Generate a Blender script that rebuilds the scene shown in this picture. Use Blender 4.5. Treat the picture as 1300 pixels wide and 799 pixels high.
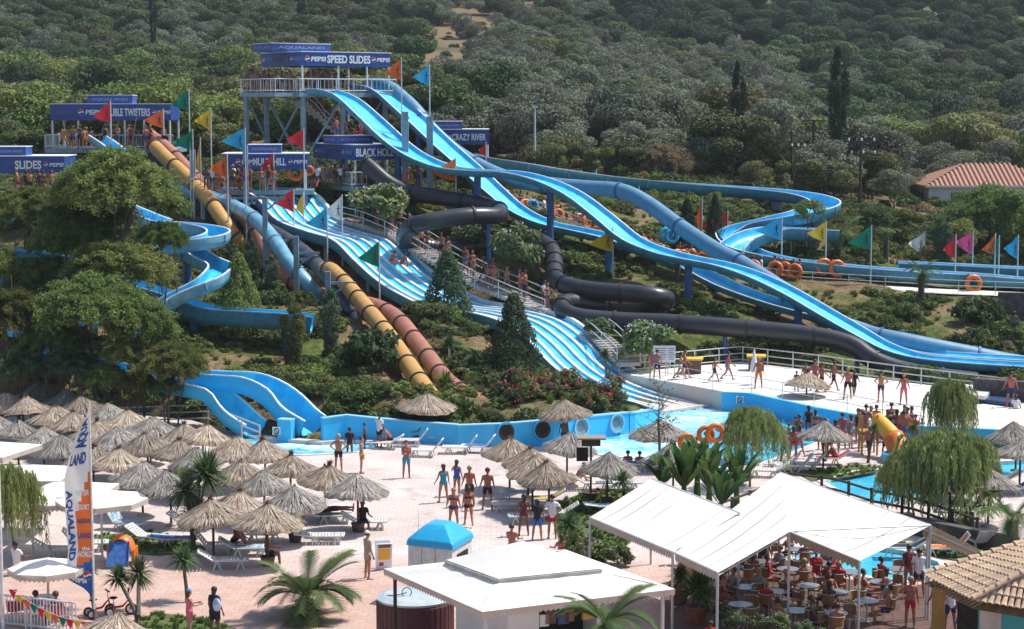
import bpy, bmesh, math, random
import numpy as np
from mathutils import Vector, Matrix
from mathutils.geometry import tessellate_polygon
R = math.radians
scene = bpy.context.scene
C = scene.collection
for o in list(bpy.data.objects): bpy.data.objects.remove(o)

# ---------------------------------------------------------------- camera
F = 2440.0; CAM = Vector((0, 0, 17.0)); PITCH = math.atan(264.5 / F)
cd = bpy.data.cameras.new("camera"); cam = bpy.data.objects.new("camera", cd); C.objects.link(cam)
cam.location = CAM; cam.rotation_euler = (R(90) - PITCH, 0, 0)
cd.sensor_width = 36; cd.lens = 36 * F / 1300; cd.clip_start = 1; cd.clip_end = 5000
scene.camera = cam
# ---------------------------------------------------------------- sky, sun, exposure
SUN = Vector((0.62, 0.24, 1.02)).normalized()
w = bpy.data.worlds.new("World"); scene.world = w; w.use_nodes = True
nt = w.node_tree; nt.nodes.clear()
sky = nt.nodes.new("ShaderNodeTexSky"); sky.sky_type = 'NISHITA'; sky.sun_disc = False
sky.sun_elevation = math.asin(SUN.z); sky.sun_rotation = math.atan2(SUN.x, SUN.y); sky.air_density = 1.0; sky.dust_density = 1.5
bg = nt.nodes.new("ShaderNodeBackground"); bg.inputs[1].default_value = 0.14
wo = nt.nodes.new("ShaderNodeOutputWorld"); nt.links.new(sky.outputs[0], bg.inputs[0]); nt.links.new(bg.outputs[0], wo.inputs[0])
sl = bpy.data.lights.new("sun", 'SUN'); sl.energy = 4.6; sl.angle = R(0.5); sl.color = (1, .955, .88)
so = bpy.data.objects.new("sun", sl); C.objects.link(so); so.rotation_euler = SUN.to_track_quat('Z', 'Y').to_euler(); so.location = (60, 60, 120)
scene.view_settings.view_transform = 'Standard'; scene.view_settings.look = 'None'
scene.view_settings.exposure = 0.24; scene.view_settings.gamma = 1
scene.cycles.max_bounces = 5; scene.cycles.diffuse_bounces = 2; scene.cycles.transparent_max_bounces = 6

# ---------------------------------------------------------------- pixel (of the 1300x799 photo) -> world
_fw = Vector((0, math.cos(PITCH), -math.sin(PITCH))); _up = Vector((0, math.sin(PITCH), math.cos(PITCH)))
def ray(px, py): return _fw + Vector((1, 0, 0)) * ((px - 650) / F) + _up * (-(py - 399.5) / F)
def W(px, py, D): d = ray(px, py); return CAM + d * (D / d.y)          # at depth D
def G(px, py, z=0.0): d = ray(px, py); return CAM + d * ((z - CAM.z) / d.z)  # on height z
def pix(p):
    v = Vector(p) - CAM; f = v.dot(_fw); return 650 + v.x / f * F, 399.5 - v.dot(_up) / f * F

# ---------------------------------------------------------------- objects
def tag(o, label=None, cat=None, group=None, kind=None):
    if label: o['label'] = label
    if cat: o['category'] = cat
    if group: o['group'] = group
    if kind: o['kind'] = kind
    return o
def empty(name, loc=(0, 0, 0), rz=0.0, label=None, cat=None, group=None):
    o = bpy.data.objects.new(name, None); C.objects.link(o); o.location = loc; o.rotation_euler = (0, 0, rz)
    o.empty_display_size = .1
    return tag(o, label, cat, group)
def link(name, me, parent=None, mats=None, loc=None, rot=None, sc=None):
    o = bpy.data.objects.new(name, me); C.objects.link(o)
    if parent: o.parent = parent
    if mats is not None:
        if not isinstance(mats, (list, tuple)): mats = [mats]
        if len(me.materials) == 0:
            for m in mats: me.materials.append(m)
        for i, m in enumerate(mats):
            if me.materials[i] is not m:
                o.material_slots[i].link = 'OBJECT'; o.material_slots[i].material = m
    if loc is not None: o.location = loc
    if rot is not None: o.rotation_euler = rot
    if sc is not None: o.scale = sc if hasattr(sc, '__len__') else (sc, sc, sc)
    return o
def kids(o): return [c for c in o.children]
def copy_tree(o, parent=None):
    c = o.copy(); C.objects.link(c); c.parent = parent
    for ch in TREE.get(o.name, []) or o.children:
        copy_tree(ch, c)
    return c
TREE = {}

class MB:
    """collects faces; build() makes one mesh"""
    def __init__(s): s.v = []; s.f = []; s.m = []; s.mi = 0
    def add(s, vs, fs):
        n = len(s.v); s.v.extend([tuple(v) for v in vs]); s.f.extend([tuple(i + n for i in f) for f in fs]); s.m.extend([s.mi] * len(fs)); return s
    def box(s, c, d, rz=0.0, M=None):
        x, y, z = d[0] / 2, d[1] / 2, d[2] / 2
        vs = [Vector((a, b, e)) for a in (-x, x) for b in (-y, y) for e in (-z, z)]
        rot = M if M is not None else Matrix.Rotation(rz, 3, 'Z')
        vs = [rot @ v + Vector(c) for v in vs]
        return s.add(vs, [(0, 1, 3, 2), (4, 6, 7, 5), (0, 4, 5, 1), (2, 3, 7, 6), (0, 2, 6, 4), (1, 5, 7, 3)])
    def bar(s, a, b, r, n=6, r2=None, cap=True):
        a = Vector(a); b = Vector(b); r2 = r if r2 is None else r2
        t = (b - a)
        if t.length < 1e-6: return s
        q = t.to_track_quat('Z', 'Y').to_matrix()
        vs = []
        for p, rr in ((a, r), (b, r2)):
            for i in range(n):
                an = 2 * math.pi * (i + .5) / n; vs.append(p + q @ Vector((math.cos(an) * rr, math.sin(an) * rr, 0)))
        fs = [(i, (i + 1) % n, n + (i + 1) % n, n + i) for i in range(n)]
        if cap: fs += [tuple(range(n))[::-1], tuple(range(n, 2 * n))]
        return s.add(vs, fs)
    def path(s, pts, r, n=6):
        P = [Vector(p) for p in pts]
        rr = r if hasattr(r, '__len__') else [r] * len(P)
        vs = []
        for i, p in enumerate(P):
            t = (P[min(i + 1, len(P) - 1)] - P[max(i - 1, 0)])
            q = t.to_track_quat('Z', 'Y').to_matrix()
            for k in range(n):
                an = 2 * math.pi * k / n; vs.append(p + q @ Vector((math.cos(an) * rr[i], math.sin(an) * rr[i], 0)))
        fs = []
        for i in range(len(P) - 1):
            for k in range(n):
                fs.append((i * n + k, i * n + (k + 1) % n, (i + 1) * n + (k + 1) % n, (i + 1) * n + k))
        fs += [tuple(range(n))[::-1], tuple(range((len(P) - 1) * n, len(P) * n))]
        return s.add(vs, fs)
    def lathe(s, prof, c=(0, 0, 0), n=16, jit=None):
        c = Vector(c); vs = []
        for (r, z) in prof:
            for k in range(n):
                an = 2 * math.pi * k / n; vs.append(c + Vector((math.cos(an) * r, math.sin(an) * r, z)))
        fs = []
        for i in range(len(prof) - 1):
            for k in range(n): fs.append((i * n + k, i * n + (k + 1) % n, (i + 1) * n + (k + 1) % n, (i + 1) * n + k))
        if prof[0][0] > 1e-4: fs.append(tuple(range(n))[::-1])
        if prof[-1][0] > 1e-4: fs.append(tuple(range((len(prof) - 1) * n, len(prof) * n)))
        return s.add(vs, fs)
    def ball(s, c, r, n=8, m=6):
        rr = r if hasattr(r, '__len__') else (r, r, r)
        vs = []; c = Vector(c)
        for i in range(m + 1):
            ph = math.pi * i / m
            for k in range(n):
                an = 2 * math.pi * k / n
                vs.append(c + Vector((math.sin(ph) * math.cos(an) * rr[0], math.sin(ph) * math.sin(an) * rr[1], math.cos(ph) * rr[2])))
        fs = [(i * n + k, (i + 1) * n + k, (i + 1) * n + (k + 1) % n, i * n + (k + 1) % n) for i in range(m) for k in range(n)]
        return s.add(vs, fs)
    def torus(s, c, R_, r, n=16, m=8, M=None):
        c = Vector(c); M = M or Matrix.Identity(3); vs = []
        for i in range(n):
            a = 2 * math.pi * i / n
            for k in range(m):
                b = 2 * math.pi * k / m
                vs.append(c + M @ Vector(((R_ + r * math.cos(b)) * math.cos(a), (R_ + r * math.cos(b)) * math.sin(a), r * math.sin(b))))
        return s.add(vs, [(i * m + k, ((i + 1) % n) * m + k, ((i + 1) % n) * m + (k + 1) % m, i * m + (k + 1) % m) for i in range(n) for k in range(m)])
    def mesh(s, name, smooth=False):
        me = bpy.data.meshes.new(name); me.from_pydata([tuple(v) for v in s.v], [], s.f)
        if any(s.m): me.polygons.foreach_set('material_index', s.m)
        if smooth: me.polygons.foreach_set('use_smooth', [True] * len(s.f))
        me.update(); return me
    def build(s, name, mats, parent=None, smooth=False, **k): return link(name, s.mesh(name, smooth), parent, mats, **k)

def catmull(P, n=8):
    P = [Vector(p) for p in P]; Q = [P[0] * 2 - P[1]] + P + [P[-1] * 2 - P[-2]]; out = []
    for i in range(1, len(Q) - 2):
        a, b, c, d = Q[i - 1:i + 3]
        for k in range(n):
            t = k / n
            out.append(.5 * ((2 * b) + (c - a) * t + (2 * a - 5 * b + 4 * c - d) * t * t + (3 * b - a - 3 * c + d) * t ** 3))
    out.append(P[-1]); return out
def resample(P, step):
    L = [0]
    for a, b in zip(P, P[1:]): L.append(L[-1] + (b - a).length)
    n = max(2, int(L[-1] / step) + 1); out = []; j = 0
    for i in range(n):
        t = L[-1] * i / (n - 1)
        while j < len(L) - 2 and L[j + 1] < t: j += 1
        u = (t - L[j]) / max(1e-9, L[j + 1] - L[j]); out.append(P[j].lerp(P[j + 1], min(1, u)))
    return out
def frames(P):
    out = []
    for i, p in enumerate(P):
        t = (P[min(i + 1, len(P) - 1)] - P[max(i - 1, 0)]).normalized()
        r = t.cross(Vector((0, 0, 1)))
        r = r.normalized() if r.length > 1e-3 else (out[-1][1] if out else Vector((1, 0, 0)))
        out.append((t, r, r.cross(t)))
    return out
def sweep(mb, P, prof, closed=True, bank=None, cap=True):
    fr = frames(P); n = len(prof); vs = []
    for i, (p, (t, r, u)) in enumerate(zip(P, fr)):
        if bank:
            b = bank[i] if hasattr(bank, '__len__') else bank
            q = Matrix.Rotation(b, 3, t); r = q @ r; u = q @ u
        for (a, b_) in prof: vs.append(p + r * a + u * b_)
    m = n if closed else n - 1
    fs = [(i * n + k, (i + 1) * n + k, (i + 1) * n + (k + 1) % n, i * n + (k + 1) % n) for i in range(len(P) - 1) for k in range(m)]
    if closed and cap: fs += [tuple(range(n)), tuple(range((len(P) - 1) * n, len(P) * n))[::-1]]
    return mb.add(vs, fs)

# ---------------------------------------------------------------- materials
MATS = {}
def mat(name, col, rough=.6, col2=None, nscale=3.0, mix=(.4, .6), bump=0.0, bscale=20.0, objvar=0.0, metal=0.0, detail=4, spec=.5, stretch=None, trans=0.0, coat=0.0, hue=0.0):
    if name in MATS: return MATS[name]
    m = bpy.data.materials.new(name); m.use_nodes = True; MATS[name] = m
    t = m.node_tree; N = t.nodes; L = t.links; b = N['Principled BSDF']; out = N['Material Output']
    b.inputs['Roughness'].default_value = rough; b.inputs['Metallic'].default_value = metal
    b.inputs['Specular IOR Level'].default_value = spec; b.inputs['Coat Weight'].default_value = coat
    tc = N.new('ShaderNodeTexCoord'); src = tc.outputs['Object']
    if stretch:
        mp = N.new('ShaderNodeMapping'); mp.inputs['Scale'].default_value = stretch; L.new(src, mp.inputs[0]); src = mp.outputs[0]
    c = None
    if col2 is not None:
        nz = N.new('ShaderNodeTexNoise'); nz.inputs['Scale'].default_value = nscale; nz.inputs['Detail'].default_value = detail; L.new(src, nz.inputs[0])
        mr = N.new('ShaderNodeMapRange'); mr.inputs[1].default_value = mix[0]; mr.inputs[2].default_value = mix[1]; L.new(nz.outputs[0], mr.inputs[0])
        mx = N.new('ShaderNodeMix'); mx.data_type = 'RGBA'; L.new(mr.outputs[0], mx.inputs[0]); mx.inputs[6].default_value = (*col, 1); mx.inputs[7].default_value = (*col2, 1); c = mx.outputs[2]
    if objvar or hue:
        oi = N.new('ShaderNodeObjectInfo'); h = N.new('ShaderNodeHueSaturation')
        m1 = N.new('ShaderNodeMapRange'); L.new(oi.outputs['Random'], m1.inputs[0]); m1.inputs[3].default_value = 1 - objvar; m1.inputs[4].default_value = 1 + objvar; L.new(m1.outputs[0], h.inputs['Value'])
        m2 = N.new('ShaderNodeMath'); m2.operation = 'MULTIPLY'; m2.inputs[1].default_value = 7.13; L.new(oi.outputs['Random'], m2.inputs[0])
        m3 = N.new('ShaderNodeMath'); m3.operation = 'FRACT'; L.new(m2.outputs[0], m3.inputs[0])
        m4 = N.new('ShaderNodeMapRange'); L.new(m3.outputs[0], m4.inputs[0]); m4.inputs[3].default_value = .5 - hue; m4.inputs[4].default_value = .5 + hue; L.new(m4.outputs[0], h.inputs['Hue'])
        if c is not None: L.new(c, h.inputs['Color'])
        else: h.inputs['Color'].default_value = (*col, 1)
        c = h.outputs[0]
    if c is not None: L.new(c, b.inputs['Base Color'])
    else: b.inputs['Base Color'].default_value = (*col, 1)
    if bump:
        n2 = N.new('ShaderNodeTexNoise'); n2.inputs['Scale'].default_value = bscale; n2.inputs['Detail'].default_value = 3; L.new(src, n2.inputs[0])
        bp = N.new('ShaderNodeBump'); bp.inputs['Strength'].default_value = bump; bp.inputs['Distance'].default_value = .05; L.new(n2.outputs[0], bp.inputs['Height']); L.new(bp.outputs[0], b.inputs['Normal'])
    if trans:
        tr = N.new('ShaderNodeBsdfTranslucent'); ms = N.new('ShaderNodeMixShader'); ms.inputs[0].default_value = trans
        if c is not None: L.new(c, tr.inputs[0])
        else: tr.inputs[0].default_value = (*col, 1)
        L.new(b.outputs[0], ms.inputs[1]); L.new(tr.outputs[0], ms.inputs[2]); L.new(ms.outputs[0], out.inputs[0])
    return m
M = lambda n: MATS[n]
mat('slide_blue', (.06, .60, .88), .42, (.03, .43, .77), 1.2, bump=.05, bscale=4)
mat('slide_side_shaded', (.06, .26, .38), .55, (.045, .20, .31), 2.5, objvar=.1)  # outer sides of the blue slides, their shade put into a darker tone
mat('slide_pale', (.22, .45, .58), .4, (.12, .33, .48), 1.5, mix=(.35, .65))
mat('slide_white', (.78, .80, .82), .4, (.62, .68, .72), 2.0)
mat('tube_black', (.034, .037, .047), .36, (.022, .025, .032), 1.5, mix=(.3, .7))
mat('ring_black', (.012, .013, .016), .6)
mat('tube_yellow', (.56, .32, .09), .5, (.46, .25, .07), 1.5, mix=(.3, .7))
mat('tube_pink', (.42, .18, .12), .5, (.34, .135, .09), 1.5, mix=(.3, .7))
mat('tube_blue', (.10, .27, .42), .5, (.08, .2, .33), 1.5, mix=(.3, .7))
mat('tube_grey', (.06, .075, .10), .5, (.04, .05, .07), 1.5)
mat('ring_brown', (.06, .035, .03), .6)
mat('steel_blue', (.22, .33, .42), .5, (.17, .26, .34), 2)
mat('steel_deep', (.03, .12, .30), .5, (.025, .09, .24), 2)
mat('white_paint', (.72, .73, .72), .5, (.6, .61, .6), 5)
mat('white_rail', (.62, .64, .65), .5, (.5, .52, .54), 5)
mat('sign_blue', (.018, .07, .30), .45, (.014, .055, .25), 1)
mat('sign_navy', (.02, .045, .13), .5)
mat('sign_red', (.5, .03, .03), .5)
mat('letter_white', (.75, .78, .82), .5)
mat('letter_pale', (.16, .24, .48), .5)
mat('letter_dull', (.12, .13, .28), .5)
mat('wall_blue', (.04, .50, .88), .55, (.035, .44, .8), .8, bump=.04, bscale=6)
mat('wall_cap', (.25, .55, .75), .6)
mat('water_deep', (.02, .30, .52), .08)
mat('straw_tan', (.335, .265, .205), .9, (.27, .20, .145), 9, mix=(.3, .6), bump=.4, bscale=30, objvar=.3, hue=.008)
mat('straw_grey', (.26, .235, .21), .9, (.20, .175, .15), 9, mix=(.35, .62), bump=.4, bscale=30, objvar=.15)
mat('tuft', (.17, .09, .05), .9, (.10, .055, .035), 12)
mat('pole_wood', (.06, .035, .025), .7)
mat('pole_white', (.6, .6, .6), .5)
mat('plastic_white', (.72, .72, .7), .4, (.6, .6, .58), 4)
mat('pot', (.12, .07, .06), .8, (.08, .05, .04), 5)
mat('terracotta', (.28, .08, .05), .7, (.2, .06, .04), 5)
mat('towel_blue', (.03, .10, .34), .9, (.05, .16, .42), 6)
mat('towel_pattern', (.12, .35, .5), .9, (.5, .55, .6), 8, mix=(.48, .52))
mat('towel_red', (.5, .04, .06), .9, (.4, .03, .04), 6)
mat('bag', (.12, .22, .16), .8)
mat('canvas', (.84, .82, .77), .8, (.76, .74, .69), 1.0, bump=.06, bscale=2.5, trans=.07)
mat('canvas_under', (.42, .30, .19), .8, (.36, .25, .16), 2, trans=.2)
mat('rubber_orange', (.72, .19, .03), .4, (.62, .15, .02), 3, objvar=.12)
mat('dark', (.012, .012, .014), .8)
mat('wood_dark', (.05, .035, .03), .75, (.03, .022, .02), 6)
mat('wood_brown', (.2, .11, .05), .7, (.14, .075, .035), 5)
mat('timber_yellow', (.42, .24, .06), .6, (.36, .2, .05), 4)
mat('concrete', (.45, .42, .38), .9, (.36, .33, .30), 2, bump=.2)
mat('stone_wall', (.12, .10, .10), .9, (.07, .06, .06), 3, bump=.5, bscale=6)
mat('roof_tile', (.62, .47, .33), .8, (.48, .33, .22), 6, objvar=.22, hue=.015)
mat('roof_red', (.46, .25, .18), .8, (.38, .19, .13), 4, objvar=.12)
mat('plaster', (.62, .63, .64), .8, (.55, .56, .57), 1)
mat('window_dark', (.02, .03, .045), .15)
mat('maroon', (.09, .025, .03), .5, (.07, .02, .025), 3)
mat('bark', (.11, .085, .065), .9, (.07, .055, .045), 8, bump=.4)
mat('bark_pale', (.2, .17, .14), .9, (.12, .1, .085), 8, bump=.4)
mat('power_wood', (.05, .04, .035), .9)
mat('insulator', (.6, .62, .62), .3)
mat('metal_pole', (.5, .52, .54), .4, metal=.3)
mat('rattan', (.30, .16, .06), .6, (.24, .12, .045), 20)
mat('alu', (.55, .55, .56), .35, metal=.6)
mat('glass_top', (.17, .18, .19), .25)
# ---------------------------------------------------------------- slide centre lines (needed by the ground too)
def WP(L, n=8, step=.7): return resample(catmull([W(*q) for q in L], n), step)
PA = WP([(392, 119, 149), (415, 119, 148.3), (440, 129, 147.5), (470, 155, 146), (505, 187, 144), (535, 206, 142.5), (570, 218, 141), (610, 222, 139.5), (650, 224, 138), (690, 234, 136.5), (728, 252, 135), (765, 280, 133.5), (800, 308, 132), (838, 324, 130.5), (875, 333, 129), (915, 341, 127.8), (955, 354, 126.5), (1000, 375, 125), (1045, 401, 123.5), (1090, 427, 122), (1125, 446, 121), (1165, 458, 120), (1215, 464, 119.5), (1290, 469, 119), (1360, 473, 118.5)])
PB = WP([(455, 112, 153), (478, 116, 152), (500, 131, 151), (525, 153, 149.5), (560, 186, 147.5), (595, 217, 145.5), (625, 245, 143.8), (655, 270, 142.4), (690, 287, 141), (730, 296, 139.6), (770, 305, 138), (810, 318, 136.5), (850, 333, 135), (890, 351, 133.5), (930, 370, 131.5), (975, 386, 129.5), (1020, 399, 127.5), (1065, 412, 126), (1110, 428, 124.5), (1150, 445, 123), (1200, 455, 122), (1290, 461, 121.5), (1360, 465, 121)])
PC = WP([(468, 109, 154.5), (490, 110, 153.5), (510, 124, 152.5), (527, 140, 151.5), (545, 162, 150.5), (575, 190, 149), (610, 212, 147.5), (650, 228, 146), (700, 235, 144.5), (745, 239, 143), (790, 243, 141.5), (824, 260, 140), (863, 288, 137.5), (909, 318, 134.5), (940, 334, 132.8), (1000, 372, 129.5), (1060, 408, 126.5), (1110, 426, 124.8), (1150, 434, 124), (1210, 446, 123.6), (1300, 463, 123.2), (1380, 475, 122.8)])
LE = [(317, 250, 140.4), (330, 259, 139.4), (352, 284, 137.6), (390, 299, 135.2), (424, 310, 133), (450, 335, 131), (479, 361, 129.3), (508, 379, 127.4), (544, 395, 125), (595, 402, 122), (639, 415, 119), (671, 438, 116.8), (694, 462, 115), (715, 480, 113.5), (745, 497, 111.8), (780, 510, 109.8), (812, 519, 108), (838, 528, 106.2)]
LP = resample(catmull([W(*q) for q in LE], 8), .6)
PD = WP([(464, 208, 142), (476, 218, 141.6), (492, 232, 141.2), (514, 243, 141), (545, 249, 140.6), (585, 255, 139.8), (615, 261, 138.2), (634, 268, 136.2), (630, 274, 134.4), (600, 274, 133), (565, 278, 132.4), (538, 283, 132), (520, 289, 132.6), (516, 306, 134.6), (560, 316, 136), (610, 312, 136), (648, 302, 134.6), (678, 304, 133), (700, 318, 131.5), (704, 338, 129.5), (704, 352, 127.8), (716, 362, 126.4), (750, 369, 125.4), (800, 373, 124.6), (832, 376, 124.2), (846, 380, 125.2), (835, 386, 126.4), (800, 389, 126.4), (745, 386, 125.6), (718, 384, 124.6), (714, 394, 123.2), (735, 403, 122.6), (790, 408, 122.2), (840, 410, 121.8), (900, 414, 121.2), (960, 419, 120.6), (1020, 425, 120), (1065, 433, 119.4), (1092, 444, 118.8), (1106, 456, 118.2), (1140, 469, 117.6), (1185, 478, 117), (1240, 485, 116.5)], 8, .7)
PY = WP([(196, 186, 146), (210, 200, 144.5), (236, 224, 142), (262, 250, 139.5), (280, 275, 137), (298, 300, 136), (318, 322, 136.5), (350, 345, 135.5), (390, 351, 131.5), (415, 342, 127.5), (430, 352, 125), (450, 374, 121.5), (480, 410, 115.5), (505, 444, 110), (524, 472, 106), (540, 495, 102.5), (556, 512, 100.5), (600, 532, 99.8), (641, 547, 99.4)])
PP = WP([(190, 172, 149), (215, 192, 147.5), (250, 228, 144.5), (275, 247, 142), (300, 266, 138.5), (322, 290, 136.6), (338, 322, 135), (358, 348, 132.5), (400, 372, 129), (440, 382, 125), (478, 390, 121), (505, 406, 117), (528, 434, 112), (545, 456, 109), (558, 474, 106), (578, 494, 103), (630, 524, 100.5), (687, 544, 99.8)])
PU = WP([(135, 183, 150), (160, 200, 148.5), (190, 222, 146), (225, 238, 143), (265, 250, 140.5), (300, 264, 138), (325, 280, 134.5), (348, 305, 131.5), (368, 335, 128.8), (392, 362, 127.5), (420, 392, 127.5), (470, 408, 122), (530, 430, 118), (590, 455, 114.5), (650, 495, 109), (700, 520, 104), (735, 541, 99.9)])
PK = WP([(170, 176, 152), (185, 188, 151), (210, 208, 149), (240, 232, 146.5), (290, 262, 142.5), (335, 288, 137.5), (375, 312, 133), (402, 336, 129.2), (425, 366, 125.5), (447, 398, 122.5), (480, 436, 119), (560, 462, 116), (625, 492, 110.5), (690, 512, 106.5), (740, 528, 102.5), (780, 535, 100.4)])
PR1 = WP([(598, 207, 158), (625, 213, 158), (660, 219, 159), (700, 226, 161), (760, 234, 164), (820, 240, 166), (880, 245, 167), (950, 250, 166), (1010, 256, 162), (1042, 264, 157.5), (1046, 272, 153), (1020, 281, 150), (980, 289, 149), (945, 297, 149), (925, 306, 148.5)])
PR2 = WP([(925, 305, 150), (930, 316, 146.5), (950, 328, 143), (990, 338, 141.5), (1040, 345, 141), (1100, 351, 140.6), (1170, 356, 140.4), (1240, 360, 140.2), (1310, 366, 140), (1380, 372, 140)])
PR3 = WP([(1140, 345, 147), (1190, 347, 146.5), (1250, 350, 146), (1310, 353, 145.5), (1380, 356, 145)])
PR4 = WP([(1052, 305, 148), (1020, 304, 147), (985, 303, 146), (955, 310, 144.5), (935, 322, 143.5), (928, 334, 143)])
def helix(c, r, z0, z1, a0, turns, n=60):
    return [Vector((c.x + r * math.cos(a0 + 2 * math.pi * turns * i / n), c.y + r * math.sin(a0 + 2 * math.pi * turns * i / n), z0 + (z1 - z0) * i / n)) for i in range(n + 1)]
cH = W(238, 300, 118)
H1 = [W(150, 270, 126), W(185, 285, 122)] + helix(cH, 1.9, 9.3, 7.6, R(150), -1.15, 26) + [W(262, 340, 117.6), W(280, 350, 115.3), W(266, 366, 113.4), W(232, 382, 112.5), W(205, 398, 112), W(180, 425, 111)]
cL = W(72, 425, 108)
H2 = [W(20, 400, 112), W(50, 400, 110.5)] + helix(cL, 2.1, 5.1, 4.1, R(110), -.85, 22) + [W(75, 452, 104.6), W(105, 466, 104), W(150, 476, 103), W(185, 487, 102), W(225, 497, 101.2), W(250, 502, 100.5), W(268, 508, 100.3), W(285, 522, 99.9), W(306, 542, 99), W(320, 552, 98.6)]
Pc = resample(catmull(H2, 3), .5)
cq = [(180, 470, 104.5), (230, 482, 103), (280, 492, 101.5), (315, 497, 100.9), (340, 508, 100.4), (358, 522, 99.9), (377, 541, 99), (392, 552, 98.6)]
Pc2 = WP(cq, 8, .5)
H1P = resample(catmull(H1, 3), .5)
PB1 = WP([(150, 372, 116), (205, 388, 114.5), (262, 408, 113.5), (320, 413, 113), (368, 416, 113), (395, 420, 113)])
PB2 = WP([(-60, 328, 112), (0, 334, 112), (60, 340, 112.4), (110, 350, 113.5), (150, 366, 115)])
# ground is kept this far below every slide: (path, clearance, half width)
CLEAR = [(PA, .55, 1.6), (PB, .55, 1.6), (PC, 1.0, 1.2), ([p for p in PD if not (pix(p)[0] < 645 and pix(p)[1] > 290 and p.y > 132)], 1.0, 1.2), ([p for p in PY if p.y > 102], .9, 1.0), ([p for p in PP if p.y > 104.5], .9, 1.0), ([p for p in PU if p.y > 122], .8, 1.0), ([p for p in PK if p.y > 124], .8, 1.0), (PR1, .4, 1.6), (PR2, .3, 1.3), (PR3, .3, 1.3), (PR4, .4, 1.6),
 (H1P, .5, 1.2), (Pc, .4, 1.2), (Pc2, .4, 1.2), (PB1, .5, 1.2), (PB2, .5, 1.2)] + [([p + Vector((.76, .62, 0)).normalized() * a for p in LP], .85, 1.3) for a in (0, 1.8, 3.5, 5.3)]
_ck = np.array([(p.x, p.y, p.z - c, w_) for P_, c, w_ in CLEAR for p in P_[::2]])
def carve(x, y, h):
    sh = h.shape; x = x.ravel(); y = y.ravel(); h = h.ravel().copy(); k = np.where((y > 92) & (y < 175) & (abs(x) < 60))[0]
    for i in range(0, len(k), 3000):
        q = k[i:i + 3000]; d = np.hypot(x[q, None] - _ck[None, :, 0], y[q, None] - _ck[None, :, 1])
        h[q] = np.minimum(h[q], (_ck[None, :, 2] + .9 * np.clip(d - _ck[None, :, 3], 0, None) + 50. * (d > 12)).min(1))
    return h.reshape(sh)
# ---------------------------------------------------------------- terrain heights (thin plate through control points)
CP = [(-60,470,100),(0,485,99),(100,492,98),(200,500,98),(300,505,98),(380,520,99),(450,505,99),(540,500,100),(640,520,99),(760,505,102),
 (430,455,112),(560,460,110),(330,385,124),(230,400,118),(100,380,120),(-60,360,125),(300,315,134),(200,300,136),(80,270,140),(420,330,136),
 (345,252,149),(250,250,148),(440,246,141),(500,300,136),(400,235,155),(530,270,141),(570,330,130),(620,368,126),(680,395,123),(740,440,118),(790,468,114),
 (600,420,117),(560,395,119),(700,420,117.5),
 (850,440,120),(850,400,126),(850,360,132),(800,330,138),(720,310,140),(740,360,131),(660,300,141),(640,262,150),(720,262,152),(820,300,149),(900,335,146),(960,345,144),
 (900,280,157),(1000,345,142),(1100,358,140),(1200,370,139),(1310,378,138),(1000,290,158),(1100,320,155),(1200,340,155),(1300,345,155),
 (1000,420,126),(1000,385,133),(1100,410,128),(1200,400,132),(1200,440,123),(1320,420,128),(1300,470,117),(1130,462,119),(1000,450,118),(940,450,118),(1420,430,128),(1420,370,140),
 (560,215,170),(480,200,170),(350,200,175),(700,225,175),(860,220,178),(1000,240,180),(1100,260,180),(1230,272,190),(1350,280,190),(100,230,170),(-60,230,170),
 (0,190,215),(200,180,215),(400,165,215),(600,165,215),(800,195,215),(1000,205,225),(1200,225,225),(1400,240,225),
 (0,140,270),(300,130,270),(560,118,270),(800,150,275),(1050,155,280),(1300,170,280),
 (0,95,330),(300,88,330),(560,80,330),(800,100,330),(1050,105,340),(1300,115,340),
 (0,40,410),(400,35,410),(800,45,415),(1300,55,420),(0,-30,520),(400,-30,520),(900,-30,520),(1300,-25,520),
 (-400,360,125),(-400,200,215),(-400,60,400),(1800,380,140),(1800,230,225),(1800,70,420)]
_cp = np.array([tuple(W(*c)) for c in CP])
_S = 1 / 100.0
def _tps(r2): return np.where(r2 > 1e-12, .5 * r2 * np.log(np.maximum(r2, 1e-12)), 0)
def _fit():
    P = _cp[:, :2] * _S; n = len(P)
    d2 = ((P[:, None] - P[None]) ** 2).sum(2)
    K = _tps(d2) + np.eye(n) * 2e-4
    A = np.block([[K, np.c_[np.ones(n), P]], [np.c_[np.ones(n), P].T, np.zeros((3, 3))]])
    return np.linalg.solve(A, np.r_[_cp[:, 2], 0, 0, 0])
_wt = _fit()
def rbf(x, y):
    x = np.asarray(x, float); y = np.asarray(y, float); sh = x.shape
    q = np.c_[x.ravel(), y.ravel()] * _S; P = _cp[:, :2] * _S; out = np.zeros(len(q))
    for i in range(0, len(q), 4000):
        qq = q[i:i + 4000]; d2 = ((qq[:, None] - P[None]) ** 2).sum(2)
        out[i:i + 4000] = _tps(d2) @ _wt[:-3] + _wt[-3] + qq @ _wt[-2:]
    return out.reshape(sh)
def gp(L, z=0.0): return [G(a, b, z) for a, b in L]
flat = [Vector((-220, 10, 0)), Vector((-220, 100, 0))] + gp([(-60, 532), (0, 530), (120, 522), (240, 533), (300, 549), (409, 559), (450, 557), (582, 564), (700, 562), (790, 549), (812, 520), (850, 500)]) + gp([(786, 474), (940, 459), (1130, 483), (1290, 503), (1500, 520)], .9) + [Vector((220, 95, 0)), Vector((220, 10, 0))]
flat_xy = np.array([(p.x, p.y) for p in flat])
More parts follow.
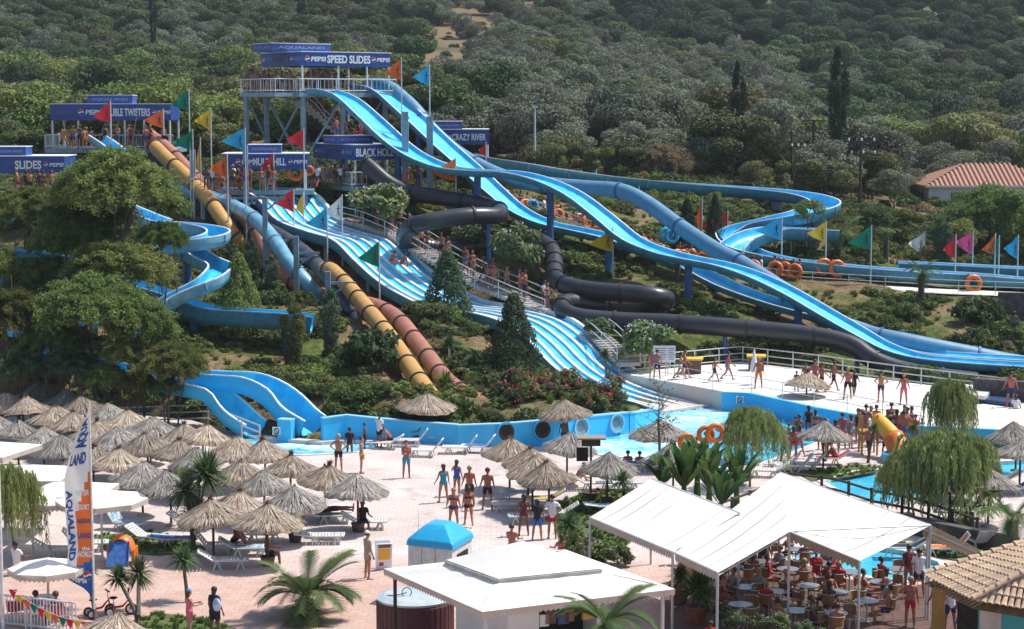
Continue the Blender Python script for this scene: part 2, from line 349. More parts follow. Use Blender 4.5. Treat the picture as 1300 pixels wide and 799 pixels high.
def sdist(x, y, poly):
    x = np.asarray(x, float); y = np.asarray(y, float)
    inside = np.zeros(x.shape, bool); dmin = np.full(x.shape, 1e9); n = len(poly)
    for i in range(n):
        ax, ay = poly[i]; bx, by = poly[(i + 1) % n]
        c = ((ay > y) != (by > y)) & (x < (bx - ax) * (y - ay) / ((by - ay) if by != ay else 1e-9) + ax); inside ^= c
        ex, ey = bx - ax, by - ay; t = np.clip(((x - ax) * ex + (y - ay) * ey) / (ex * ex + ey * ey + 1e-12), 0, 1)
        dmin = np.minimum(dmin, np.hypot(x - ax - t * ex, y - ay - t * ey))
    return np.where(inside, -dmin, dmin)
def hgt(x, y):
    x = np.asarray(x, float); y = np.asarray(y, float)
    h = rbf(x, y); d = sdist(x, y, flat_xy)
    far = np.clip((y - 520) / 120, 0, 1); h = h * (1 - far) + 62 * far
    h = h + (np.sin(x * .9 + 1.3 * np.sin(y * .5)) * np.cos(y * .8 + x * .2)) * .10 * np.clip(d / 4, 0, 1)
    h = carve(x, y, h)
    k = np.clip(d / 3.5, 0, 1); k = k * k * (3 - 2 * k)
    base = .15 * np.clip(d / .4, 0, 1)
    return np.where(d <= 0, -1.6, np.maximum(h, -.2) * k + base * (1 - k))
def h1(x, y): return float(hgt(np.array([x]), np.array([y]))[0])
def hit(px, py, lo=60, hi=560):
    d = ray(px, py); d = d / d.y
    t = np.concatenate([np.arange(lo, 200, .5), np.arange(200, hi, 2.0)]); X = CAM.x + d.x * t; Z = CAM.z + d.z * t
    g = hgt(X, t); g = np.where(g < -1, 0.0, g); k = np.argmax(Z <= g)
    if Z[k] > g[k]: k = len(t) - 1
    return Vector((X[k], t[k], g[k]))

def terrain():
    xs = np.concatenate([np.arange(-420, -60, 10), np.arange(-60, 60, .8), np.arange(60, 430, 10)])
    ys = np.concatenate([np.arange(-60, 85, 10), np.arange(85, 165, .8), np.arange(165, 300, 3), np.arange(300, 760, 9), [1000, 2500]])
    X, Y = np.meshgrid(xs, ys); X = X.copy(); X[-1] *= 6; X[-2] *= 3; Z = hgt(X, Y)
    Z[Y > 800] = 62
    v = np.c_[X.ravel(), Y.ravel(), Z.ravel()]; nx = len(xs); ny = len(ys)
    i, j = np.meshgrid(np.arange(nx - 1), np.arange(ny - 1)); a = (j * nx + i).ravel()
    f = np.c_[a, a + 1, a + 1 + nx, a + nx]
    me = bpy.data.meshes.new('terrain'); me.from_pydata(v.tolist(), [], f.tolist()); me.polygons.foreach_set('use_smooth', [True] * len(f))
    return me
def terrain_mat():
    m = bpy.data.materials.new('hillside_earth'); m.use_nodes = True; t = m.node_tree; N = t.nodes; L = t.links; b = N['Principled BSDF']; b.inputs['Roughness'].default_value = .95; b.inputs['Specular IOR Level'].default_value = .1
    tc = N.new('ShaderNodeTexCoord')
    def nz(s, d=5):
        n = N.new('ShaderNodeTexNoise'); n.inputs['Scale'].default_value = s; n.inputs['Detail'].default_value = d; L.new(tc.outputs['Object'], n.inputs[0]); return n.outputs[0]
    def mr(x, a, b_):
        n = N.new('ShaderNodeMapRange'); L.new(x, n.inputs[0]); n.inputs[1].default_value = a; n.inputs[2].default_value = b_; return n.outputs[0]
    def mx(f, a, c):
        n = N.new('ShaderNodeMix'); n.data_type = 'RGBA'; L.new(f, n.inputs[0])
        for k, q in ((6, a), (7, c)):
            if isinstance(q, tuple): n.inputs[k].default_value = (*q, 1)
            else: L.new(q, n.inputs[k])
        return n.outputs[2]
    soil = mx(mr(nz(.9), .4, .6), (.17, .11, .065), (.24, .17, .105))
    g = mx(mr(nz(1.6), .4, .6), (.055, .085, .02), (.13, .14, .045))
    c = mx(mr(nz(.22), .44, .56), soil, g); c = mx(mr(nz(6), .5, .62), c, (.05, .065, .02))
    sx = N.new('ShaderNodeSeparateXYZ'); L.new(tc.outputs['Object'], sx.inputs[0])
    hill = mx(mr(nz(.05), .4, .55), (.09, .085, .045), (.18, .135, .08))
    c = mx(mr(sx.outputs[1], 165, 185), c, hill)
    L.new(c, b.inputs['Base Color'])
    bp = N.new('ShaderNodeBump'); bp.inputs['Strength'].default_value = .5; bp.inputs['Distance'].default_value = .08; L.new(nz(3), bp.inputs['Height']); L.new(bp.outputs[0], b.inputs['Normal'])
    return m
tag(link('hillside', terrain(), None, terrain_mat()), 'hillside of dry grass and earth rising behind the pools', 'hill', kind='structure')

# ---------------------------------------------------------------- pools, plaza and upper deck
POOL1 = gp([(645, 565), (700, 561), (792, 548), (806, 532), (835, 524), (917, 512), (960, 517), (1035, 531), (1084, 543), (1046, 558), (1006, 574), (960, 590), (900, 600), (836, 585), (761, 577), (700, 571)])
POOL2 = gp([(302, 552), (355, 558), (409, 562), (440, 560), (479, 561), (477, 569), (450, 574), (385, 578), (330, 575), (300, 562)])
POOL3 = gp([(1045, 612), (1083, 600), (1147, 594), (1230, 594), (1250, 588), (1320, 584), (1420, 586), (1420, 603), (1300, 602), (1200, 622), (1130, 640), (1085, 632)])
POOL4 = gp([(1000, 705), (1040, 696), (1095, 693), (1145, 700), (1190, 714), (1200, 728), (1150, 738), (1100, 732), (1040, 722)])
def plaza_mat():
    m = bpy.data.materials.new('plaza_paving'); m.use_nodes = True; t = m.node_tree; N = t.nodes; L = t.links; b = N['Principled BSDF']; b.inputs['Roughness'].default_value = .85
    tc = N.new('ShaderNodeTexCoord')
    def nz(s, d=5):
        n = N.new('ShaderNodeTexNoise'); n.inputs['Scale'].default_value = s; n.inputs['Detail'].default_value = d; L.new(tc.outputs['Object'], n.inputs[0]); return n.outputs[0]
    def mr(x, a, b_):
        n = N.new('ShaderNodeMapRange'); L.new(x, n.inputs[0]); n.inputs[1].default_value = a; n.inputs[2].default_value = b_; return n.outputs[0]
    def mx(f, a, c):
        n = N.new('ShaderNodeMix'); n.data_type = 'RGBA'; L.new(f, n.inputs[0])
        for k, q in ((6, a), (7, c)):
            if isinstance(q, tuple): n.inputs[k].default_value = (*q, 1)
            else: L.new(q, n.inputs[k])
        return n.outputs[2]
    c1 = mx(mr(nz(.35), .4, .6), (.64, .55, .515), (.54, .465, .44))
    c2 = mx(mr(nz(1.5), .4, .6), (.56, .38, .31), (.50, .33, .27))
    sx = N.new('ShaderNodeSeparateXYZ'); L.new(tc.outputs['Object'], sx.inputs[0])
    ad = N.new('ShaderNodeMath'); ad.operation = 'MULTIPLY_ADD'; L.new(nz(.25), ad.inputs[0]); ad.inputs[1].default_value = 10; L.new(sx.outputs[1], ad.inputs[2])
    c = mx(mr(ad.outputs[0], 72.5, 77), c2, c1)
    br = N.new('ShaderNodeTexBrick'); br.inputs['Scale'].default_value = 1; br.inputs['Brick Width'].default_value = .42; br.inputs['Row Height'].default_value = .42; br.inputs['Mortar Size'].default_value = .018
    br.inputs['Color1'].default_value = (1, 1, 1, 1); br.inputs['Color2'].default_value = (.94, .93, .94, 1); br.inputs['Mortar'].default_value = (.80, .77, .75, 1); L.new(tc.outputs['Object'], br.inputs[0])
    mu = N.new('ShaderNodeMix'); mu.data_type = 'RGBA'; mu.blend_type = 'MULTIPLY'; mu.inputs[0].default_value = 1; L.new(c, mu.inputs[6]); L.new(br.outputs[0], mu.inputs[7])
    st = mx(mr(nz(.8, 8), .55, .72), mu.outputs[2], (.42, .34, .31))
    L.new(st, b.inputs['Base Color']); return m
def poly_sheet(name, loops, z, m, **k):
    allp = [Vector((p.x, p.y, z)) for lp in loops for p in lp]
    tri = tessellate_polygon([[Vector((p.x, p.y, 0)) for p in lp] for lp in loops])
    me = bpy.data.meshes.new(name); fs = []
    for t in tri:
        a, b, c = [allp[i] for i in t]
        fs.append(tuple(t) if (b - a).cross(c - a).z > 0 else tuple(t)[::-1])
    me.from_pydata([tuple(p) for p in allp], [], fs); return link(name, me, None, m)
pmat = plaza_mat()
tag(poly_sheet('plaza', [flat, POOL1, POOL2, POOL3, POOL4], 0.0, pmat), 'pale pink paved plaza around the pools', 'ground', kind='structure')
def water_mat(name, foamy, seed=0):
    m = bpy.data.materials.new(name); m.use_nodes = True; t = m.node_tree; N = t.nodes; L = t.links; b = N['Principled BSDF']; b.inputs['Roughness'].default_value = .06; b.inputs['IOR'].default_value = 1.33
    tc = N.new('ShaderNodeTexCoord'); at = N.new('ShaderNodeAttribute'); at.attribute_name = 'foam'
    n = N.new('ShaderNodeTexNoise'); n.inputs['Scale'].default_value = .9; n.inputs['Detail'].default_value = 9; n.inputs['Roughness'].default_value = .65; n.inputs['Distortion'].default_value = 1.2; L.new(tc.outputs['Object'], n.inputs[0])
    a = N.new('ShaderNodeMath'); a.operation = 'MULTIPLY_ADD'; L.new(at.outputs['Fac'], a.inputs[0]); a.inputs[1].default_value = .62; L.new(n.outputs[0], a.inputs[2])
    r = N.new('ShaderNodeMapRange'); r.inputs[1].default_value = .80; r.inputs[2].default_value = 1.3; L.new(a.outputs[0], r.inputs[0])
    n2 = N.new('ShaderNodeTexNoise'); n2.inputs['Scale'].default_value = .5; n2.inputs['Detail'].default_value = 6; L.new(tc.outputs['Object'], n2.inputs[0])
    r2 = N.new('ShaderNodeMapRange'); r2.inputs[1].default_value = .35; r2.inputs[2].default_value = .65; L.new(n2.outputs[0], r2.inputs[0])
    m0 = N.new('ShaderNodeMix'); m0.data_type = 'RGBA'; L.new(r2.outputs[0], m0.inputs[0]); m0.inputs[6].default_value = (.02, .42, .72, 1); m0.inputs[7].default_value = (.10, .60, .78, 1)
    m1 = N.new('ShaderNodeMix'); m1.data_type = 'RGBA'; L.new(r.outputs[0], m1.inputs[0]); L.new(m0.outputs[2], m1.inputs[6]); m1.inputs[7].default_value = (.70, .82, .84, 1)
    L.new(m1.outputs[2], b.inputs['Base Color'])
    rr = N.new('ShaderNodeMapRange'); L.new(r.outputs[0], rr.inputs[0]); rr.inputs[3].default_value = .08; rr.inputs[4].default_value = .7; L.new(rr.outputs[0], b.inputs['Roughness'])
    n3 = N.new('ShaderNodeTexNoise'); n3.inputs['Scale'].default_value = 3.2; n3.inputs['Detail'].default_value = 4; L.new(tc.outputs['Object'], n3.inputs[0])
    bp = N.new('ShaderNodeBump'); bp.inputs['Strength'].default_value = .55; bp.inputs['Distance'].default_value = .12; L.new(n3.outputs[0], bp.inputs['Height']); L.new(bp.outputs[0], b.inputs['Normal'])
    return m
wm = water_mat('pool_water', 1)
def pool_water(poly, foam_pts, label, z=-.14):
    x0 = min(p.x for p in poly) - .6; x1 = max(p.x for p in poly) + .6; y0 = min(p.y for p in poly) - .6; y1 = max(p.y for p in poly) + .6
    nx = int((x1 - x0) / .5) + 2; ny = int((y1 - y0) / .5) + 2; xs = np.linspace(x0, x1, nx); ys = np.linspace(y0, y1, ny); X, Y = np.meshgrid(xs, ys)
    v = [(a, b, z) for a, b in zip(X.ravel(), Y.ravel())]
    f = [(j * nx + i, j * nx + i + 1, (j + 1) * nx + i + 1, (j + 1) * nx + i) for j in range(ny - 1) for i in range(nx - 1)]
    pc = np.array([(p.x, p.y) for p in poly]); fc = np.array([((xs[q[0] % nx] + xs[q[1] % nx]) / 2, (ys[q[0] // nx] + ys[q[2] // nx]) / 2) for q in f]); keep = sdist(fc[:, 0], fc[:, 1], pc) < .45; f = [q for q, k in zip(f, keep) if k]
    me = bpy.data.meshes.new('water'); me.from_pydata(v, [], f)
    fo = np.zeros(X.size)
    for (p, r) in foam_pts: fo = np.maximum(fo, np.clip(1.15 - np.hypot(X.ravel() - p.x, Y.ravel() - p.y) / r, 0, 1))
    at = me.attributes.new('foam', 'FLOAT', 'POINT'); at.data.foreach_set('value', fo)
    o = link('pool_water', me, None, wm); tag(o, label, 'water', kind='structure')
    cp = MB(); n = len(poly)
    A = sum(poly[i].x * poly[(i + 1) % n].y - poly[(i + 1) % n].x * poly[i].y for i in range(n)); sg = 1 if A > 0 else -1
    off = []
    for i in range(n):
        a, b, c = poly[i - 1], poly[i], poly[(i + 1) % n]; e1 = (b - a).normalized(); e2 = (c - b).normalized()
        nn = (Vector((e1.y, -e1.x, 0)) + Vector((e2.y, -e2.x, 0))).normalized() * sg; off.append(nn)
    vs = []
    for p, q in zip(poly, off):
        vs += [Vector((p.x, p.y, -.9)), Vector((p.x, p.y, .04)), Vector((p.x, p.y, .04)) + q * .28, Vector((p.x, p.y, -.05)) + q * .28]
    fs = []
    for i in range(n):
        j = (i + 1) % n
        for k in range(3):
            q = (i * 4 + k, i * 4 + k + 1, j * 4 + k + 1, j * 4 + k); fs.append(q)
    cp.add(vs, fs); return o, cp.build('pool_coping', M('concrete_pale'), None)
mat('concrete_pale', (.66, .64, .60), .8, (.55, .53, .5), 2)
f1 = [(G(700, 568), 5), (G(760, 562), 5), (G(830, 540), 5), (G(870, 530), 4.5), (G(905, 520), 4), (G(850, 560), 4.5), (G(800, 575), 5), (G(860, 585), 4)]
for (poly, fp, lb) in ((POOL1, f1, 'turquoise splash pool with white foam below the wide slide'), (POOL2, [(G(350, 560), 3), (G(410, 563), 4), (G(380, 562), 3)], 'small catch pool of the two curled blue chutes'),
                       (POOL3, [], 'shallow blue children pool on the right'), (POOL4, [], 'blue paddling pool behind the restaurant tables')):
    a_, b_ = pool_water(poly, fp, lb); tag(b_, 'pale coping round the ' + lb.split(' with')[0], 'coping', kind='structure')
# upper deck
dk = gp([(786, 474), (940, 459), (1130, 483), (1290, 503), (1500, 520), (1500, 560), (1262, 545), (1172, 541), (1035, 517), (952, 499), (917, 497), (823, 480)], .9)
mbk = MB(); n = len(dk); mbk.add([(p.x, p.y, .9) for p in dk] + [(p.x, p.y, -.3) for p in dk], [(i, (i + 1) % n, n + (i + 1) % n, n + i) for i in range(n)])
dm = mat('deck_concrete', (.76, .71, .66), .85, (.66, .61, .56), .6)
tri = tessellate_polygon([[Vector((p.x, p.y, 0)) for p in dk]]); mbk.f += [tuple(t) for t in tri]; mbk.m += [0] * len(tri)
tag(mbk.build('upper_deck', dm), 'raised pale concrete walkway behind the pool', 'walkway', kind='structure')
def wall(name, pts, z0, z1, t, m, cap=None, label='', cat='wall'):
    root = empty(name, (pts[0].x, pts[0].y, z0), 0, label, cat); o = Vector((pts[0].x, pts[0].y, z0))
    z1s = z1 if hasattr(z1, '__len__') else [z1] * len(pts)
    def strip(zb, zt, th, nm, mt):
        mb = MB(); vs = []; n = len(pts)
        for i, p in enumerate(pts):
            e = (pts[min(i + 1, n - 1)] - pts[max(0, i - 1)]); nn = Vector((-e.y, e.x, 0)).normalized() * th / 2
            q = Vector((p.x, p.y, 0)) - Vector((o.x, o.y, 0))
            vs += [q - nn + Vector((0, 0, zb[i] - o.z)), q - nn + Vector((0, 0, zt[i] - o.z)), q + nn + Vector((0, 0, zt[i] - o.z)), q + nn + Vector((0, 0, zb[i] - o.z))]
        fs = [(0, 1, 2, 3), tuple(4 * (n - 1) + k for k in (3, 2, 1, 0))]
        for i in range(n - 1):
            for k in range(4): fs.append((4 * i + k, 4 * i + 4 + k, 4 * i + 4 + (k + 1) % 4, 4 * i + (k + 1) % 4))
        mb.add(vs, fs); return mb.build(nm, mt, root)
    strip([z0] * len(pts), z1s, t, 'wall_body', m)
    if cap: strip([z + .002 for z in z1s], [z + .06 for z in z1s], t + .08, 'wall_cap', cap)
    return root
wall('pool_wall', gp([(409, 560), (440, 557), (482, 559), (582, 565)]), -.6, [1.15, 1.2, 1.1, 1.0], .3, M('wall_blue'), M('wall_cap'), 'low blue pool wall behind the two loungers and the walking man')
pw = gp([(581, 567), (640, 566), (700, 562), (796, 547)])
pwall = wall('pool_wall', pw, -.6, [1.05, 1.1, 1.15, .95], .3, M('wall_blue'), M('wall_cap'), 'blue pool wall with four round tube outlets under the red flowers')
wall('pool_wall', gp([(797, 547), (803, 546), (835, 531)]), -.6, [.95, .9, .5], .3, M('wall_blue'), M('wall_cap'), 'short blue wall beside the foot of the wide slide')
wall('pool_wall', [p - Vector((0, .19, 0)) for p in gp([(916, 497.6), (952, 499), (1035, 517), (1172, 541), (1262, 545)], .9)], -.6, .93, .3, M('wall_blue'), None, 'long blue retaining wall under the upper walkway')
wall('pool_wall', gp([(355, 557), (372, 558)], 0), -.5, 1.0, .5, M('wall_blue'), M('wall_cap'), 'short blue wall between the two curled chutes')
for k, (px, py) in enumerate([(641, 548), (687, 545), (735, 542), (780, 537)]):
    # the round outlets: a short pipe with a blue rim; a darker disc paints the shade inside
    a = pw[1] if px < 700 else pw[2]; b = pw[2] if px < 700 else pw[3]
    d = ray(px, py); e = b - a; t = ((CAM.x - a.x) * e.y - (CAM.y - a.y) * e.x) / (d.y * e.x - d.x * e.y); c = CAM + d * t
    nn = Vector((e.y, -e.x, 0)).normalized(); q = nn.to_track_quat('Z', 'Y').to_matrix(); c = c + nn * .12
    rt = empty('tube_outlet', c, 0, ['brown throated round tube outlet, leftmost in the blue pool wall', 'dark red round tube outlet in the blue pool wall, second from left', 'pale grey round tube outlet behind the tall straw parasol', 'pale round tube outlet nearest the wide slide'][k], 'pipe', 'round outlets in the pool wall')
    mb = MB(); pr = [(.44, 0), (.44, .12), (.52, .12), (.52, 0)]; vs = []; n = 24
    for (r_, z_) in pr:
        for i in range(n): an = 2 * math.pi * i / n; vs.append(q @ Vector((r_ * math.cos(an), r_ * math.sin(an), z_)))
    mb.add(vs, [(i * n + s_, i * n + (s_ + 1) % n, ((i + 1) % 4) * n + (s_ + 1) % n, ((i + 1) % 4) * n + s_) for i in range(4) for s_ in range(n)])
    mb.build('rim', M('wall_cap') if k > 1 else M('wall_blue'), rt)
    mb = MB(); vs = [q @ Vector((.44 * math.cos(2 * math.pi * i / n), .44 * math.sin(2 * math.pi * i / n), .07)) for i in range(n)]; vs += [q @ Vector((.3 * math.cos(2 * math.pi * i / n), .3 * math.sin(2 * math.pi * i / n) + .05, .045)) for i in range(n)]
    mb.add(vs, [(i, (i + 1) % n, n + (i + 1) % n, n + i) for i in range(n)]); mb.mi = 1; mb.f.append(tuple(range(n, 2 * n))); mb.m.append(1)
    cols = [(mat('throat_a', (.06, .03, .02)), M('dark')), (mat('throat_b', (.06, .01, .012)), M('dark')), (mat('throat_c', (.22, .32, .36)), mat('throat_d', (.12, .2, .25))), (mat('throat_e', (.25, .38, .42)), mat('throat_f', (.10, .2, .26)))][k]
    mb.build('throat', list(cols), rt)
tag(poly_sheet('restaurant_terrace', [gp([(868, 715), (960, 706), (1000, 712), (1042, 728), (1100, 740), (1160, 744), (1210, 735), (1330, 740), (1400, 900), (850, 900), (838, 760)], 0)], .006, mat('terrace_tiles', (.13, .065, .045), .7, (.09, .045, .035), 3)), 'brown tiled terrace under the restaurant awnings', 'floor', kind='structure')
# ---------------------------------------------------------------- water slides
def cols_to_ground(root, P, idx, m, r=.16, drop=.3, name='support_column', arm=0):
    for i in idx:
        if i >= len(P): continue
        p = P[i]; g = h1(p.x, p.y); g = max(g, -.3)
        if p.z - drop - g < .4: continue
        a = Vector((p.x, p.y, g - .3)) - root.location; b = Vector((p.x, p.y, p.z - drop)) - root.location
        MB().bar(a, b, r, 8).build(name, m, root)
def flume(label, P, w, h, group=None, m='slide_blue', side='slide_side_shaded', rim='slide_white', th=.09, cols=None, colm='steel_deep', name='open_slide', bank=None, rimw=.11, lines=True, rib=0, flare=None, cr=.17):
    """an open trough: smooth inside, darker ribbed outside, white rims"""
    P0 = P[len(P) // 2].copy(); root = empty(name, P0, 0, label, 'water slide', group); Q = [p - P0 for p in P]
    hs = h if hasattr(h, '__len__') else [h] * len(P); ws = w if hasattr(w, '__len__') else [w] * len(P)
    fr = frames(Q); vi = []; vo = []; rims = [[], []]; NP = 9
    for i, (p, (t, r, u)) in enumerate(zip(Q, fr)):
        if bank is not None:
            qm = Matrix.Rotation(bank[i] if hasattr(bank, '__len__') else bank, 3, t); r = qm @ r; u = qm @ u
        W2 = ws[i] / 2; H = hs[i]; cr = min(.45 * W2, H * .9)
        inn = [(-W2, H), (-W2 + .01, cr), (-W2 + cr * .35, cr * .3), (-W2 + cr, 0), (0, 0), (W2 - cr, 0), (W2 - cr * .35, cr * .3), (W2 - .01, cr), (W2, H)]
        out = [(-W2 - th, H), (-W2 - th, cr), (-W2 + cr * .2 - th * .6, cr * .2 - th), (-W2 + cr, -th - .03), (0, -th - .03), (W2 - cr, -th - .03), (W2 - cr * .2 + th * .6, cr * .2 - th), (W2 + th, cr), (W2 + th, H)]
        vi += [p + r * a + u * b for a, b in inn]; vo += [p + r * a + u * b for a, b in out]
        rims[0].append(p + r * (-W2 - th / 2) + u * (H + .02)); rims[1].append(p + r * (W2 + th / 2) + u * (H + .02))
    mb = MB(); n = len(Q)
    mb.add(vi, [(i * NP + k, i * NP + k + 1, (i + 1) * NP + k + 1, (i + 1) * NP + k) for i in range(n - 1) for k in range(NP - 1)])
    mb.build('trough', M(m), root, smooth=True)
    mb = MB(); mb.add(vo, [(i * NP + k, (i + 1) * NP + k, (i + 1) * NP + k + 1, i * NP + k + 1) for i in range(n - 1) for k in range(NP - 1)])
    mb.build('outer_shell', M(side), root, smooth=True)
    for rm in rims:
        mb = MB(); vs = []
        for p, (t, r, u) in zip(rm, fr): vs += [p + r * a + u * b for a, b in ((-rimw / 2, -.03), (-rimw / 2, .035), (rimw / 2, .035), (rimw / 2, -.03))]
        mb.add(vs, [(i * 4 + k, (i + 1) * 4 + k, (i + 1) * 4 + (k + 1) % 4, i * 4 + (k + 1) % 4) for i in range(n - 1) for k in range(4)] + [(0, 1, 2, 3), tuple((n - 1) * 4 + k for k in (3, 2, 1, 0))])
        mb.build('rim', M(rim), root)
    if rib:
        for i in range(rib, n - 1, rib):
            t, r, u = fr[i]; W2 = ws[i] / 2 + th; H = hs[i]; mb = MB(); p = Q[i]
            pts = [(-W2 - .05, H - .02), (-W2 - .05, .2), (-W2 + .3, -th - .09), (W2 - .3, -th - .09), (W2 + .05, .2), (W2 + .05, H - .02)]
            vs = []
            for (a, b) in pts:
                vs += [p + r * a + u * b - t * .05, p + r * a + u * b + t * .05]; s_ = .05
                vs += [p + r * (a - math.copysign(s_, a)) + u * b + t * .05, p + r * (a - math.copysign(s_, a)) + u * b - t * .05]
            mb.add(vs, [(j * 4 + k, j * 4 + (k + 1) % 4, j * 4 + 4 + (k + 1) % 4, j * 4 + 4 + k) for j in range(len(pts) - 1) for k in range(4)])
            mb.build('joint_flange', M(side), root)
    if cols: cols_to_ground(root, P, cols, M(colm), cr, .15)
    return root
def tube(label, P, r, m, ring='ring_black', ringstep=6, cols=None, colm='steel_blue', group='enclosed tube slides', name='tube_slide', rings=None, rs=1.09):
    P0 = P[len(P) // 2].copy(); root = empty(name, P0, 0, label, 'water slide', group); Q = [p - P0 for p in P]
    mb = MB(); prof = [(r * math.cos(2 * math.pi * k / 20), r * math.sin(2 * math.pi * k / 20)) for k in range(20)]
    vs = []; sweep(mb, Q, prof, True, cap=False); mb.build('tube_shell', M(m), root, smooth=True)
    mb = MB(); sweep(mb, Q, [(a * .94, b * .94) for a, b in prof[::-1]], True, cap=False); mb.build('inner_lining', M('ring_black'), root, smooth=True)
    fr = frames(Q)
    for i in (rings if rings is not None else range(0, len(Q), ringstep)):
        t, rr, u = fr[i]; q = t.to_track_quat('Z', 'Y').to_matrix(); mb = MB(); R1 = r * rs + .02; n = 20; vs = []
        for (ra, z) in ((r * .9, -.08), (R1, -.08), (R1, .08), (r * .9, .08)):
            for k in range(n): an = 2 * math.pi * k / n; vs.append(Q[i] + q @ Vector((ra * math.cos(an), ra * math.sin(an), z)))
        mb.add(vs, [(j * n + k, j * n + (k + 1) % n, ((j + 1) % 4) * n + (k + 1) % n, ((j + 1) % 4) * n + k) for j in range(4) for k in range(n)])
        mb.build('joint_ring', M(ring), root)
    if cols: cols_to_ground(root, P, cols, M(colm), .15, r * .9)
    return root
# --- speed slides from the high tower
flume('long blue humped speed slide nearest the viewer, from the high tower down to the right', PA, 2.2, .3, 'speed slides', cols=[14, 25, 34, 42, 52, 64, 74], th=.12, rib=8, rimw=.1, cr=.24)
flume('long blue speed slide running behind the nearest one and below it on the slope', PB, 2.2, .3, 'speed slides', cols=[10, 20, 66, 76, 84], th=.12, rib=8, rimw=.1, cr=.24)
tube('teal enclosed speed tube descending behind the humped speed slides', PC, .58, 'tube_blue', 'steel_deep', ringstep=9, cols=[60, 68, 76], rs=1.1)
# --- six lane slide
def multi():
    P0 = LP[len(LP) // 2].copy(); root = empty('six_lane_slide', P0, 0, 'wide six lane blue and white striped slide rolling down into the pool', 'water slide')
    n = len(LP); Wd = 5.3; NL = 6; lw = Wd / NL; V = Vector((.76, .62, 0)).normalized()
    def strip(nm, offs, m, smooth=True, z=0):
        mb = MB(); k = len(offs); vs = [LP[i] - P0 + V * a + Vector((0, 0, b + z)) for i in range(n) for (a, b) in offs]
        mb.add(vs, [(i * k + j, i * k + j + 1, (i + 1) * k + j + 1, (i + 1) * k + j) for i in range(n - 1) for j in range(k - 1)])
        return mb.build(nm, m, root, smooth=smooth)
    for l in range(NL):
        a = l * lw; strip('lane', [(a + .06, .14), (a + .12, .03), (a + lw * .35, 0), (a + lw * .65, 0), (a + lw - .12, .03), (a + lw - .06, .14)], M('slide_blue'))
    for l in range(NL + 1):
        a = l * lw; ww = .115 if 0 < l < NL else .12; hh = .15 if 0 < l < NL else .32
        strip('lane_divider', [(a - ww, -.06), (a - ww, hh), (a + ww, hh), (a + ww, -.06)], M('slide_white'), False)
    strip('side_skirt', [(-.13, .26), (-.15, -.35), (.2, -.5), (Wd - .2, -.5), (Wd + .15, -.35), (Wd + .13, .26)], M('slide_side_shaded'))
    for i in range(6, n - 8, 9):
        for a in (.4, Wd - .4):
            p = LP[i] + V * a; g = h1(p.x, p.y)
            if p.z - g > .7: MB().bar(Vector((p.x, p.y, g - .3)) - P0, Vector((p.x, p.y, p.z - .45)) - P0, .13, 8).build('support_column', M('steel_blue'), root)
multi()
# --- black tube
tube('dark grey tube slide winding in hairpins across the slope', PD, .60, 'tube_black', 'ring_black', rings=[i for i in range(0, len(PD)) if i % 6 == 0 or (i % 2 == 0 and 690 < pix(PD[i])[0] < 716 and 305 < pix(PD[i])[1] < 356)], cols=[12, 22, 34, 60, 72, 100, 112, 124], colm='steel_deep')
# --- twister tubes
tube('long ochre yellow twister tube slide ending above the lone straw parasol', PY, .52, 'tube_yellow', 'ring_brown', ringstep=5, cols=[12, 20], group='twister tube slides')
tube('salmon pink twister tube slide crossing over the yellow one', PP, .52, 'tube_pink', 'ring_brown', ringstep=5, cols=[20, 28], group='twister tube slides')
tube('light blue twister tube slide passing under the flag masts', PU, .5, 'slide_pale', 'steel_blue', ringstep=6, group='twister tube slides')
tube('charcoal twister tube slide between the pale blue and yellow ones', PK, .5, 'tube_grey', 'ring_black', ringstep=6, group='twister tube slides')
# --- lazy river channels at the upper right
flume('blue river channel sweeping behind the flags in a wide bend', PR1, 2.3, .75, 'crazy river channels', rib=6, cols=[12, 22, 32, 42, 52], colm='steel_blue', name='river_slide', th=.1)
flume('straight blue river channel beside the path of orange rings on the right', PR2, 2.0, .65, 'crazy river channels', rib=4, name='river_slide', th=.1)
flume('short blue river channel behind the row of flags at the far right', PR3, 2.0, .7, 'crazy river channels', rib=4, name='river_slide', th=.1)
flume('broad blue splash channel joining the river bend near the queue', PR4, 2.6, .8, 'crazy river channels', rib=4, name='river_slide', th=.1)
# --- left body slides
flume('pale blue spiral slide curling out from behind the big trees', H1P, 1.3, .62, 'spiral body slides', m='slide_blue', side='slide_pale', rib=4, th=.1, cols=[20, 36], name='spiral_slide')
flume('blue channel ending beside the small conifers on the left slope', PB1, 1.5, .85, 'spiral body slides', side='slide_side_shaded', rib=3, th=.1, cols=[8, 16], name='body_slide', rim='slide_pale')
flume('blue channel at the left edge among the trees', PB2, 1.5, .85, 'spiral body slides', side='slide_side_shaded', rib=4, th=.1, cols=[4, 12], name='body_slide', rim='slide_pale')
def prof_end(n, a, b, k0=16): return [a if i < n - k0 else a + (b - a) * math.sin(math.pi * min(1, (i - (n - k0)) / (k0 * .75)) / 2) for i in range(n)]
flume('left curled blue chute landing in the catch pool by the white railing', Pc, prof_end(len(Pc), 1.2, 1.65), prof_end(len(Pc), .5, .7), 'curled landing chutes', m='slide_blue', side='wall_blue', th=.1, name='curled_chute')
flume('right curled blue chute with a high flared back wall and foaming water', Pc2, prof_end(len(Pc2), 1.2, 1.75, 18), prof_end(len(Pc2), .5, .95, 18), 'curled landing chutes', m='slide_blue', side='wall_blue', th=.1, name='curled_chute')
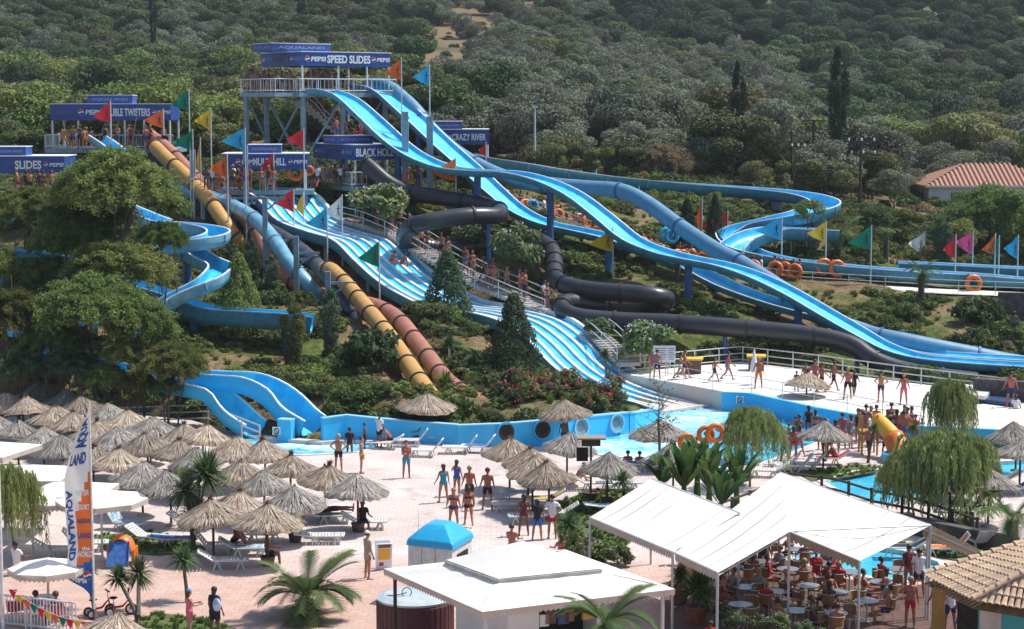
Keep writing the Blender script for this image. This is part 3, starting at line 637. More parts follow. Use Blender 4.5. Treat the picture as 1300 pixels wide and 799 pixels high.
flume('small blue slide piece glimpsed above the trees on the left', WP([(122, 180, 147), (140, 192, 145), (158, 208, 143), (176, 230, 141)], 8, .5), 1.2, .5, 'spiral body slides', side='slide_pale', th=.1, name='body_slide', m='slide_blue')
flume('short blue slide curl seen through the foliage at upper left', WP([(52, 256, 128), (66, 262, 126), (78, 274, 124), (95, 280, 123)], 8, .5), 1.1, .5, 'spiral body slides', side='slide_pale', th=.1, name='body_slide')
flume('tiny blue slide end at the far left under the branches', WP([(12, 282, 127), (22, 270, 127), (30, 264, 127.5)], 8, .5), 1.4, .5, 'spiral body slides', side='slide_pale', th=.1, name='body_slide')
# ---------------------------------------------------------------- lettering
def text_mesh(s, size=1.0, bold=.02):
    cu = bpy.data.curves.new('lettering', 'FONT'); cu.body = s; cu.size = size; cu.extrude = .012; cu.offset = bold * size; cu.resolution_u = 3
    o = bpy.data.objects.new('lettering', cu); C.objects.link(o)
    me = bpy.data.meshes.new_from_object(o, depsgraph=bpy.context.evaluated_depsgraph_get())
    bpy.data.objects.remove(o); bpy.data.curves.remove(cu); me.materials.clear(); me.name = 'lettering'
    return me
_tc = {}
def put_text(parent, s, width, height, org, ex, nrm, m, bold=.03, name='lettering', shear=0):
    """s fitted in width x height, lower left at org (parent space), running along ex, facing nrm"""
    key = (s, bold)
    if key not in _tc:
        me = text_mesh(s, 1.0, bold); co = np.zeros(len(me.vertices) * 3); me.vertices.foreach_get('co', co); co = co.reshape(-1, 3)
        _tc[key] = (me, co.min(0), co.max(0))
    me, lo, hi = _tc[key]; me = me.copy(); me.materials.clear()
    ex = Vector(ex).normalized(); nrm = Vector(nrm).normalized(); up = nrm.cross(ex)
    co = np.zeros(len(me.vertices) * 3); me.vertices.foreach_get('co', co); co = co.reshape(-1, 3)
    q = (co - lo) / (hi - lo + 1e-9); z = co[:, 2:3]
    out = np.array(org) + np.outer(q[:, 0] * width + shear * q[:, 1] * height, np.array(ex)) + np.outer(q[:, 1] * height, np.array(up)) + z * np.array(nrm)
    me.vertices.foreach_set('co', out.ravel()); me.update()
    return link(name, me, parent, m)
def roundel(parent, c, r, ex, nrm):
    """round red / white / blue emblem with a wavy band"""
    ex = Vector(ex).normalized(); nrm = Vector(nrm).normalized(); up = nrm.cross(ex); c = Vector(c)
    wave = lambda x: .16 * math.sin(math.pi * x)
    mb = MB(); n = 16
    def disc(f0, f1, k, off):
        mb.mi = k; xs = [-1 + 2 * i / n for i in range(n + 1)]; vs = []
        for x in xs:
            e = math.sqrt(max(0, 1 - x * x)); a = max(-e, min(e, f0(x, e))); b = max(-e, min(e, f1(x, e)))
            vs += [c + ex * x * r + up * a * r + nrm * off, c + ex * x * r + up * b * r + nrm * off]
        mb.add(vs, [(2 * i, 2 * i + 2, 2 * i + 3, 2 * i + 1) for i in range(n)])
    disc(lambda x, e: -e, lambda x, e: e, 0, .010)
    disc(lambda x, e: wave(x) + .22, lambda x, e: e * .93, 1, .016); disc(lambda x, e: -e * .93, lambda x, e: wave(x) - .22, 2, .016)
    mb.build('emblem', [M('letter_white'), M('sign_red'), M('sign_blue')], parent)
def brand_run(root, org, ex, nrm, items):
    """items: (kind, text, x, width, height, material)"""
    org = Vector(org); exn = Vector(ex).normalized(); n = Vector(nrm).normalized()
    for it in items:
        k, s, x, wd, ht, m = it; base = org + exn * x + n * .03 - Vector((0, 0, ht / 2))
        if k == 'o': roundel(root, org + exn * (x + wd / 2) + n * .03, wd / 2, exn, n)
        else: put_text(root, s, wd, ht, base, exn, n, M(m), shear=.18 if s == 'PEPSI' else 0, bold=.045 if ht > .7 else .03)
# ---------------------------------------------------------------- ride pavilions with blue fascias
def pavilion(label, px, pyt, pyb, D, phi, wl, wr, floor_py, right_items, left_items, rooflet, rails=True, wood=False, posts=None, deck=True, legs=True, group='ride start pavilions', rail_wr=None, rail_wl=None):
    """corner nearest the viewer at pixel (px, pyt..pyb); right face runs along er, left face along el"""
    c = W(px, pyb, D); zt = W(px, pyt, D).z; zf = W(px, floor_py, D).z; hF = zt - c.z
    root = empty('ride_pavilion', (c.x, c.y, zf), 0, label, 'pavilion', group)
    er = Vector((math.cos(phi), math.sin(phi), 0)); el = Vector((-math.sin(phi), math.cos(phi), 0)); z0 = c.z - zf
    def P(a, b, z): return er * a + el * b + Vector((0, 0, z))
    rot = Matrix(((er.x, el.x, 0), (er.y, el.y, 0), (0, 0, 1)))
    MB().box(P(wr / 2, wl / 2, z0 + hF / 2), (wr, wl, hF), M=rot).build('roof_fascia', M('sign_blue'), root)
    MB().box(P(wr / 2, wl / 2, z0 + hF + .03), (wr + .12, wl + .12, .06), M=rot).build('roof_edge', M('letter_white'), root)
    if rooflet:
        a0, b0, wa, wb, hh = rooflet
        MB().box(P(a0, b0, z0 + hF + .06 + hh / 2), (wa, wb, hh), M=rot).build('roof_vent_box', M('sign_blue'), root)
        MB().box(P(a0, b0, z0 + hF + .08 + hh), (wa + .08, wb + .08, .04), M=rot).build('roof_edge', M('letter_white'), root)
        put_text(root, 'AQUALAND', wa * .8, hh * .4, P(a0 - wa * .4, b0 - wb / 2 - .02, z0 + hF + .06 + hh * .3), er, -el, M('letter_pale'), name='lettering')
        put_text(root, 'AQUALAND', wb * .8, hh * .4, P(a0 - wa / 2 - .02, b0 + wb * .4, z0 + hF + .06 + hh * .3), -el, -er, M('letter_pale'), name='lettering')
    brand_run(root, P(0, -.0, z0 + hF / 2), er, -el, right_items)
    brand_run(root, P(-.0, wl, z0 + hF / 2), -el, -er, left_items)
    for (a, b) in (posts or [(.1, .1), (wr - .1, .1), (.1, wl - .1), (wr - .1, wl - .1), (wr * .5, .1), (.1, wl * .5)]):
        MB().bar(P(a, b, 0), P(a, b, z0), .08, 8).build('post', M('white_paint'), root)
    if deck:
        MB().box(P(wr / 2, wl / 2, -.2), (wr + .9, wl + .9, .35), M=rot).build('deck', M('steel_blue'), root)
    if rails: railing_local(root, [P(-.4, wl + .3, 0), P(-.4, -.4, 0), P(rail_wr if rail_wr else wr + .3, -.4, 0)])
    if legs:
        for (a, b) in ((.2, .2), (wr - .2, .2), (.2, wl - .2), (wr - .2, wl - .2)):
            q = P(a, b, 0) + root.location; g = h1(q.x, q.y)
            if zf - g > .8: MB().bar(P(a, b, g - zf - .3), P(a, b, -.3), .2, 8).build('support_column', M('steel_blue'), root)
    return root, P, rot
def railing_local(root, pts, h=1.0, step=.35, m='white_rail'):
    mb = MB()
    for a, b in zip(pts, pts[1:]):
        for z in (h, .12): MB().bar(a + Vector((0, 0, z)), b + Vector((0, 0, z)), .04, 6).build('rail', M(m), root)
        n = max(1, int((b - a).length / step))
        for i in range(n + 1):
            p = a.lerp(b, i / n); mb.bar(p + Vector((0, 0, .12)), p + Vector((0, 0, h)), .022, 4, cap=False)
        for i in range(0, int((b - a).length / 1.6) + 1):
            p = a + (b - a).normalized() * min(1.6 * i, (b - a).length); MB().bar(p, p + Vector((0, 0, h + .04)), .04, 6).build('post', M(m), root)
    o = mb.build('railing_bars', M(m), root); tag(o, kind='stuff')
def pep(x, s=1.0, m='letter_white'): return [('o', '', x, .5 * s, .5 * s, m), ('t', 'PEPSI', x + .58 * s, 1.35 * s, .38 * s, m)]
# speed slides tower
t_, P_, rot_ = pavilion('tallest pavilion, SPEED SLIDES in white on its blue fascia', 383, 66, 83.5, 148, R(36), 6.3, 8.0, 117,
    pep(.25, .95) + [('t', 'SPEED SLIDES', 2.25, 3.9, .62, 'letter_white')] + pep(6.25, .85), pep(.2, .8, 'letter_pale') + [('t', 'AQUA LAND', 1.75, 2.6, .42, 'letter_dull')] + pep(4.6, .8, 'letter_pale'), (1.2, 3.6, 5.2, 3.0, .62), legs=False, posts=[(.1, .1), (3.3, .1), (5.9, .1), (7.9, .1), (.1, 3.1), (.1, 6.2), (4, 5.5), (7.9, 6.2)], rail_wl=6)
for (a, b) in ((.2, .2), (.2, 6.0), (7.6, .2), (7.6, 6.0), (3.8, .3), (-1.8, 5.6)):
    q = P_(a, b, 0) + t_.location; g = h1(q.x, q.y); MB().bar(P_(a, b, g - t_.location.z - .3), P_(a, b, -.3), .22, 8).build('support_column', M('steel_blue'), t_)
zf = t_.location.z; g0 = h1(t_.location.x, t_.location.y) - zf
for (a, b) in (((.2, .2, -.3), (.2, 6.0, g0 * .75)), ((.2, 6.0, -.3), (.2, .2, g0 * .75)), ((.2, .2, g0 * .7), (3.8, .3, -.3)), ((3.8, .3, g0 * .7), (7.6, .2, -.3)), ((.2, 6., g0 * .5), (-1.8, 5.6, -.3)), ((3.8, .3, -.3), (7.6, .2, g0 * .7))):
    MB().bar(P_(*a), P_(*b), .1, 6).build('brace', M('steel_blue'), t_)
MB().box(P_(-1.2, 3.1, -.2), (2.0, 5.7, .3), M=rot_).build('queue_deck', M('steel_blue'), t_)
railing_local(t_, [P_(-2.1, 5.9, 0), P_(-2.1, .4, 0), P_(-.5, .35, 0)])
# double twisters
pavilion('long pavilion behind the left trees, sign partly reading TWISTERS', 64.5, 132.5, 153, 150, R(1), 4.5, 9.3, 188,
    [('t', 'AQUA', .35, 1.3, .4, 'letter_dull')] + pep(2.1) + [('t', 'DOUBLE TWISTERS', 3.95, 3.75, .62, 'letter_white')] + pep(7.85, .72), [], (4.5, 1.5, 3.5, 2, .62), posts=[(.1, .1), (2.1, .1), (4.6, .1), (5.7, .1), (7.2, .1), (9.2, .1), (.1, 4.3), (9.2, 4.3)], rail_wr=9.5)
pavilion('low pavilion at the left edge, sign ending in SLIDES', -38, 199, 220, 135, R(1), 4, 6.6, 246, [('t', 'SLIDES', 3.15, 1.85, .6, 'letter_white')] + pep(5.15, .7), [], (2.7, 1.5, 2.2, 2, .6), rails=False)
pavilion('pavilion with MULTI HILL on its fascia above the striped slide', 283, 196, 215.5, 141, R(4), 4.2, 6.15, 241,
    pep(.9, .8) + [('t', 'MULTI HILL', 2.2, 2.4, .55, 'letter_white')] + pep(4.75, .7), [('t', 'HILL', .2, 1.2, .5, 'letter_pale')], (3.0, 1.8, 2.4, 2, .6), rails=False, posts=[(.1, .1), (1.6, .1), (3.6, .1), (6.0, .1), (.1, 4), (6, 4)])
pavilion('pavilion with BLACK HOLE on its fascia above the start of the dark tube', 450, 184.5, 203.5, 143, R(30), 7.4, 3.7, 236,
    [('t', 'BLACK HOLE', .12, 3.1, .62, 'letter_white')], pep(.4, .85, 'letter_pale') + [('t', 'AQUA LAND', 2.1, 2.4, .42, 'letter_dull')] + pep(5.3, .85, 'letter_pale'), (1.0, 3.2, 3.0, 2.4, .6), posts=[(.1, .1), (3.6, .1), (.1, 3.7), (.1, 7.3), (3.6, 7.3)], rail_wr=.8)
pavilion('pavilion with CRAZY RIVER on its fascia behind the speed slides', 545, 165, 183.5, 157, R(2), 4, 4.85, 208,
    pep(.3, .75) + [('t', 'CRAZY RIVER', 1.85, 2.75, .55, 'letter_white')], [], (1.5, 1.4, 2.4, 2, .6), rails=False)
# ---------------------------------------------------------------- flags
FLAGS = [(141.5,128,185,'red',21,24),(208,138,172,'orange',24,22),(241,114,185,'green',22,23),(269,138,238,'yellow',19,24),(246,164,250,'green',24,22),(255,175,222,'amber',6,38),(313.5,162,330,'sky',28,26),(290.6,195,330,'orange',20,26),
 (386,163,205,'red',20,22),(348,193,243,'red',14,26),(337,226,256,'green',18,18),(510,73,150,'orange',20,24),(545.6,82,150,'sky',18,24),(579,200,285,'orange',28,26),(617,180,203,'red',8,16),(683,190,222,'red',10,26),(661,196,222,'green',7,16),
 (738,216,240,'yellow',16,19),(757,215,240,'sky',10,18),(811,236,262,'green',8,18),(778,289,355,'yellow',28,26),(891,251,300,'orange',8,40),(923.5,267,305,'red',27,27),(992,275,345,'sky',30,27),(1004,277,325,'white',12,26),(1024,280,320,'sky',20,20),
 (1048,281,348,'yellow',21,25),(1105,286,361,'green',26,27),(1173,294,340,'white',20,26),(1212,297,369,'red',15,27),(1234,293,355,'pink',20,26),(1262,296,367,'orange',15,24),(1267,299,368,'green',14,24),(1291,298,370,'sky',16,28),
 (374.5,240,380,'red',24,26),(386,244,315,'yellow',9,26),(435,247,336,'white',20,28),(416,263,345,'sky',25,27),(482,306,392,'green',23,30)]
FC = dict(red=(.62,.02,.03), orange=(.72,.13,.025), green=(.0,.20,.12), yellow=(.72,.46,.03), amber=(.6,.28,.03), sky=(.03,.36,.62), white=(.72,.75,.74), pink=(.72,.09,.25))
for k, v in FC.items(): mat('flag_' + k, v, .8, trans=.25)
mat('flag_print', (.03, .04, .06), .8)
where = {141.5:'in front of the twister pavilion sign',208:'by the right end of the twister pavilion',241:'behind the twister pavilion, highest on the left',269:'beside the blue twister masts',246:'just below the highest green one',255:'hanging limp between two green and yellow flags',313.5:'before the MULTI HILL roof',290.6:'over the pink twister tube',386:'left of the BLACK HOLE sign',348:'hanging over MULTI HILL lettering',337:'at the top of the striped slide',510:'left of the speed tower slides, high up',545.6:'topmost blue flag beside the speed slides',579:'above the dark tube bend',617:'tiny one below CRAZY RIVER',683:'beside the speed slide crest',661:'small one behind the speed slide',738:'small one at the upper river channel',757:'small one over the upper river channel',811:'small one beside the teal tube',778:'on the slope above the dark tube',891:'hanging limp near the river queue',923.5:'near the ring queue on the right',992:'largest blue one by the river bend',1004:'beside the largest blue flag',1024:'behind the white one at the river bend',1048:'over the straight river channel',1105:'over the straight river channel',1173:'by the palm at the right path',1212:'over the boy with the orange ring',1234:'only pink flag in the park',1262:'by the white gate at far right',1267:'by the white gate at far right',1291:'last one at the right edge',374.5:'at the head of the striped slide',386.1:'x',435:'above the striped slide with a black figure',416:'translucent over the striped slide',482:'lowest flag of the striped slide'}
def flag(i, px, y0, y1, col, fw, fh):
    # depth: ground under the mast base
    D = hit(px, y1).y if i not in (11, 12) else 146
    if px < 270 and y1 < 260: D = 140
    if i in (6, 7): D = 136
    if i in (8, 9, 10): D = 141
    if px == 617: D = 155
    if i in (34, 35, 36, 37): D = [137.5, 138.5, 134, 132.5][i - 34]
    if i == 38: D = 127
    b = W(px, y1, D); t = W(px, y0, D); s = D / F
    g = h1(b.x, b.y)
    lb = '%s pennant on a mast, %s' % ({'sky':'light blue','amber':'amber yellow'}.get(col, col), where.get(px, 'near the slides'))
    if i == 35: lb = 'narrow yellow pennant at the head of the striped slide'
    zb = g - .2 if b.z < g + 6 else b.z
    rt = empty('pennant_flag', (b.x, b.y, zb), 0, lb, 'flag', 'pennant flags around the slides'); hgt_ = t.z - zb
    MB().bar((0, 0, 0), (0, 0, hgt_), .055, 8, .04).build('flagpole', M('white_rail'), rt)
    rng = random.Random(i * 7 + 1); wd = fw * s * 1.15; ht = fh * s * 1.12; z1 = hgt_ - .08; nx, nz = 10, 6; ph = rng.uniform(0, 6); amp = .10 * (1 + (1 if fw < 10 else 0)); dx = rng.uniform(-.35, .35)
    tipz = z1 - ht * rng.uniform(.5, .75); mb = MB(); vs = []
    dirx = Vector((-math.cos(dx), math.sin(dx) * .8, 0))
    def pt(u, v_, off=0):
        top = z1 + (tipz - z1) * u ** 1.1; bot = (z1 - ht) + (tipz - z1 + ht) * u ** 1.1
        q = dirx * (wd * u * (1 - .04 * math.sin(3 * u + ph)))
        return Vector((q.x, q.y + amp * math.sin(7 * u + ph + v_ * 1.4) * (u + .1) * min(1.2, wd) + off, top + (bot - top) * v_ + .04 * math.sin(5 * u + ph)))
    for a in range(nx + 1):
        for c_ in range(nz + 1): vs.append(pt(a / nx, c_ / nz))
    mb.add(vs, [(a * (nz + 1) + c_, (a + 1) * (nz + 1) + c_, (a + 1) * (nz + 1) + c_ + 1, a * (nz + 1) + c_ + 1) for a in range(nx) for c_ in range(nz)])
    mb.build('cloth', M('flag_' + col), rt, smooth=True)
    if fw > 9:   # little printed figure: body, head, spread limbs
        mb = MB()
        for (u0, v0, u1, v1, th) in ((.2, .35, .22, .62, .05), (.12, .48, .32, .42, .035), (.22, .62, .14, .78, .035), (.22, .62, .32, .76, .035), (.19, .27, .20, .33, .06), (.12, .82, .34, .82, .02)):
            for off in (-.012, .012):
                mb.add([pt(u0 - th / 2, v0, off), pt(u0 + th / 2, v0 + .02, off), pt(u1 + th / 2, v1 + .02, off), pt(u1 - th / 2, v1, off)], [(0, 1, 2, 3)])
        mb.build('print', M('flag_print'), rt)
for i, f in enumerate(FLAGS): flag(i, *f)
# ---------------------------------------------------------------- blue masts with cross arms carrying the tubes
for k, (px, y0, y1, D, arms, lb) in enumerate([(292, 252, 335, 138, [(258, 30, 32)], 'pale blue steel mast left of the pink tube, in the trees'), (338, 250, 384, 132, [(306, -4, 26), (252, -18, 24)], 'pale blue steel mast with a high cross arm beside the light blue tube'),
        (377, 300, 404, 127, [(322, 0, 28), (330, 0, 10)], 'pale blue steel mast before the striped slide'), (417, 345, 420, 122, [(360, 0, 34)], 'pale blue steel mast where the yellow tube emerges'), (246, 190, 262, 141, [(252, 0, 48), (238, 0, 20)], 'leftmost pale blue mast by the yellow tube'), (313, 185, 300, 139, [(252, -20, 10)], 'pale blue mast under the MULTI HILL pavilion'),
        (515, 142, 265, 144, [(150, -4, 4)], 'thick blue column under the speed slides behind BLACK HOLE'), (546, 148, 245, 146, [(158, -4, 4)], 'thick blue column beside the CRAZY RIVER roof')]):
    b = W(px, y1, D); g = h1(b.x, b.y); t = W(px, y0, D); rt = empty('steel_mast', (b.x, b.y, g), 0, lb, 'mast', 'steel masts carrying the tube slides'); s = D / F; r = .17 if k < 6 else .24
    MB().box((0, 0, (t.z - g - .3) / 2), (r * 2, r * 2, t.z - g + .3)).build('mast_column', M('steel_blue'), rt)
    for (ya, xa, xb) in arms:
        za = W(px, ya, D).z - g
        MB().box(((xa + xb) / 2 * s, .0 + r + .06, za), (abs(xb - xa) * s + .1, .14, .18)).build('cross_arm', M('steel_blue'), rt)
        if k < 6: MB().bar((0, r + .06, za - .9), (xb * s * .8, r + .06, za - .05), .06, 6).build('brace', M('steel_blue'), rt)
# ---------------------------------------------------------------- railings
def railing(label, pts, h=1.0, rails=(.97, .55, .16), r=.035, step=1.9, m='white_rail', group=None, name='railing'):
    root = empty(name, pts[0], 0, label, 'railing', group)
    for z in rails:
        MB().path([p - pts[0] + Vector((0, 0, z)) for p in pts], r, 6).build('rail', M(m), root)
    P = resample(pts, step)
    for p in P: MB().bar(p - pts[0] - Vector((0, 0, .1)), p - pts[0] + Vector((0, 0, h)), r * 1.15, 6).build('post', M(m), root)
    return root
railing('white three rail fence along the back of the upper walkway', gp([(786, 474), (860, 467), (940, 459.5), (1030, 470), (1130, 484), (1280, 503)], .9), 1.0, group='white tubular railings')
railing('thin white fence along the pool side of the upper walkway', gp([(830, 481.5), (880, 490), (917, 497.5), (952, 499.5), (1035, 516), (1110, 531), (1172, 541)], .9), .95, (.95, .5), .022, 2.6, group='white tubular railings')
railing('white railing stepping down beside the left curled chute', [G(150, 542), G(200, 540), G(262, 538), G(330, 566)], 1.05, (1.02, .66, .3), .04, 2.2, group='white tubular railings')
railing('white railing along the path with orange rings', [W(940, 352, 139.5), W(1000, 359, 139), W(1060, 363, 138.8), W(1130, 367, 138.4), W(1200, 371, 138), W(1310, 375, 137.6)], .9, (.88, .5), .03, 2.4, group='white tubular railings')
railing('white railing by the upper ring queue', [W(640, 262, 150), W(680, 270, 149), W(730, 290, 147), W(790, 310, 144), W(850, 330, 141)], 1.0, (.95, .5), .03, 2.2, group='white tubular railings')
# stairs beside the striped slide
def stairs(label, L, wdt=1.6, rise=.17):
    P = [W(*q) for q in L]; root = empty('queue_stairs', P[0], 0, label, 'stairs'); Q = resample(P, .42); fr = frames(Q)
    for i, (p, (t, r, u)) in enumerate(zip(Q, fr)):
        rz = math.atan2(t.y, t.x); MB().box(p - P[0] + Vector((0, 0, -.12)), (.46, wdt, .24), rz).build('step', M('concrete'), root)
    sides = []
    for sgn in (-1, 1):
        q = [p + r * sgn * (wdt / 2 + .06) for p, (t, r, u) in zip(Q, fr)][::3]
        sides.append(q); zz = [q[0]]
        for a, b in zip(q, q[1:]): zz.append(b)
        for z in (.95, .5): MB().path([p - P[0] + Vector((0, 0, z)) for p in q], .035, 6).build('rail', M('white_rail'), root)
        for p in q[::2]: MB().bar(p - P[0] - Vector((0, 0, .25)), p - P[0] + Vector((0, 0, .95)), .035, 6).build('post', M('white_rail'), root)
    return Q
ST1 = stairs('white railed stairs climbing beside the striped slide', [(708, 398, 124.2), (678, 386, 126.2), (650, 374, 128), (615, 360, 130.2), (585, 344, 132), (556, 328, 133.6), (530, 312, 135.2), (504, 297, 137), (474, 285, 138.8), (440, 277, 140.2)], 2.0)
ST2 = stairs('steep stairs under the speed slide tower', [(444, 183, 152), (425, 165, 152), (405, 148, 152), (388, 134, 151.5), (378, 128, 151)], 1.4)
ST3 = stairs('long pale ramp of the ring queue below the teal tube', [(636, 262, 151.5), (680, 275, 150), (720, 292, 148), (760, 305, 146), (800, 318, 144), (850, 334, 142)], 2.0)
stairs('white railed steps beside the dark tube, right of the striped slide', [(798, 460, 115.5), (785, 448, 117), (768, 432, 119), (752, 420, 121)], 1.4)
tag(poly_sheet('upper_path', [[W(930, 350, 140.6), W(1000, 357, 140), W(1060, 360, 139.8), W(1130, 364, 139.4), W(1200, 368, 139), W(1320, 373, 138.6), W(1320, 379, 137.4), W(1200, 374, 137.6), W(1130, 370, 138), W(1060, 366, 138.2), W(1000, 362, 138.6), W(930, 355, 139)]], 0, M('deck_concrete')), 'narrow pale path along the river channel', 'path', kind='structure')
for o_ in [bpy.data.objects['upper_path']]:
    me_ = o_.data; L_ = [W(930, 350, 140.6), W(1000, 357, 140), W(1060, 360, 139.8), W(1130, 364, 139.4), W(1200, 368, 139), W(1320, 373, 138.6), W(1320, 379, 137.4), W(1200, 374, 137.6), W(1130, 370, 138), W(1060, 366, 138.2), W(1000, 362, 138.6), W(930, 355, 139)]
    for v_, q_ in zip(me_.vertices, L_): v_.co = Vector((q_.x, q_.y, q_.z + .05))
# ---------------------------------------------------------------- white house with tiled roof, far right
def house():
    c = W(1178, 292, 196); g = h1(c.x, c.y) - .5; s = 196 / F
    root = empty('white_house', (c.x, c.y, g), R(0), 'white house with a red tiled hip roof among the trees at right', 'house')
    zw = W(1178, 237, 196).z - g; wd = 165 * s; dp = 9.
    MB().box((wd / 2, dp / 2, zw / 2), (wd, dp, zw)).build('wall', M('plaster'), root)
    ov = .5; zr = W(1230, 209, 200).z - g; a = [(-ov, -ov, zw), (wd + ov, -ov, zw), (wd + ov, dp + ov, zw), (-ov, dp + ov, zw)]; b = [(4.6, dp / 2, zr), (wd - 4, dp / 2, zr)]
    mb = MB(); mb.add(a + b, [(0, 1, 5, 4), (1, 2, 5), (2, 3, 4, 5), (3, 0, 4), (3, 2, 1, 0)]); mb.build('roof', M('roof_red'), root)
    # tile courses on the two visible slopes
    tb = MB(); n = int((wd + 2 * ov) / .5)
    for i in range(n):
        x = -ov + .25 + i * .5; top = min(1, min((x + ov) / (4.6 + ov), (wd + ov - x) / (4 + ov)))
        tb.bar((x, -ov - .02, zw + .06), (x, -ov + (dp / 2 + ov) * top, zw + (zr - zw) * top + .08), .13, 6)
    n2_ = int((dp + 2 * ov) / .5)
    for i in range(n2_):
        y = -ov + .25 + i * .5; top = min(1, min((y + ov), (dp + ov - y)) / (dp / 2 + ov)); tb.bar((-ov - .02, y, zw + .06), (-ov + (4.6 + ov) * top, y, zw + (zr - zw) * top + .08), .13, 6)
    tag(tb.build('roof_tiles', M('roof_red'), root), kind='stuff')
    MB().box((wd / 2, -ov - .05, zw + .02), (wd + 2 * ov, .1, .18)).build('gutter', M('white_paint'), root)
    f = MB().box((3.6, -.02, zw - 1.55), (3.0, .12, 2.1)).build('window', M('white_paint'), root)
    MB().box((3.6, -.06, zw - 1.55), (2.75, .1, 1.9)).build('pane', M('window_dark'), f)
    f = MB().box((9.6, -.02, zw - 1.55), (1.6, .12, 1.6)).build('window', M('white_paint'), root)
    MB().box((9.6, -.06, zw - 1.55), (1.4, .1, 1.4)).build('pane', M('window_dark'), f)
house()
# ---------------------------------------------------------------- power poles
def pole_at(px, y0, y1, D, arms, label, ins=True):
    b = W(px, y1, D); t = W(px, y0, D); g = h1(b.x, b.y); s = D / F; rt = empty('utility_pole', (b.x, b.y, g), 0, label, 'utility pole', 'power line poles')
    MB().bar((0, 0, -.3), (0, 0, t.z - g), .16, 8, .11).build('pole', M('power_wood'), rt)
    for (ya, xa, xb) in arms:
        za = W(px, ya, D).z - g; MB().box(((xa + xb) / 2 * s, -.18, za), (abs(xb - xa) * s, .12, .12)).build('cross_arm', M('power_wood'), rt)
        for x in (xa, (xa + xb) / 2, xb): MB().lathe([(.05, 0), (.12, .05), (.07, .12), (.12, .17), (.05, .28)], (x * s, -.18, za + .05), 8).build('insulator', M('insulator'), rt)
    return [Vector((b.x + x * s, b.y - .18, W(px, ya, D).z + .3)) for (ya, xa, xb) in arms[:1] for x in (xa, xb)]
A1 = pole_at(1004, 167, 246, 178, [(187, 0, 16)], 'dark power pole, leftmost of three')
A2 = pole_at(1032, 152, 215, 186, [(153.5, -15, 15)], 'thin power pole with a wide top arm and insulators')
A3 = pole_at(1091.5, 170, 262, 174, [(180, -16, 16), (196, -12, 17)], 'tallest dark power pole with two cross arms')
wr_ = empty('power_line', (0, 0, 0), 0, 'sagging wires between the power poles', 'power line')
for a, b in ((A1[1], A2[0]), (A2[0], A3[0]), (A2[1], A3[1])):
    MB().path([a.lerp(b, t / 10) - Vector((0, 0, 1.2 * 4 * (t / 10) * (1 - t / 10))) for t in range(11)], .022, 4).build('wire', M('dark'), wr_)
b_ = W(679, 175, 172); g_ = h1(b_.x, b_.y); rt = empty('lamp_post', (b_.x, b_.y, g_), 0, 'pale lamp post in the trees behind the speed slides', 'lamp post')
MB().bar((0, 0, 0), (0, 0, W(679, 137, 172).z - g_), .13, 8, .09).build('post', M('white_rail'), rt); MB().box((0, 0, W(679, 136, 172).z - g_), (.5, .3, .18)).build('lamp_head', M('white_paint'), rt)
# ---------------------------------------------------------------- stone walls, boundary
def boxwall(name, a, b, t, z1, m, label, z0=-.2):
    d = (b - a); rt = empty(name, (a.x, a.y, 0), 0, label, 'wall'); MB().box((d.x / 2, d.y / 2, (z0 + z1) / 2), (math.hypot(d.x, d.y), t, z1 - z0), math.atan2(d.y, d.x)).build('wall_body', m, rt); return rt
boxwall('stone_wall', G(1236, 525, 0), G(1330, 533, 0), .5, 2.0, M('stone_wall'), 'dark stone wall at the right end of the upper walkway')
boxwall('stone_wall', W(1266, 402, 132), W(1340, 405, 131), .5, W(1266, 371, 132).z, M('stone_wall'), 'dark retaining wall at the right edge of the slope', 1.0)
rt = empty('pump_cover', G(1212, 499, .9), 0, 'low blue and white slab platform beside the stone wall', 'platform')
p0 = rt.location
for (a, z, m) in (([(1196, 500), (1290, 512), (1300, 500), (1215, 489)], 1.15, 'sign_navy'), ([(1190, 497), (1250, 503), (1262, 493), (1212, 486)], 1.35, 'concrete_pale')):
    q = gp(a, z); mb = MB(); mb.add([Vector((p.x, p.y, z)) - p0 for p in q] + [Vector((p.x, p.y, z - .2)) - p0 for p in q], [(0, 1, 2, 3), (0, 4, 5, 1), (1, 5, 6, 2), (2, 6, 7, 3), (3, 7, 4, 0)]); mb.build('slab', M(m), rt)
# ---------------------------------------------------------------- foliage
def leafmat(name, a, b, ns=1.2, ov=.34, hue=.03, trans=.25): return mat(name, a, .75, b, ns, mix=(.35, .65), objvar=ov, hue=hue, trans=trans, spec=.25)
leafmat('leaf_dark', (0.038, 0.066, 0.026), (0.066, 0.10, 0.036))
leafmat('leaf_oak', (0.055, 0.085, 0.032), (0.095, 0.12, 0.045))
leafmat('leaf_mid', (0.11, 0.165, 0.045), (0.18, 0.21, 0.06))
leafmat('leaf_olive', (0.125, 0.145, 0.095), (0.19, 0.205, 0.145), hue=.01)
leafmat('leaf_yellow', (0.150, 0.163, 0.058), (0.195, 0.189, 0.078))
leafmat('leaf_dry', (0.208, 0.168, 0.096), (0.272, 0.208, 0.120))
leafmat('leaf_feather', (0.12, 0.165, 0.048), (0.19, 0.225, 0.072), .5, trans=.4)
leafmat('leaf_willow', (0.192, 0.248, 0.080), (0.272, 0.320, 0.120), .8)
leafmat('leaf_conifer', (0.048, 0.088, 0.045), (0.088, 0.136, 0.072), 1.0)
leafmat('leaf_cypress', (0.022, 0.042, 0.022), (0.035, 0.058, 0.029), 1.0)
leafmat('leaf_oleander', (0.088, 0.136, 0.048), (0.152, 0.192, 0.080), 1.5)
leafmat('leaf_grass', (0.112, 0.169, 0.035), (0.200, 0.231, 0.062), 2)
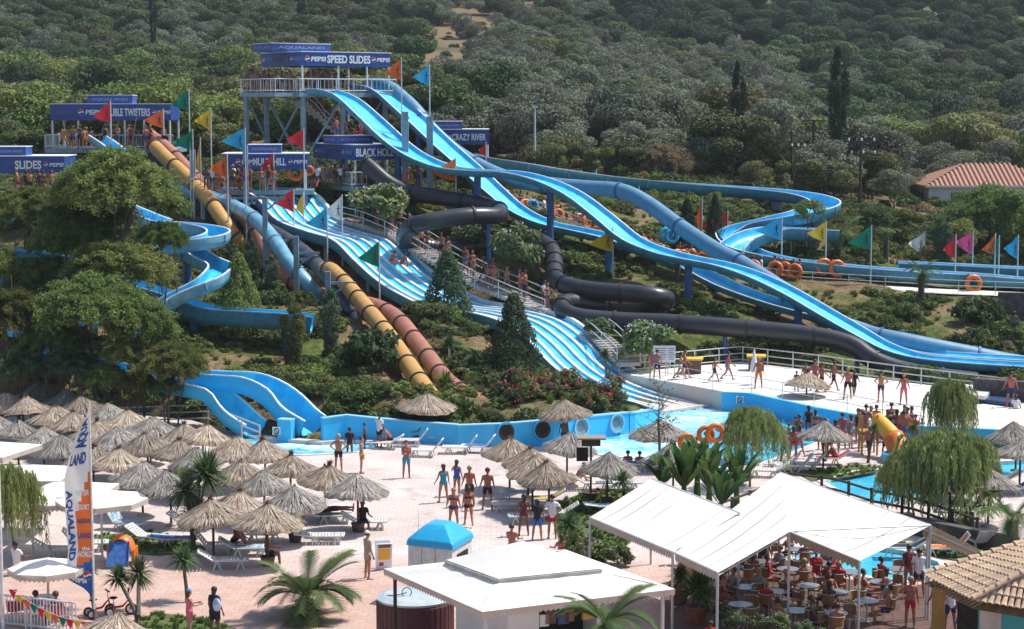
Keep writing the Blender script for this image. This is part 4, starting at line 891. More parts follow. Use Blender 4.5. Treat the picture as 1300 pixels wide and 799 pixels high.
leafmat('leaf_drygrass', (0.240, 0.204, 0.102), (0.168, 0.168, 0.072), 2)
leafmat('leaf_palm', (0.06, 0.105, 0.032), (0.10, 0.15, 0.045), 3)
leafmat('leaf_yucca', (0.072, 0.120, 0.048), (0.120, 0.168, 0.072), 3)
leafmat('leaf_banana', (0.04, 0.10, 0.025), (0.08, 0.15, 0.04), 2, trans=.3)
leafmat('leaf_lawn', (0.105, 0.195, 0.033), (0.165, 0.240, 0.053), 1.5)
mat('petal_white', (.75, .72, .7), .7, trans=.2); mat('petal_red', (.55, .035, .02), .7, (.5, .09, .05), 2, trans=.2); mat('petal_pink', (.6, .12, .2), .7, trans=.2)
def quads(c, nrm, size, rng, asp=1.6, jit=.35, dirv=None):
    n = len(c); nrm = nrm / (np.linalg.norm(nrm, axis=1, keepdims=True) + 1e-9)
    a = rng.normal(size=(n, 3)) if dirv is None else dirv + rng.normal(size=(n, 3)) * .15
    t = np.cross(nrm, a); t /= np.linalg.norm(t, axis=1, keepdims=True) + 1e-9; b = np.cross(t, nrm)
    s = size * (1 + jit * rng.uniform(-1, 1, n))[:, None]
    t = t * s * .5; b = b * s * .5 * asp
    v = np.stack([c - b, c + t * .9 - b * .1, c + b, c - t * .9 + b * .1], 1).reshape(-1, 3)
    return v
def mesh_q(name, parts):
    """parts: list of (verts (4n,3), material index)"""
    v = np.concatenate([p[0] for p in parts]); n = len(v) // 4; me = bpy.data.meshes.new(name)
    me.vertices.add(len(v)); me.vertices.foreach_set('co', v.astype(np.float32).ravel())
    me.loops.add(4 * n); me.loops.foreach_set('vertex_index', np.arange(4 * n, dtype=np.int32))
    me.polygons.add(n); me.polygons.foreach_set('loop_start', np.arange(0, 4 * n, 4, dtype=np.int32))
    mi = np.concatenate([np.full(len(p[0]) // 4, p[1], np.int32) for p in parts]); me.polygons.foreach_set('material_index', mi)
    me.update(calc_edges=True); me.validate(); return me
def unit(n, rng):
    v = rng.normal(size=(n, 3)); return v / np.linalg.norm(v, axis=1, keepdims=True)
def crown(name, seed, nclump=26, nleaf=2400, size=.1, shape='round', rz=.8, cr=.34, flower=0, fsize=.05, asp=1.5, low=-.55, core=True):
    rng = np.random.default_rng(seed); cs = []
    while len(cs) < nclump:
        p = rng.uniform(-1, 1, 3); r = np.linalg.norm(p)
        if r > 1 or p[2] < low: continue
        if shape == 'round':
            if r < .35: continue
            p = p * .72 / max(r, .5) * rng.uniform(.75, 1.12)
        elif shape == 'cone':
            z = rng.uniform(-1, 1) if rng.uniform() < .9 else 1; k = (1 - (z + 1) / 2) ** .8 * .9 + .05; a = rng.uniform(0, 6.28); p = np.array([k * math.cos(a), k * math.sin(a), z])
        elif shape == 'column':
            z = rng.uniform(-1, 1); k = (.3 + .1 * math.sin(3 * z)) * math.sqrt(max(.05, 1 - max(0, z) ** 2)); a = rng.uniform(0, 6.28); p = np.array([k * math.cos(a), k * math.sin(a), z])
        elif shape == 'layer':
            p = p * np.array([.8, .8, .7])
        cs.append(p)
    cs = np.array(cs); rad = cr * rng.uniform(.6, 1.15, nclump)
    if shape == 'cone': rad *= .45 + .65 * (1 - (cs[:, 2] + 1) / 2)
    k = rng.integers(0, nclump, nleaf); d = unit(nleaf, rng); rr = rng.uniform(.55, 1.05, nleaf) ** .6
    c = cs[k] + d * (rad[k] * rr)[:, None] * np.array([1, 1, .8]); c[:, 2] *= rz
    nr = d * .8 + unit(nleaf, rng) * .7 + np.array([0, 0, .25])
    parts = [(quads(c, nr, size, rng, asp), 0)]
    if flower:
        k = rng.integers(0, nclump, flower); d = unit(flower, rng); d[:, 2] = abs(d[:, 2]); c = cs[k] + d * (rad[k] * 1.05)[:, None]; c[:, 2] *= rz
        c = np.repeat(c, 3, 0) + rng.normal(size=(flower * 3, 3)) * fsize * .5
        parts.append((quads(c, unit(flower * 3, rng) + np.array([0, -.4, .5]), fsize, rng, 1), 1))
    return mesh_q(name, parts)
def trunk(name, seed, h=1.0, r=.05, limbs=6, lean=.08, spread=.6, top=.75):
    rng = random.Random(seed); mb = MB(); P = [Vector((0, 0, -.05))]; dx, dy = rng.uniform(-lean, lean), rng.uniform(-lean, lean)
    for i in range(1, 6): P.append(Vector((dx * i * .25 + rng.uniform(-.02, .02), dy * i * .25 + rng.uniform(-.02, .02), h * top * i / 5)))
    mb.path(P, [r * (1 - .13 * i) for i in range(6)], 7)
    for i in range(limbs):
        a = rng.uniform(0, 6.28); s = P[rng.choice([2, 3, 3, 4, 4, 5])]; l = rng.uniform(.5, 1) * spread; e = s + Vector((math.cos(a) * l, math.sin(a) * l, rng.uniform(.25, .6) * h * .7)); m_ = s.lerp(e, .5) + Vector((0, 0, -.04))
        mb.path([s, m_, e], [r * .5, r * .34, r * .12], 5)
        for q in (0, 1):
            a2 = a + rng.uniform(-1, 1); e2 = m_ + Vector((math.cos(a2) * l * .5, math.sin(a2) * l * .5, rng.uniform(.1, .4) * h)); mb.path([m_, m_.lerp(e2, .5), e2], [r * .25, r * .17, r * .06], 4)
    return mb.mesh(name, True)
CR = [crown('crown_leaves', 11, 13, 6800, .060, cr=.5), crown('crown_leaves', 12, 11, 6200, .062, rz=.95, cr=.52), crown('crown_leaves', 13, 17, 7400, .058, rz=.75, cr=.46), crown('crown_leaves', 14, 9, 6000, .064, cr=.55)]
CRO = [crown('crown_leaves', 21, 16, 7400, .050, rz=.75, cr=.42), crown('crown_leaves', 22, 13, 6800, .052, rz=.85, cr=.46), crown('crown_leaves', 23, 11, 6200, .052, rz=.8, cr=.48)]
CRC = [crown('crown_leaves', 31, 130, 11000, .055, 'cone', rz=1, cr=.36), crown('crown_leaves', 32, 50, 6760, 0.048, 'column', rz=1, cr=.2)]
CRB = [crown('shrub_leaves', 41, 22, 1300, .13, rz=.75, low=-.2), crown('shrub_leaves', 42, 16, 1100, .14, rz=.8, low=-.2), crown('shrub_leaves', 43, 26, 1500, .12, 'layer', rz=.8, low=-.3)]
TR = [trunk('tree_trunk', s) for s in (1, 2, 3)]
def tree(px, py, rpx, kind, label, D=None, cm=None, cmesh=None, hk=1.0, trunkh=.9, name='broadleaf_tree', cat='tree', group=None, rzs=1.0, seed=None, bark='bark', base=None, crown_name='crown'):
    """crown centred on pixel px,py with radius rpx pixels; stands on the ground below it at depth D"""
    c = W(px, py, D); s = D / F * rpx; g = h1(c.x, c.y); g = max(g, 0.0)
    rng = random.Random(seed if seed is not None else int(px * 7 + py)); rt = empty(name, (c.x, c.y, g), rng.uniform(0, 6.28), label, cat, group)
    zc = max(c.z - g, s * .5 * rzs)
    link(crown_name, cmesh or rng.choice(CR), rt, M(cm or 'leaf_mid'), (0, 0, zc), None, (s, s, s * rzs))
    link('trunk', rng.choice(TR), rt, M(bark), (0, 0, 0), None, (s * .9, s * .9, zc * 1.15))
    return rt
# ---------------------------------------------------------------- wooded hill
def hill_kind(px, py, rng):
    """what grows where: measured zones of the photograph's hillside"""
    r = rng.random()
    if py < 60 and px > 760: return ('leaf_cypress', 0) if r < .4 else ('leaf_dark', 0) if r < .85 else ('leaf_oak', 0)
    if px > 1000 and py < 190: return ('leaf_cypress', 0) if r < .2 else ('leaf_dark', 0) if r < .5 else (('leaf_oak', 0) if r < .75 else ('leaf_olive', 1))
    if px > 1000: return ('leaf_yellow', 0) if r < .35 else (('leaf_mid', 0) if r < .7 else ('leaf_olive', 1))
    if px > 560 and py < 190: return ('leaf_olive', 1) if r < .78 else (('leaf_oak', 0) if r < .93 else ('leaf_yellow', 0))
    if px > 560: return ('leaf_olive', 1) if r < .25 else (('leaf_mid', 0) if r < .55 else (('leaf_yellow', 0) if r < .8 else ('leaf_oak', 0)))
    if px < 330 and 5 < py < 75: return ('leaf_olive', 1) if r < .5 else ('leaf_oak', 0)
    if px < 560 and py < 90: return ('leaf_oak', 0) if r < .5 else (('leaf_dark', 0) if r < .7 else ('leaf_olive', 1))
    if py > 130: return ('leaf_mid', 0) if r < .45 else (('leaf_yellow', 0) if r < .8 else ('leaf_oak', 0))
    return ('leaf_oak', 0) if r < .45 else (('leaf_mid', 0) if r < .8 else ('leaf_dark', 0))
KN = dict(leaf_cypress='blackish green', leaf_dark='dark evergreen', leaf_oak='deep green oak', leaf_mid='mid green bushy', leaf_olive='silvery grey olive', leaf_yellow='yellowish green', leaf_dry='dry brownish')
HL = {}; NTH = [''] + [str(i) + ('st' if i % 10 == 1 and i != 11 else 'nd' if i % 10 == 2 and i != 12 else 'rd' if i % 10 == 3 and i != 13 else 'th') for i in range(1, 60)]
def hill():
    rng = random.Random(5); cand = []; D = 176.0
    while D < 520:
        st = 5.0 + (D - 176) * .012; x = -.30 * D - 6
        while x < .30 * D + 6:
            xx = x + rng.uniform(-1, 1) * st * .45; yy = D + rng.uniform(-1, 1) * st * .5; cand.append((xx, yy)); x += st
        D += st * 1.0
    xs = np.array(cand); hs = hgt(xs[:, 0], xs[:, 1]); out = []
    for (x, y), z in zip(cand, hs):
        px, py = pix((x, y, z + 2)); open_ = False
        if 470 < px < 640 and 15 < py < 140 and rng.random() < (.9 if 480 < px < 610 and 25 < py < 125 else .5): open_ = True     # dry grass clearing
        if 800 < px < 1000 and 205 < py < 240 and y < 200 and rng.random() < .5: open_ = True
        if 1140 < px and y < 206: open_ = True
        if 290 < px < 640 and y < 182: open_ = True
        if px < 620 and 175 < y < 186 and py > 190: open_ = True
        if open_: continue
        k = hill_kind(px, py, rng); out.append((y, x, z, px, py, k))
    out.sort(); near = out[:290]; far = out[290:]
    protos = {}; n = 0
    pos = [('left of the twister pavilion', 0, 120), ('above the twister pavilion', 120, 240), ('between the twister and speed pavilions', 240, 330), ('behind the high speed tower', 330, 500), ('right of the speed tower pennants', 500, 640), ('behind the speed slide crest', 640, 760), ('above the upper river channel', 760, 900), ('near the lone cypress', 900, 1000), ('behind the power poles', 1000, 1120), ('left of the white house', 1120, 1190), ('behind the white house', 1190, 1400)]
    for (y, x, z, px, py, (k, sh)) in near:
        R_ = rng.uniform(2.3, 3.2) if rng.random() < .4 else rng.uniform(3.4, 5.0) * (1.0 if sh == 0 else .95); w_ = [p[0] for p in pos if p[1] <= px < p[2]] or ['at the left edge of the hill' if px < 0 else 'at the right edge of the hill']
        row = 'lowest row' if y < 190 else ('second row' if y < 205 else 'higher up')
        lb = '%s tree %s, %s' % (KN[k], w_[0], row); HL.setdefault(lb, []).append(px)
        rt = empty('hillside_tree', (x, y, z - .2), rng.uniform(0, 6.28), lb, 'tree', 'trees of the wooded hill'); rt['label_x'] = px
        mesh = rng.choice(CR if sh == 0 else CRO); zz = R_ * rng.uniform(.75, 1.05); hc = zz * rng.uniform(.85, 1.15)
        o = link('crown', mesh, rt, M(k), (0, 0, hc), None, (R_, R_, zz)); protos.setdefault((k, sh), o)
        link('trunk', rng.choice(TR), rt, M('bark'), (0, 0, 0), None, (R_ * .8, R_ * .8, hc))
    for o in list(C.objects):
        if 'label_x' in o:
            L_ = sorted(HL[o['label']]); n = L_.index(o['label_x']) + 1; del o['label_x']
            if len(L_) > 1: o['label'] = o['label'] + ', %s from left' % NTH[n]
    for key in sorted(set(o[5] for o in far)):
        src = protos.get(key)
        if src is None:
            y, x, z, px, py, k = [o for o in far if o[5] == key][0]; rt = empty('hillside_tree', (x, y, z), 0, '%s tree high on the wooded hill' % KN[key[0]], 'tree'); src = link('crown', CR[0] if key[1] == 0 else CRO[0], rt, M(key[0]), (0, 0, 3), None, (3, 3, 3))
            link('trunk', TR[0], rt, M('bark'), (0, 0, 0), None, (2, 2, 3))
        pts = [(x, y, z + 1.9) for (y, x, z, px, py, k) in far if k == key]
        scatter('distant_wood', pts, [src], (2.5, 4.9), 'mass of %s trees higher up the hill' % KN[key[0]])
_gn = {}
def scatter(name, pts, srcs, sc, label, tilt=.12, zs=(.8, 1.15), seed=0):
    me = bpy.data.meshes.new(name); me.from_pydata([tuple(p) for p in pts], [], [])
    rng = np.random.default_rng(seed + len(pts)); n = len(pts)
    s = rng.uniform(sc[0], sc[1], n); a = me.attributes.new('sc', 'FLOAT_VECTOR', 'POINT'); a.data.foreach_set('vector', np.c_[s, s, s * rng.uniform(*zs, n)].astype(np.float32).ravel())
    a = me.attributes.new('ro', 'FLOAT_VECTOR', 'POINT'); a.data.foreach_set('vector', np.c_[rng.uniform(-tilt, tilt, n), rng.uniform(-tilt, tilt, n), rng.uniform(0, 6.28, n)].astype(np.float32).ravel())
    o = link(name, me, None); tag(o, label, None, None, 'stuff')
    g = bpy.data.node_groups.new('scatter', 'GeometryNodeTree'); g.interface.new_socket('Geometry', in_out='INPUT', socket_type='NodeSocketGeometry'); g.interface.new_socket('Geometry', in_out='OUTPUT', socket_type='NodeSocketGeometry')
    N = g.nodes; L = g.links; gi = N.new('NodeGroupInput'); go = N.new('NodeGroupOutput'); ip = N.new('GeometryNodeInstanceOnPoints'); L.new(gi.outputs[0], ip.inputs['Points'])
    oi = N.new('GeometryNodeObjectInfo'); oi.inputs['Object'].default_value = srcs[0]; oi.inputs['As Instance'].default_value = True; L.new(oi.outputs['Geometry'], ip.inputs['Instance'])
    for nm, sk in (('ro', 'Rotation'), ('sc', 'Scale')):
        na = N.new('GeometryNodeInputNamedAttribute'); na.data_type = 'FLOAT_VECTOR'; na.inputs['Name'].default_value = nm
        if sk == 'Rotation':
            er = N.new('FunctionNodeEulerToRotation'); L.new(na.outputs[0], er.inputs[0]); L.new(er.outputs[0], ip.inputs[sk])
        else: L.new(na.outputs[0], ip.inputs[sk])
    L.new(ip.outputs[0], go.inputs[0]); md = o.modifiers.new('scatter', 'NODES'); md.node_group = g
    return o
hill()
def cyp(px, y0, y1, D, label, wpx=9, m='leaf_cypress'):
    b = W(px, y1, D); t = W(px, y0, D); g = h1(b.x, b.y); H = (t.z - g) / 2; s = D / F; rt = empty('cypress_tree', (b.x, b.y, g), 0, label, 'tree', 'tall dark cypresses on the hill')
    link('crown', CRC[1], rt, M(m), (0, 0, H * 1.05), None, (wpx * s * 2.2, wpx * s * 2.2, H * .95)); link('trunk', TR[0], rt, M('bark'), (0, 0, 0), None, (H * .15, H * .15, H * 1.3))
cyp(936, 84, 222, 179, 'lone slim dark cypress right of centre on the hill'); cyp(1063, 66, 205, 186, 'broad dark cypress above the power poles', 12); cyp(195, -8, 60, 330, 'thin cypress at the top left of the hill', 5); cyp(382, -10, 40, 380, 'small cypress at the top edge above the speed tower', 5)
# ---------------------------------------------------------------- big feathery trees at left
def feather(name, seed, nb=120, nl=60):
    """many drooping sprays: twigs with small leaves along them, gaps in between"""
    rng = np.random.default_rng(seed); P = []; Dv = []
    for i in range(nb):
        d = unit(1, rng)[0]; d[2] = abs(d[2]) * .9 - .25; base = d * rng.uniform(.25, .75); dr = d + rng.normal(size=3) * .4; dr /= np.linalg.norm(dr)
        t = np.linspace(0, 1, nl); p = base + np.outer(t * .42, dr) + np.outer(t * t * -.18, [0, 0, 1]) + rng.normal(size=(nl, 3)) * .045; P.append(p); Dv.append(np.repeat(dr[None], nl, 0))
    P = np.concatenate(P); Dv = np.concatenate(Dv); P[:, 2] *= .85
    return mesh_q(name, [(quads(P, unit(len(P), rng) + np.array([0, 0, .5]), .030, rng, 2.4), 0)])
FE = [feather('crown_leaves', 51, 380, 150), feather('crown_leaves', 52, 300, 150), feather('crown_leaves', 53, 170, 150)]
BT = [(132, 476, 30, 98.9, .9, 1, 'leaf_feather', 'leafy sapling over the left chute, nearest the banner'), (172, 484, 27, 98.8, .9, 2, 'leaf_feather', 'leafy sapling over the left chute, middle one'), (208, 490, 24, 98.7, .9, 2, 'leaf_conifer', 'dark sapling over the left chute, nearest the railing'), (95, 300, 58, 108.5, .9, 0, 'leaf_feather', 'feathery tree in the middle of the left grove'), (205, 300, 34, 106, 1.0, 1, 'leaf_feather', 'feathery branches beside the spiral slide'), (55, 352, 52, 106, .9, 1, 'leaf_feather', 'feathery tree behind the left edge grove'), (72, 430, 52, 101.5, .8, 1, 'leaf_feather', 'feathery tree hanging over the back parasols'), (225, 470, 30, 99.6, .8, 2, 'leaf_feather', 'small feathery tree at the head of the left chute'), (150, 232, 78, 107, .95, 0, 'leaf_feather', 'tallest feathery green tree left of the twister tubes'), (118, 262, 60, 110, 1.0, 1, 'leaf_feather', 'feathery tree just left of the tallest one'), (30, 262, 50, 113, .9, 1, 'leaf_feather', 'feathery tree under the SLIDES pavilion'),
      (150, 335, 68, 104, .8, 1, 'leaf_feather', 'dense low feathery tree in front of the spiral slide'), (120, 385, 76, 101, .85, 0, 'leaf_feather', 'broad feathery tree above the straw parasols'), (20, 398, 56, 102, 1.0, 1, 'leaf_feather', 'feathery tree at the left edge of the slope'),
      (180, 408, 50, 100.5, 1.0, 1, 'leaf_feather', 'thin see-through tree in front of the lower blue spiral'), (28, 462, 44, 99.5, .8, 2, 'leaf_conifer', 'dark low tree behind the left parasols'), (212, 458, 50, 99.2, .9, 1, 'leaf_feather', 'slender sapling before the blue chutes'),
      (88, 460, 42, 99.5, .7, 1, 'leaf_conifer', 'dark bushy tree among the left parasols'), (222, 262, 22, 112, 1.1, 1, 'leaf_feather', 'pale feathery tree beside the yellow tube'), (-22, 330, 44, 108, 1.2, 1, 'leaf_feather', 'feathery tree cut by the left edge'), (160, 448, 34, 99.2, 1.0, 2, 'leaf_feather', 'spindly sapling with bare trunk behind the parasols')]
for (px, py, r_, D, rz_, k, m_, lb) in BT: tree(px, py, r_, 0, lb, D, m_, FE[k], rzs=rz_, name='feathery_tree', bark='bark')
CONI = [(569, 372, 29, 50, 122, 'dark conical conifer in front of the striped slide queue', 'leaf_conifer'), (652, 442, 33, 56, 108, 'largest dark conifer above the red flowers', 'leaf_conifer'), (345, 350, 15, 24, 126, 'small bluish conifer beside the pink tube', 'leaf_conifer'),
        (420, 410, 19, 40, 112, 'slender conifer left of the yellow tube', 'leaf_conifer'), (372, 425, 22, 46, 109, 'slender conifer beside the end of the blue channel', 'leaf_feather'), (320, 335, 14, 30, 128, 'little conifer under the blue mast', 'leaf_conifer'), (302, 372, 26, 46, 115, 'grey green conifer right of the spiral slide', 'leaf_feather'),
        (872, 290, 12, 34, 146, 'dark brown green conifer by the upper channel', 'leaf_cypress'), (908, 280, 9, 30, 150, 'narrow dark conifer by the orange pennant', 'leaf_cypress'), (1195, 305, 20, 26, 150, 'dark conifer behind the right flags', 'leaf_conifer')]
for (px, py, rx, rh, D, lb, m_) in CONI:
    c = W(px, py, D); s = D / F; g = h1(c.x, c.y); rt = empty('conifer', (c.x, c.y, g), px, lb, 'tree', None); H = rh * s
    zc = max(c.z - g, H * .7); link('crown', CRC[0 if rx > 25 or m_ == 'leaf_cypress' else 1], rt, M(m_), (0, 0, zc), None, (rx * s * (1.2 if rx > 25 else 1.5), rx * s * (1.2 if rx > 25 else 1.5), H)); link('trunk', TR[1], rt, M('bark'), (0, 0, 0), None, (H * .3, H * .3, zc * 1.3))
# other single trees
for a in [(1258, 272, 62, 165, 'leaf_feather', FE[0], 'feathery green tree covering the right of the white house'), (1215, 300, 26, 158, 'leaf_mid', CR[0], 'small green tree below the house window'), (1306, 275, 52, 160, 'leaf_mid', CR[1], 'green tree at the right edge below the house'),
          (845, 218, 38, 176, 'leaf_dry', FE[1], 'brownish dry tree above the upper river channel'), (1027, 268, 20, 146, 'leaf_grass', CRO[1], 'light green young tree in the river bend'), (1100, 320, 18, 147, 'leaf_grass', CRB[0], 'bright green bush under the green pennant'),
          (960, 218, 22, 172, 'leaf_yellow', CR[2], 'yellowish tree beyond the river channel'), (1150, 285, 26, 162, 'leaf_mid', CR[3], 'round green tree behind the green pennant'), (1110, 280, 22, 160, 'leaf_oak', CR[0], 'dark green tree right of the river bend'), (1075, 300, 20, 155, 'leaf_yellow', FE[1], 'light bushy tree beside the river bend'),
          (700, 200, 22, 170, 'leaf_yellow', CR[0], 'yellow green tree behind the red pennant'), (760, 205, 26, 172, 'leaf_mid', CR[1], 'green tree behind the upper river channel'), (1180, 320, 16, 152, 'leaf_dry', FE[2], 'dry shrubby tree behind the white pennant')]:
    px, py, r_, D, m_, me_, lb = a; tree(px, py, r_, 0, lb, D, m_, me_, seed=px)
# ---------------------------------------------------------------- shrubs, each a thing
CRF = [crown('shrub_leaves', 61, 24, 2400, .10, rz=.8, low=-.3, flower=70, fsize=.07, asp=2.2), crown('shrub_leaves', 62, 26, 2600, .10, rz=.85, low=-.3, flower=90, fsize=.065, asp=2.2)]
SHR = [(484, 263, 40, 26, 138, 1, 'leaf_oleander', 'petal_white', 'white flowering oleander below the BLACK HOLE pavilion'), (656, 318, 34, 30, 130, 0, 'leaf_oleander', 'petal_white', 'white flowering oleander beside the bend of the dark tube'), (468, 448, 40, 36, 108, 2, 'leaf_dark', None, 'large dark round shrub left of the yellow tube'),
       (820, 432, 34, 22, 117, 1, 'leaf_oleander', 'petal_white', 'green shrub by the notice board on the upper walkway'), (1240, 398, 32, 26, 129, 2, 'leaf_oak', None, 'round green shrub at the right of the slope'), (600, 300, 24, 18, 136, 0, 'leaf_oak', 'petal_white', 'shrub beneath the dark tube hairpin'), (590, 232, 22, 12, 147, 1, 'leaf_oleander', 'petal_white', 'white flowering bush above the dark tube'),
       (1170, 475, 24, 14, 116, 2, 'leaf_mid', None, 'green shrub behind the walkway fence at right'), (1000, 432, 26, 12, 121, 2, 'leaf_mid', None, 'long green shrub under the dark tube'), (960, 430, 24, 12, 121, 2, 'leaf_oak', None, 'green shrub under the dark tube, left of the long one'), (1150, 395, 20, 14, 130, 2, 'leaf_mid', None, 'bush by the bare earth scar'),
       (760, 415, 20, 14, 120, 2, 'leaf_oleander', None, 'bush at the foot of the white steps'), (350, 250, 22, 12, 142, 2, 'leaf_mid', None, 'low bush under the MULTI HILL pavilion'), (545, 395, 20, 12, 118, 2, 'leaf_oleander', None, 'low bush under the striped slide'), (615, 455, 24, 16, 110, 2, 'leaf_dark', None, 'dark shrub left of the largest conifer')]
for (px, py, rx, rz_, D, k, lm, fm, lb) in SHR:
    c = W(px, py, D); s = D / F; g = h1(c.x, c.y); zc = max(c.z, g + rz_ * s * .4)
    rt = empty('flowering_shrub' if fm else 'shrub', (c.x, c.y, g), 0, lb, 'shrub'); me_ = (CRF[k % 2] if fm else CRB[k])
    link('shrub_foliage', me_, rt, [M(lm), M(fm)] if fm else M(lm), (0, 0, zc - g), (0, 0, px), (rx * s * 1.15, rx * s * 1.15, rz_ * s * 1.5)); link('stem', TR[2], rt, M('bark'), None, None, (rx * s * .5, rx * s * .5, max(.3, zc - g)))
# red flower bed above the wall
CRR = [crown('shrub_leaves', 71, 18, 1500, .12, rz=.9, low=-.3, flower=46, fsize=.14), crown('shrub_leaves', 72, 20, 1500, .12, rz=.9, low=-.3, flower=30, fsize=.13)]
rb = random.Random(3)
RB = [(640, 508), (662, 500), (685, 502), (706, 496), (728, 500), (750, 494), (770, 500), (672, 515), (700, 514), (735, 513), (762, 512), (785, 508), (655, 488), (690, 486), (720, 486), (648, 522), (778, 490)]
for i, (px, py) in enumerate(RB):
    D = 100.6 + (515 - py) * .12 + i % 3 * .5; c = W(px, py, D); g = h1(c.x, c.y); s = D / F; r_ = rb.uniform(15, 20) * s
    rt = empty('flowering_bush', (c.x, c.y, g), 0, 'red flowering bush above the pool wall, %s from the left' % NTH[1 + sorted(RB).index((px, py))], 'bush', 'red flowering bushes above the pool wall')
    link('shrub_foliage', CRR[i % 2], rt, [M('leaf_oleander' if i % 3 else 'leaf_dark'), M('petal_red' if i % 4 else 'petal_pink')], (0, 0, max(c.z - g, r_ * .5)), (0, 0, i), (r_, r_, r_ * .95)); link('stem', TR[i % 3], rt, M('bark'), None, None, (r_ * .4, r_ * .4, max(.3, c.z - g)))
# ---------------------------------------------------------------- ground cover on the slope (nobody could count it)
def tuft(name, seed, n=46, h=1.0, w_=.05, spread=.5):
    rng = np.random.default_rng(seed); v = []
    for i in range(n):
        a = rng.uniform(0, 6.28); b = rng.uniform(0, spread); l = h * rng.uniform(.5, 1); o = np.array([math.cos(a), math.sin(a), 0]) * rng.uniform(0, .25); d = np.array([math.cos(a) * b, math.sin(a) * b, 1.0]); d /= np.linalg.norm(d); t = np.array([-math.sin(a + 1), math.cos(a + 1), 0]) * w_
        p1 = o + d * l * .55; p2 = o + d * l * .55 + (d + np.array([math.cos(a), math.sin(a), -.4]) * .5 * b) * l * .45
        v += [o - t, o + t, p1 + t * .8, p1 - t * .8, p1 - t * .8, p1 + t * .8, p2 + t * .1, p2 - t * .1]
    return mesh_q(name, [(np.array(v), 0)])
TU = [tuft('grass_tuft', 1), tuft('grass_tuft', 2, 60, .9, .045, .8)]
def cover():
    rng = np.random.default_rng(9); n = 26000; x = rng.uniform(-48, 48, n); y = rng.uniform(94, 178, n); k = abs(x) < .29 * y; x, y = x[k], y[k]
    d = sdist(x, y, flat_xy); k = d > .5; x, y = x[k], y[k]; z = hgt(x, y)
    cl = np.sin(x * .55 + 2 * np.sin(y * .31)) + np.sin(y * .6 + 1.7 * np.sin(x * .27)) + rng.normal(size=len(x)) * .7
    q = np.array([pix((a, b, c)) for a, b, c in zip(x, y, z)])
    dd = np.hypot(x[:, None] - _ck[None, :, 0], y[:, None] - _ck[None, :, 1]); near = ((dd < 1.5) & (z[:, None] > _ck[None, :, 2] - .4)).any(1)
    for Pst in (ST1, ST2, ST3):
        near |= (np.hypot(x[:, None] - np.array([p.x for p in Pst])[None], y[:, None] - np.array([p.y for p in Pst])[None]) < 1.3).any(1)
    path = (q[:, 0] > 925) & (y > 136.5) & (y < 141.5); near |= path
    scar = (np.abs(q[:, 0] - 1205 - (q[:, 1] - 400) * .3) < 22) & (q[:, 1] > 375) & (q[:, 1] < 430); near |= scar & (rng.random(len(x)) < .8)
    ok = ~near
    def pts(m, dz=0): return [(a, b, c + dz) for a, b, c in zip(x[m & ok], y[m & ok], z[m & ok])]
    # source plants: one real shrub and two real grass clumps
    def srcobj(nm, me_, m_, px, py, s_, lb, cat):
        p = hit(px, py); rt = empty(nm, p, 0, lb, cat); return link('leaves', me_, rt, M(m_), (0, 0, s_ * .3), None, s_)
    s1 = srcobj('wild_bush', CRB[1], 'leaf_mid', 905, 372, .6, 'small wild bush on the slope below the speed slides', 'bush'); s2 = srcobj('wild_bush', CRB[2], 'leaf_oak', 500, 440, .6, 'dark little bush beside the yellow tube', 'bush')
    s3 = srcobj('grass_clump', TU[0], 'leaf_grass', 700, 505, .7, 'bright grass clump by the red flowers', 'grass clump'); s4 = srcobj('grass_clump', TU[1], 'leaf_drygrass', 1220, 418, .7, 'dry grass clump near the bare earth scar', 'grass clump')
    s5 = srcobj('wild_bush', CRB[0], 'leaf_grass', 980, 400, .5, 'light green bush between the lower slides', 'bush'); s6 = srcobj('wild_bush', CRB[2], 'leaf_dry', 870, 345, .4, 'dry brown bush below the teal tube', 'bush')
    rr = rng.random(len(x)); left = q[:, 0] < 560; back = y > 158
    scatter('undergrowth', pts((cl > .2) & (rr < .42) | (back & (rr < .16))), [s1], (.35, 1.0), 'mid green undergrowth on the slope', zs=(.6, 1.1)); scatter('undergrowth', pts((cl > -.2) & (rr > .42) & (rr < .62) | (back & (rr > .16) & (rr < .34))), [s2], (.4, 1.2), 'dark undergrowth on the slope', zs=(.6, 1.1))
    scatter('undergrowth', pts((cl > .9) & (rr > .5) & (rr < .68)), [s5], (.25, .6), 'light green undergrowth on the slope', zs=(.6, 1.1)); scatter('undergrowth', pts((rr > .68) & (rr < .72)), [s6], (.25, .6), 'dry brown undergrowth on the slope', zs=(.6, 1.1))
    scatter('long_grass', pts((rr > .5) & (cl > -1.0) & (rr < .86)), [s3], (.3, .65), 'green grass clumps covering the slope', zs=(.6, 1.2)); scatter('long_grass', pts((rr > .8)), [s4], (.25, .55), 'dry grass clumps covering the slope', zs=(.6, 1.2))
    n = 9000; x = rng.uniform(-150, 150, n); y = rng.uniform(165, 430, n); k = abs(x) < .29 * y + 4; x, y = x[k], y[k]; z = hgt(x, y); q = np.array([pix(c) for c in zip(x, y, z)]); k = ~((q[:, 0] > 470) & (q[:, 0] < 630) & (q[:, 1] > 20) & (q[:, 1] < 140)) | (rng.random(len(x)) < .15); x, y, z = x[k], y[k], z[k]
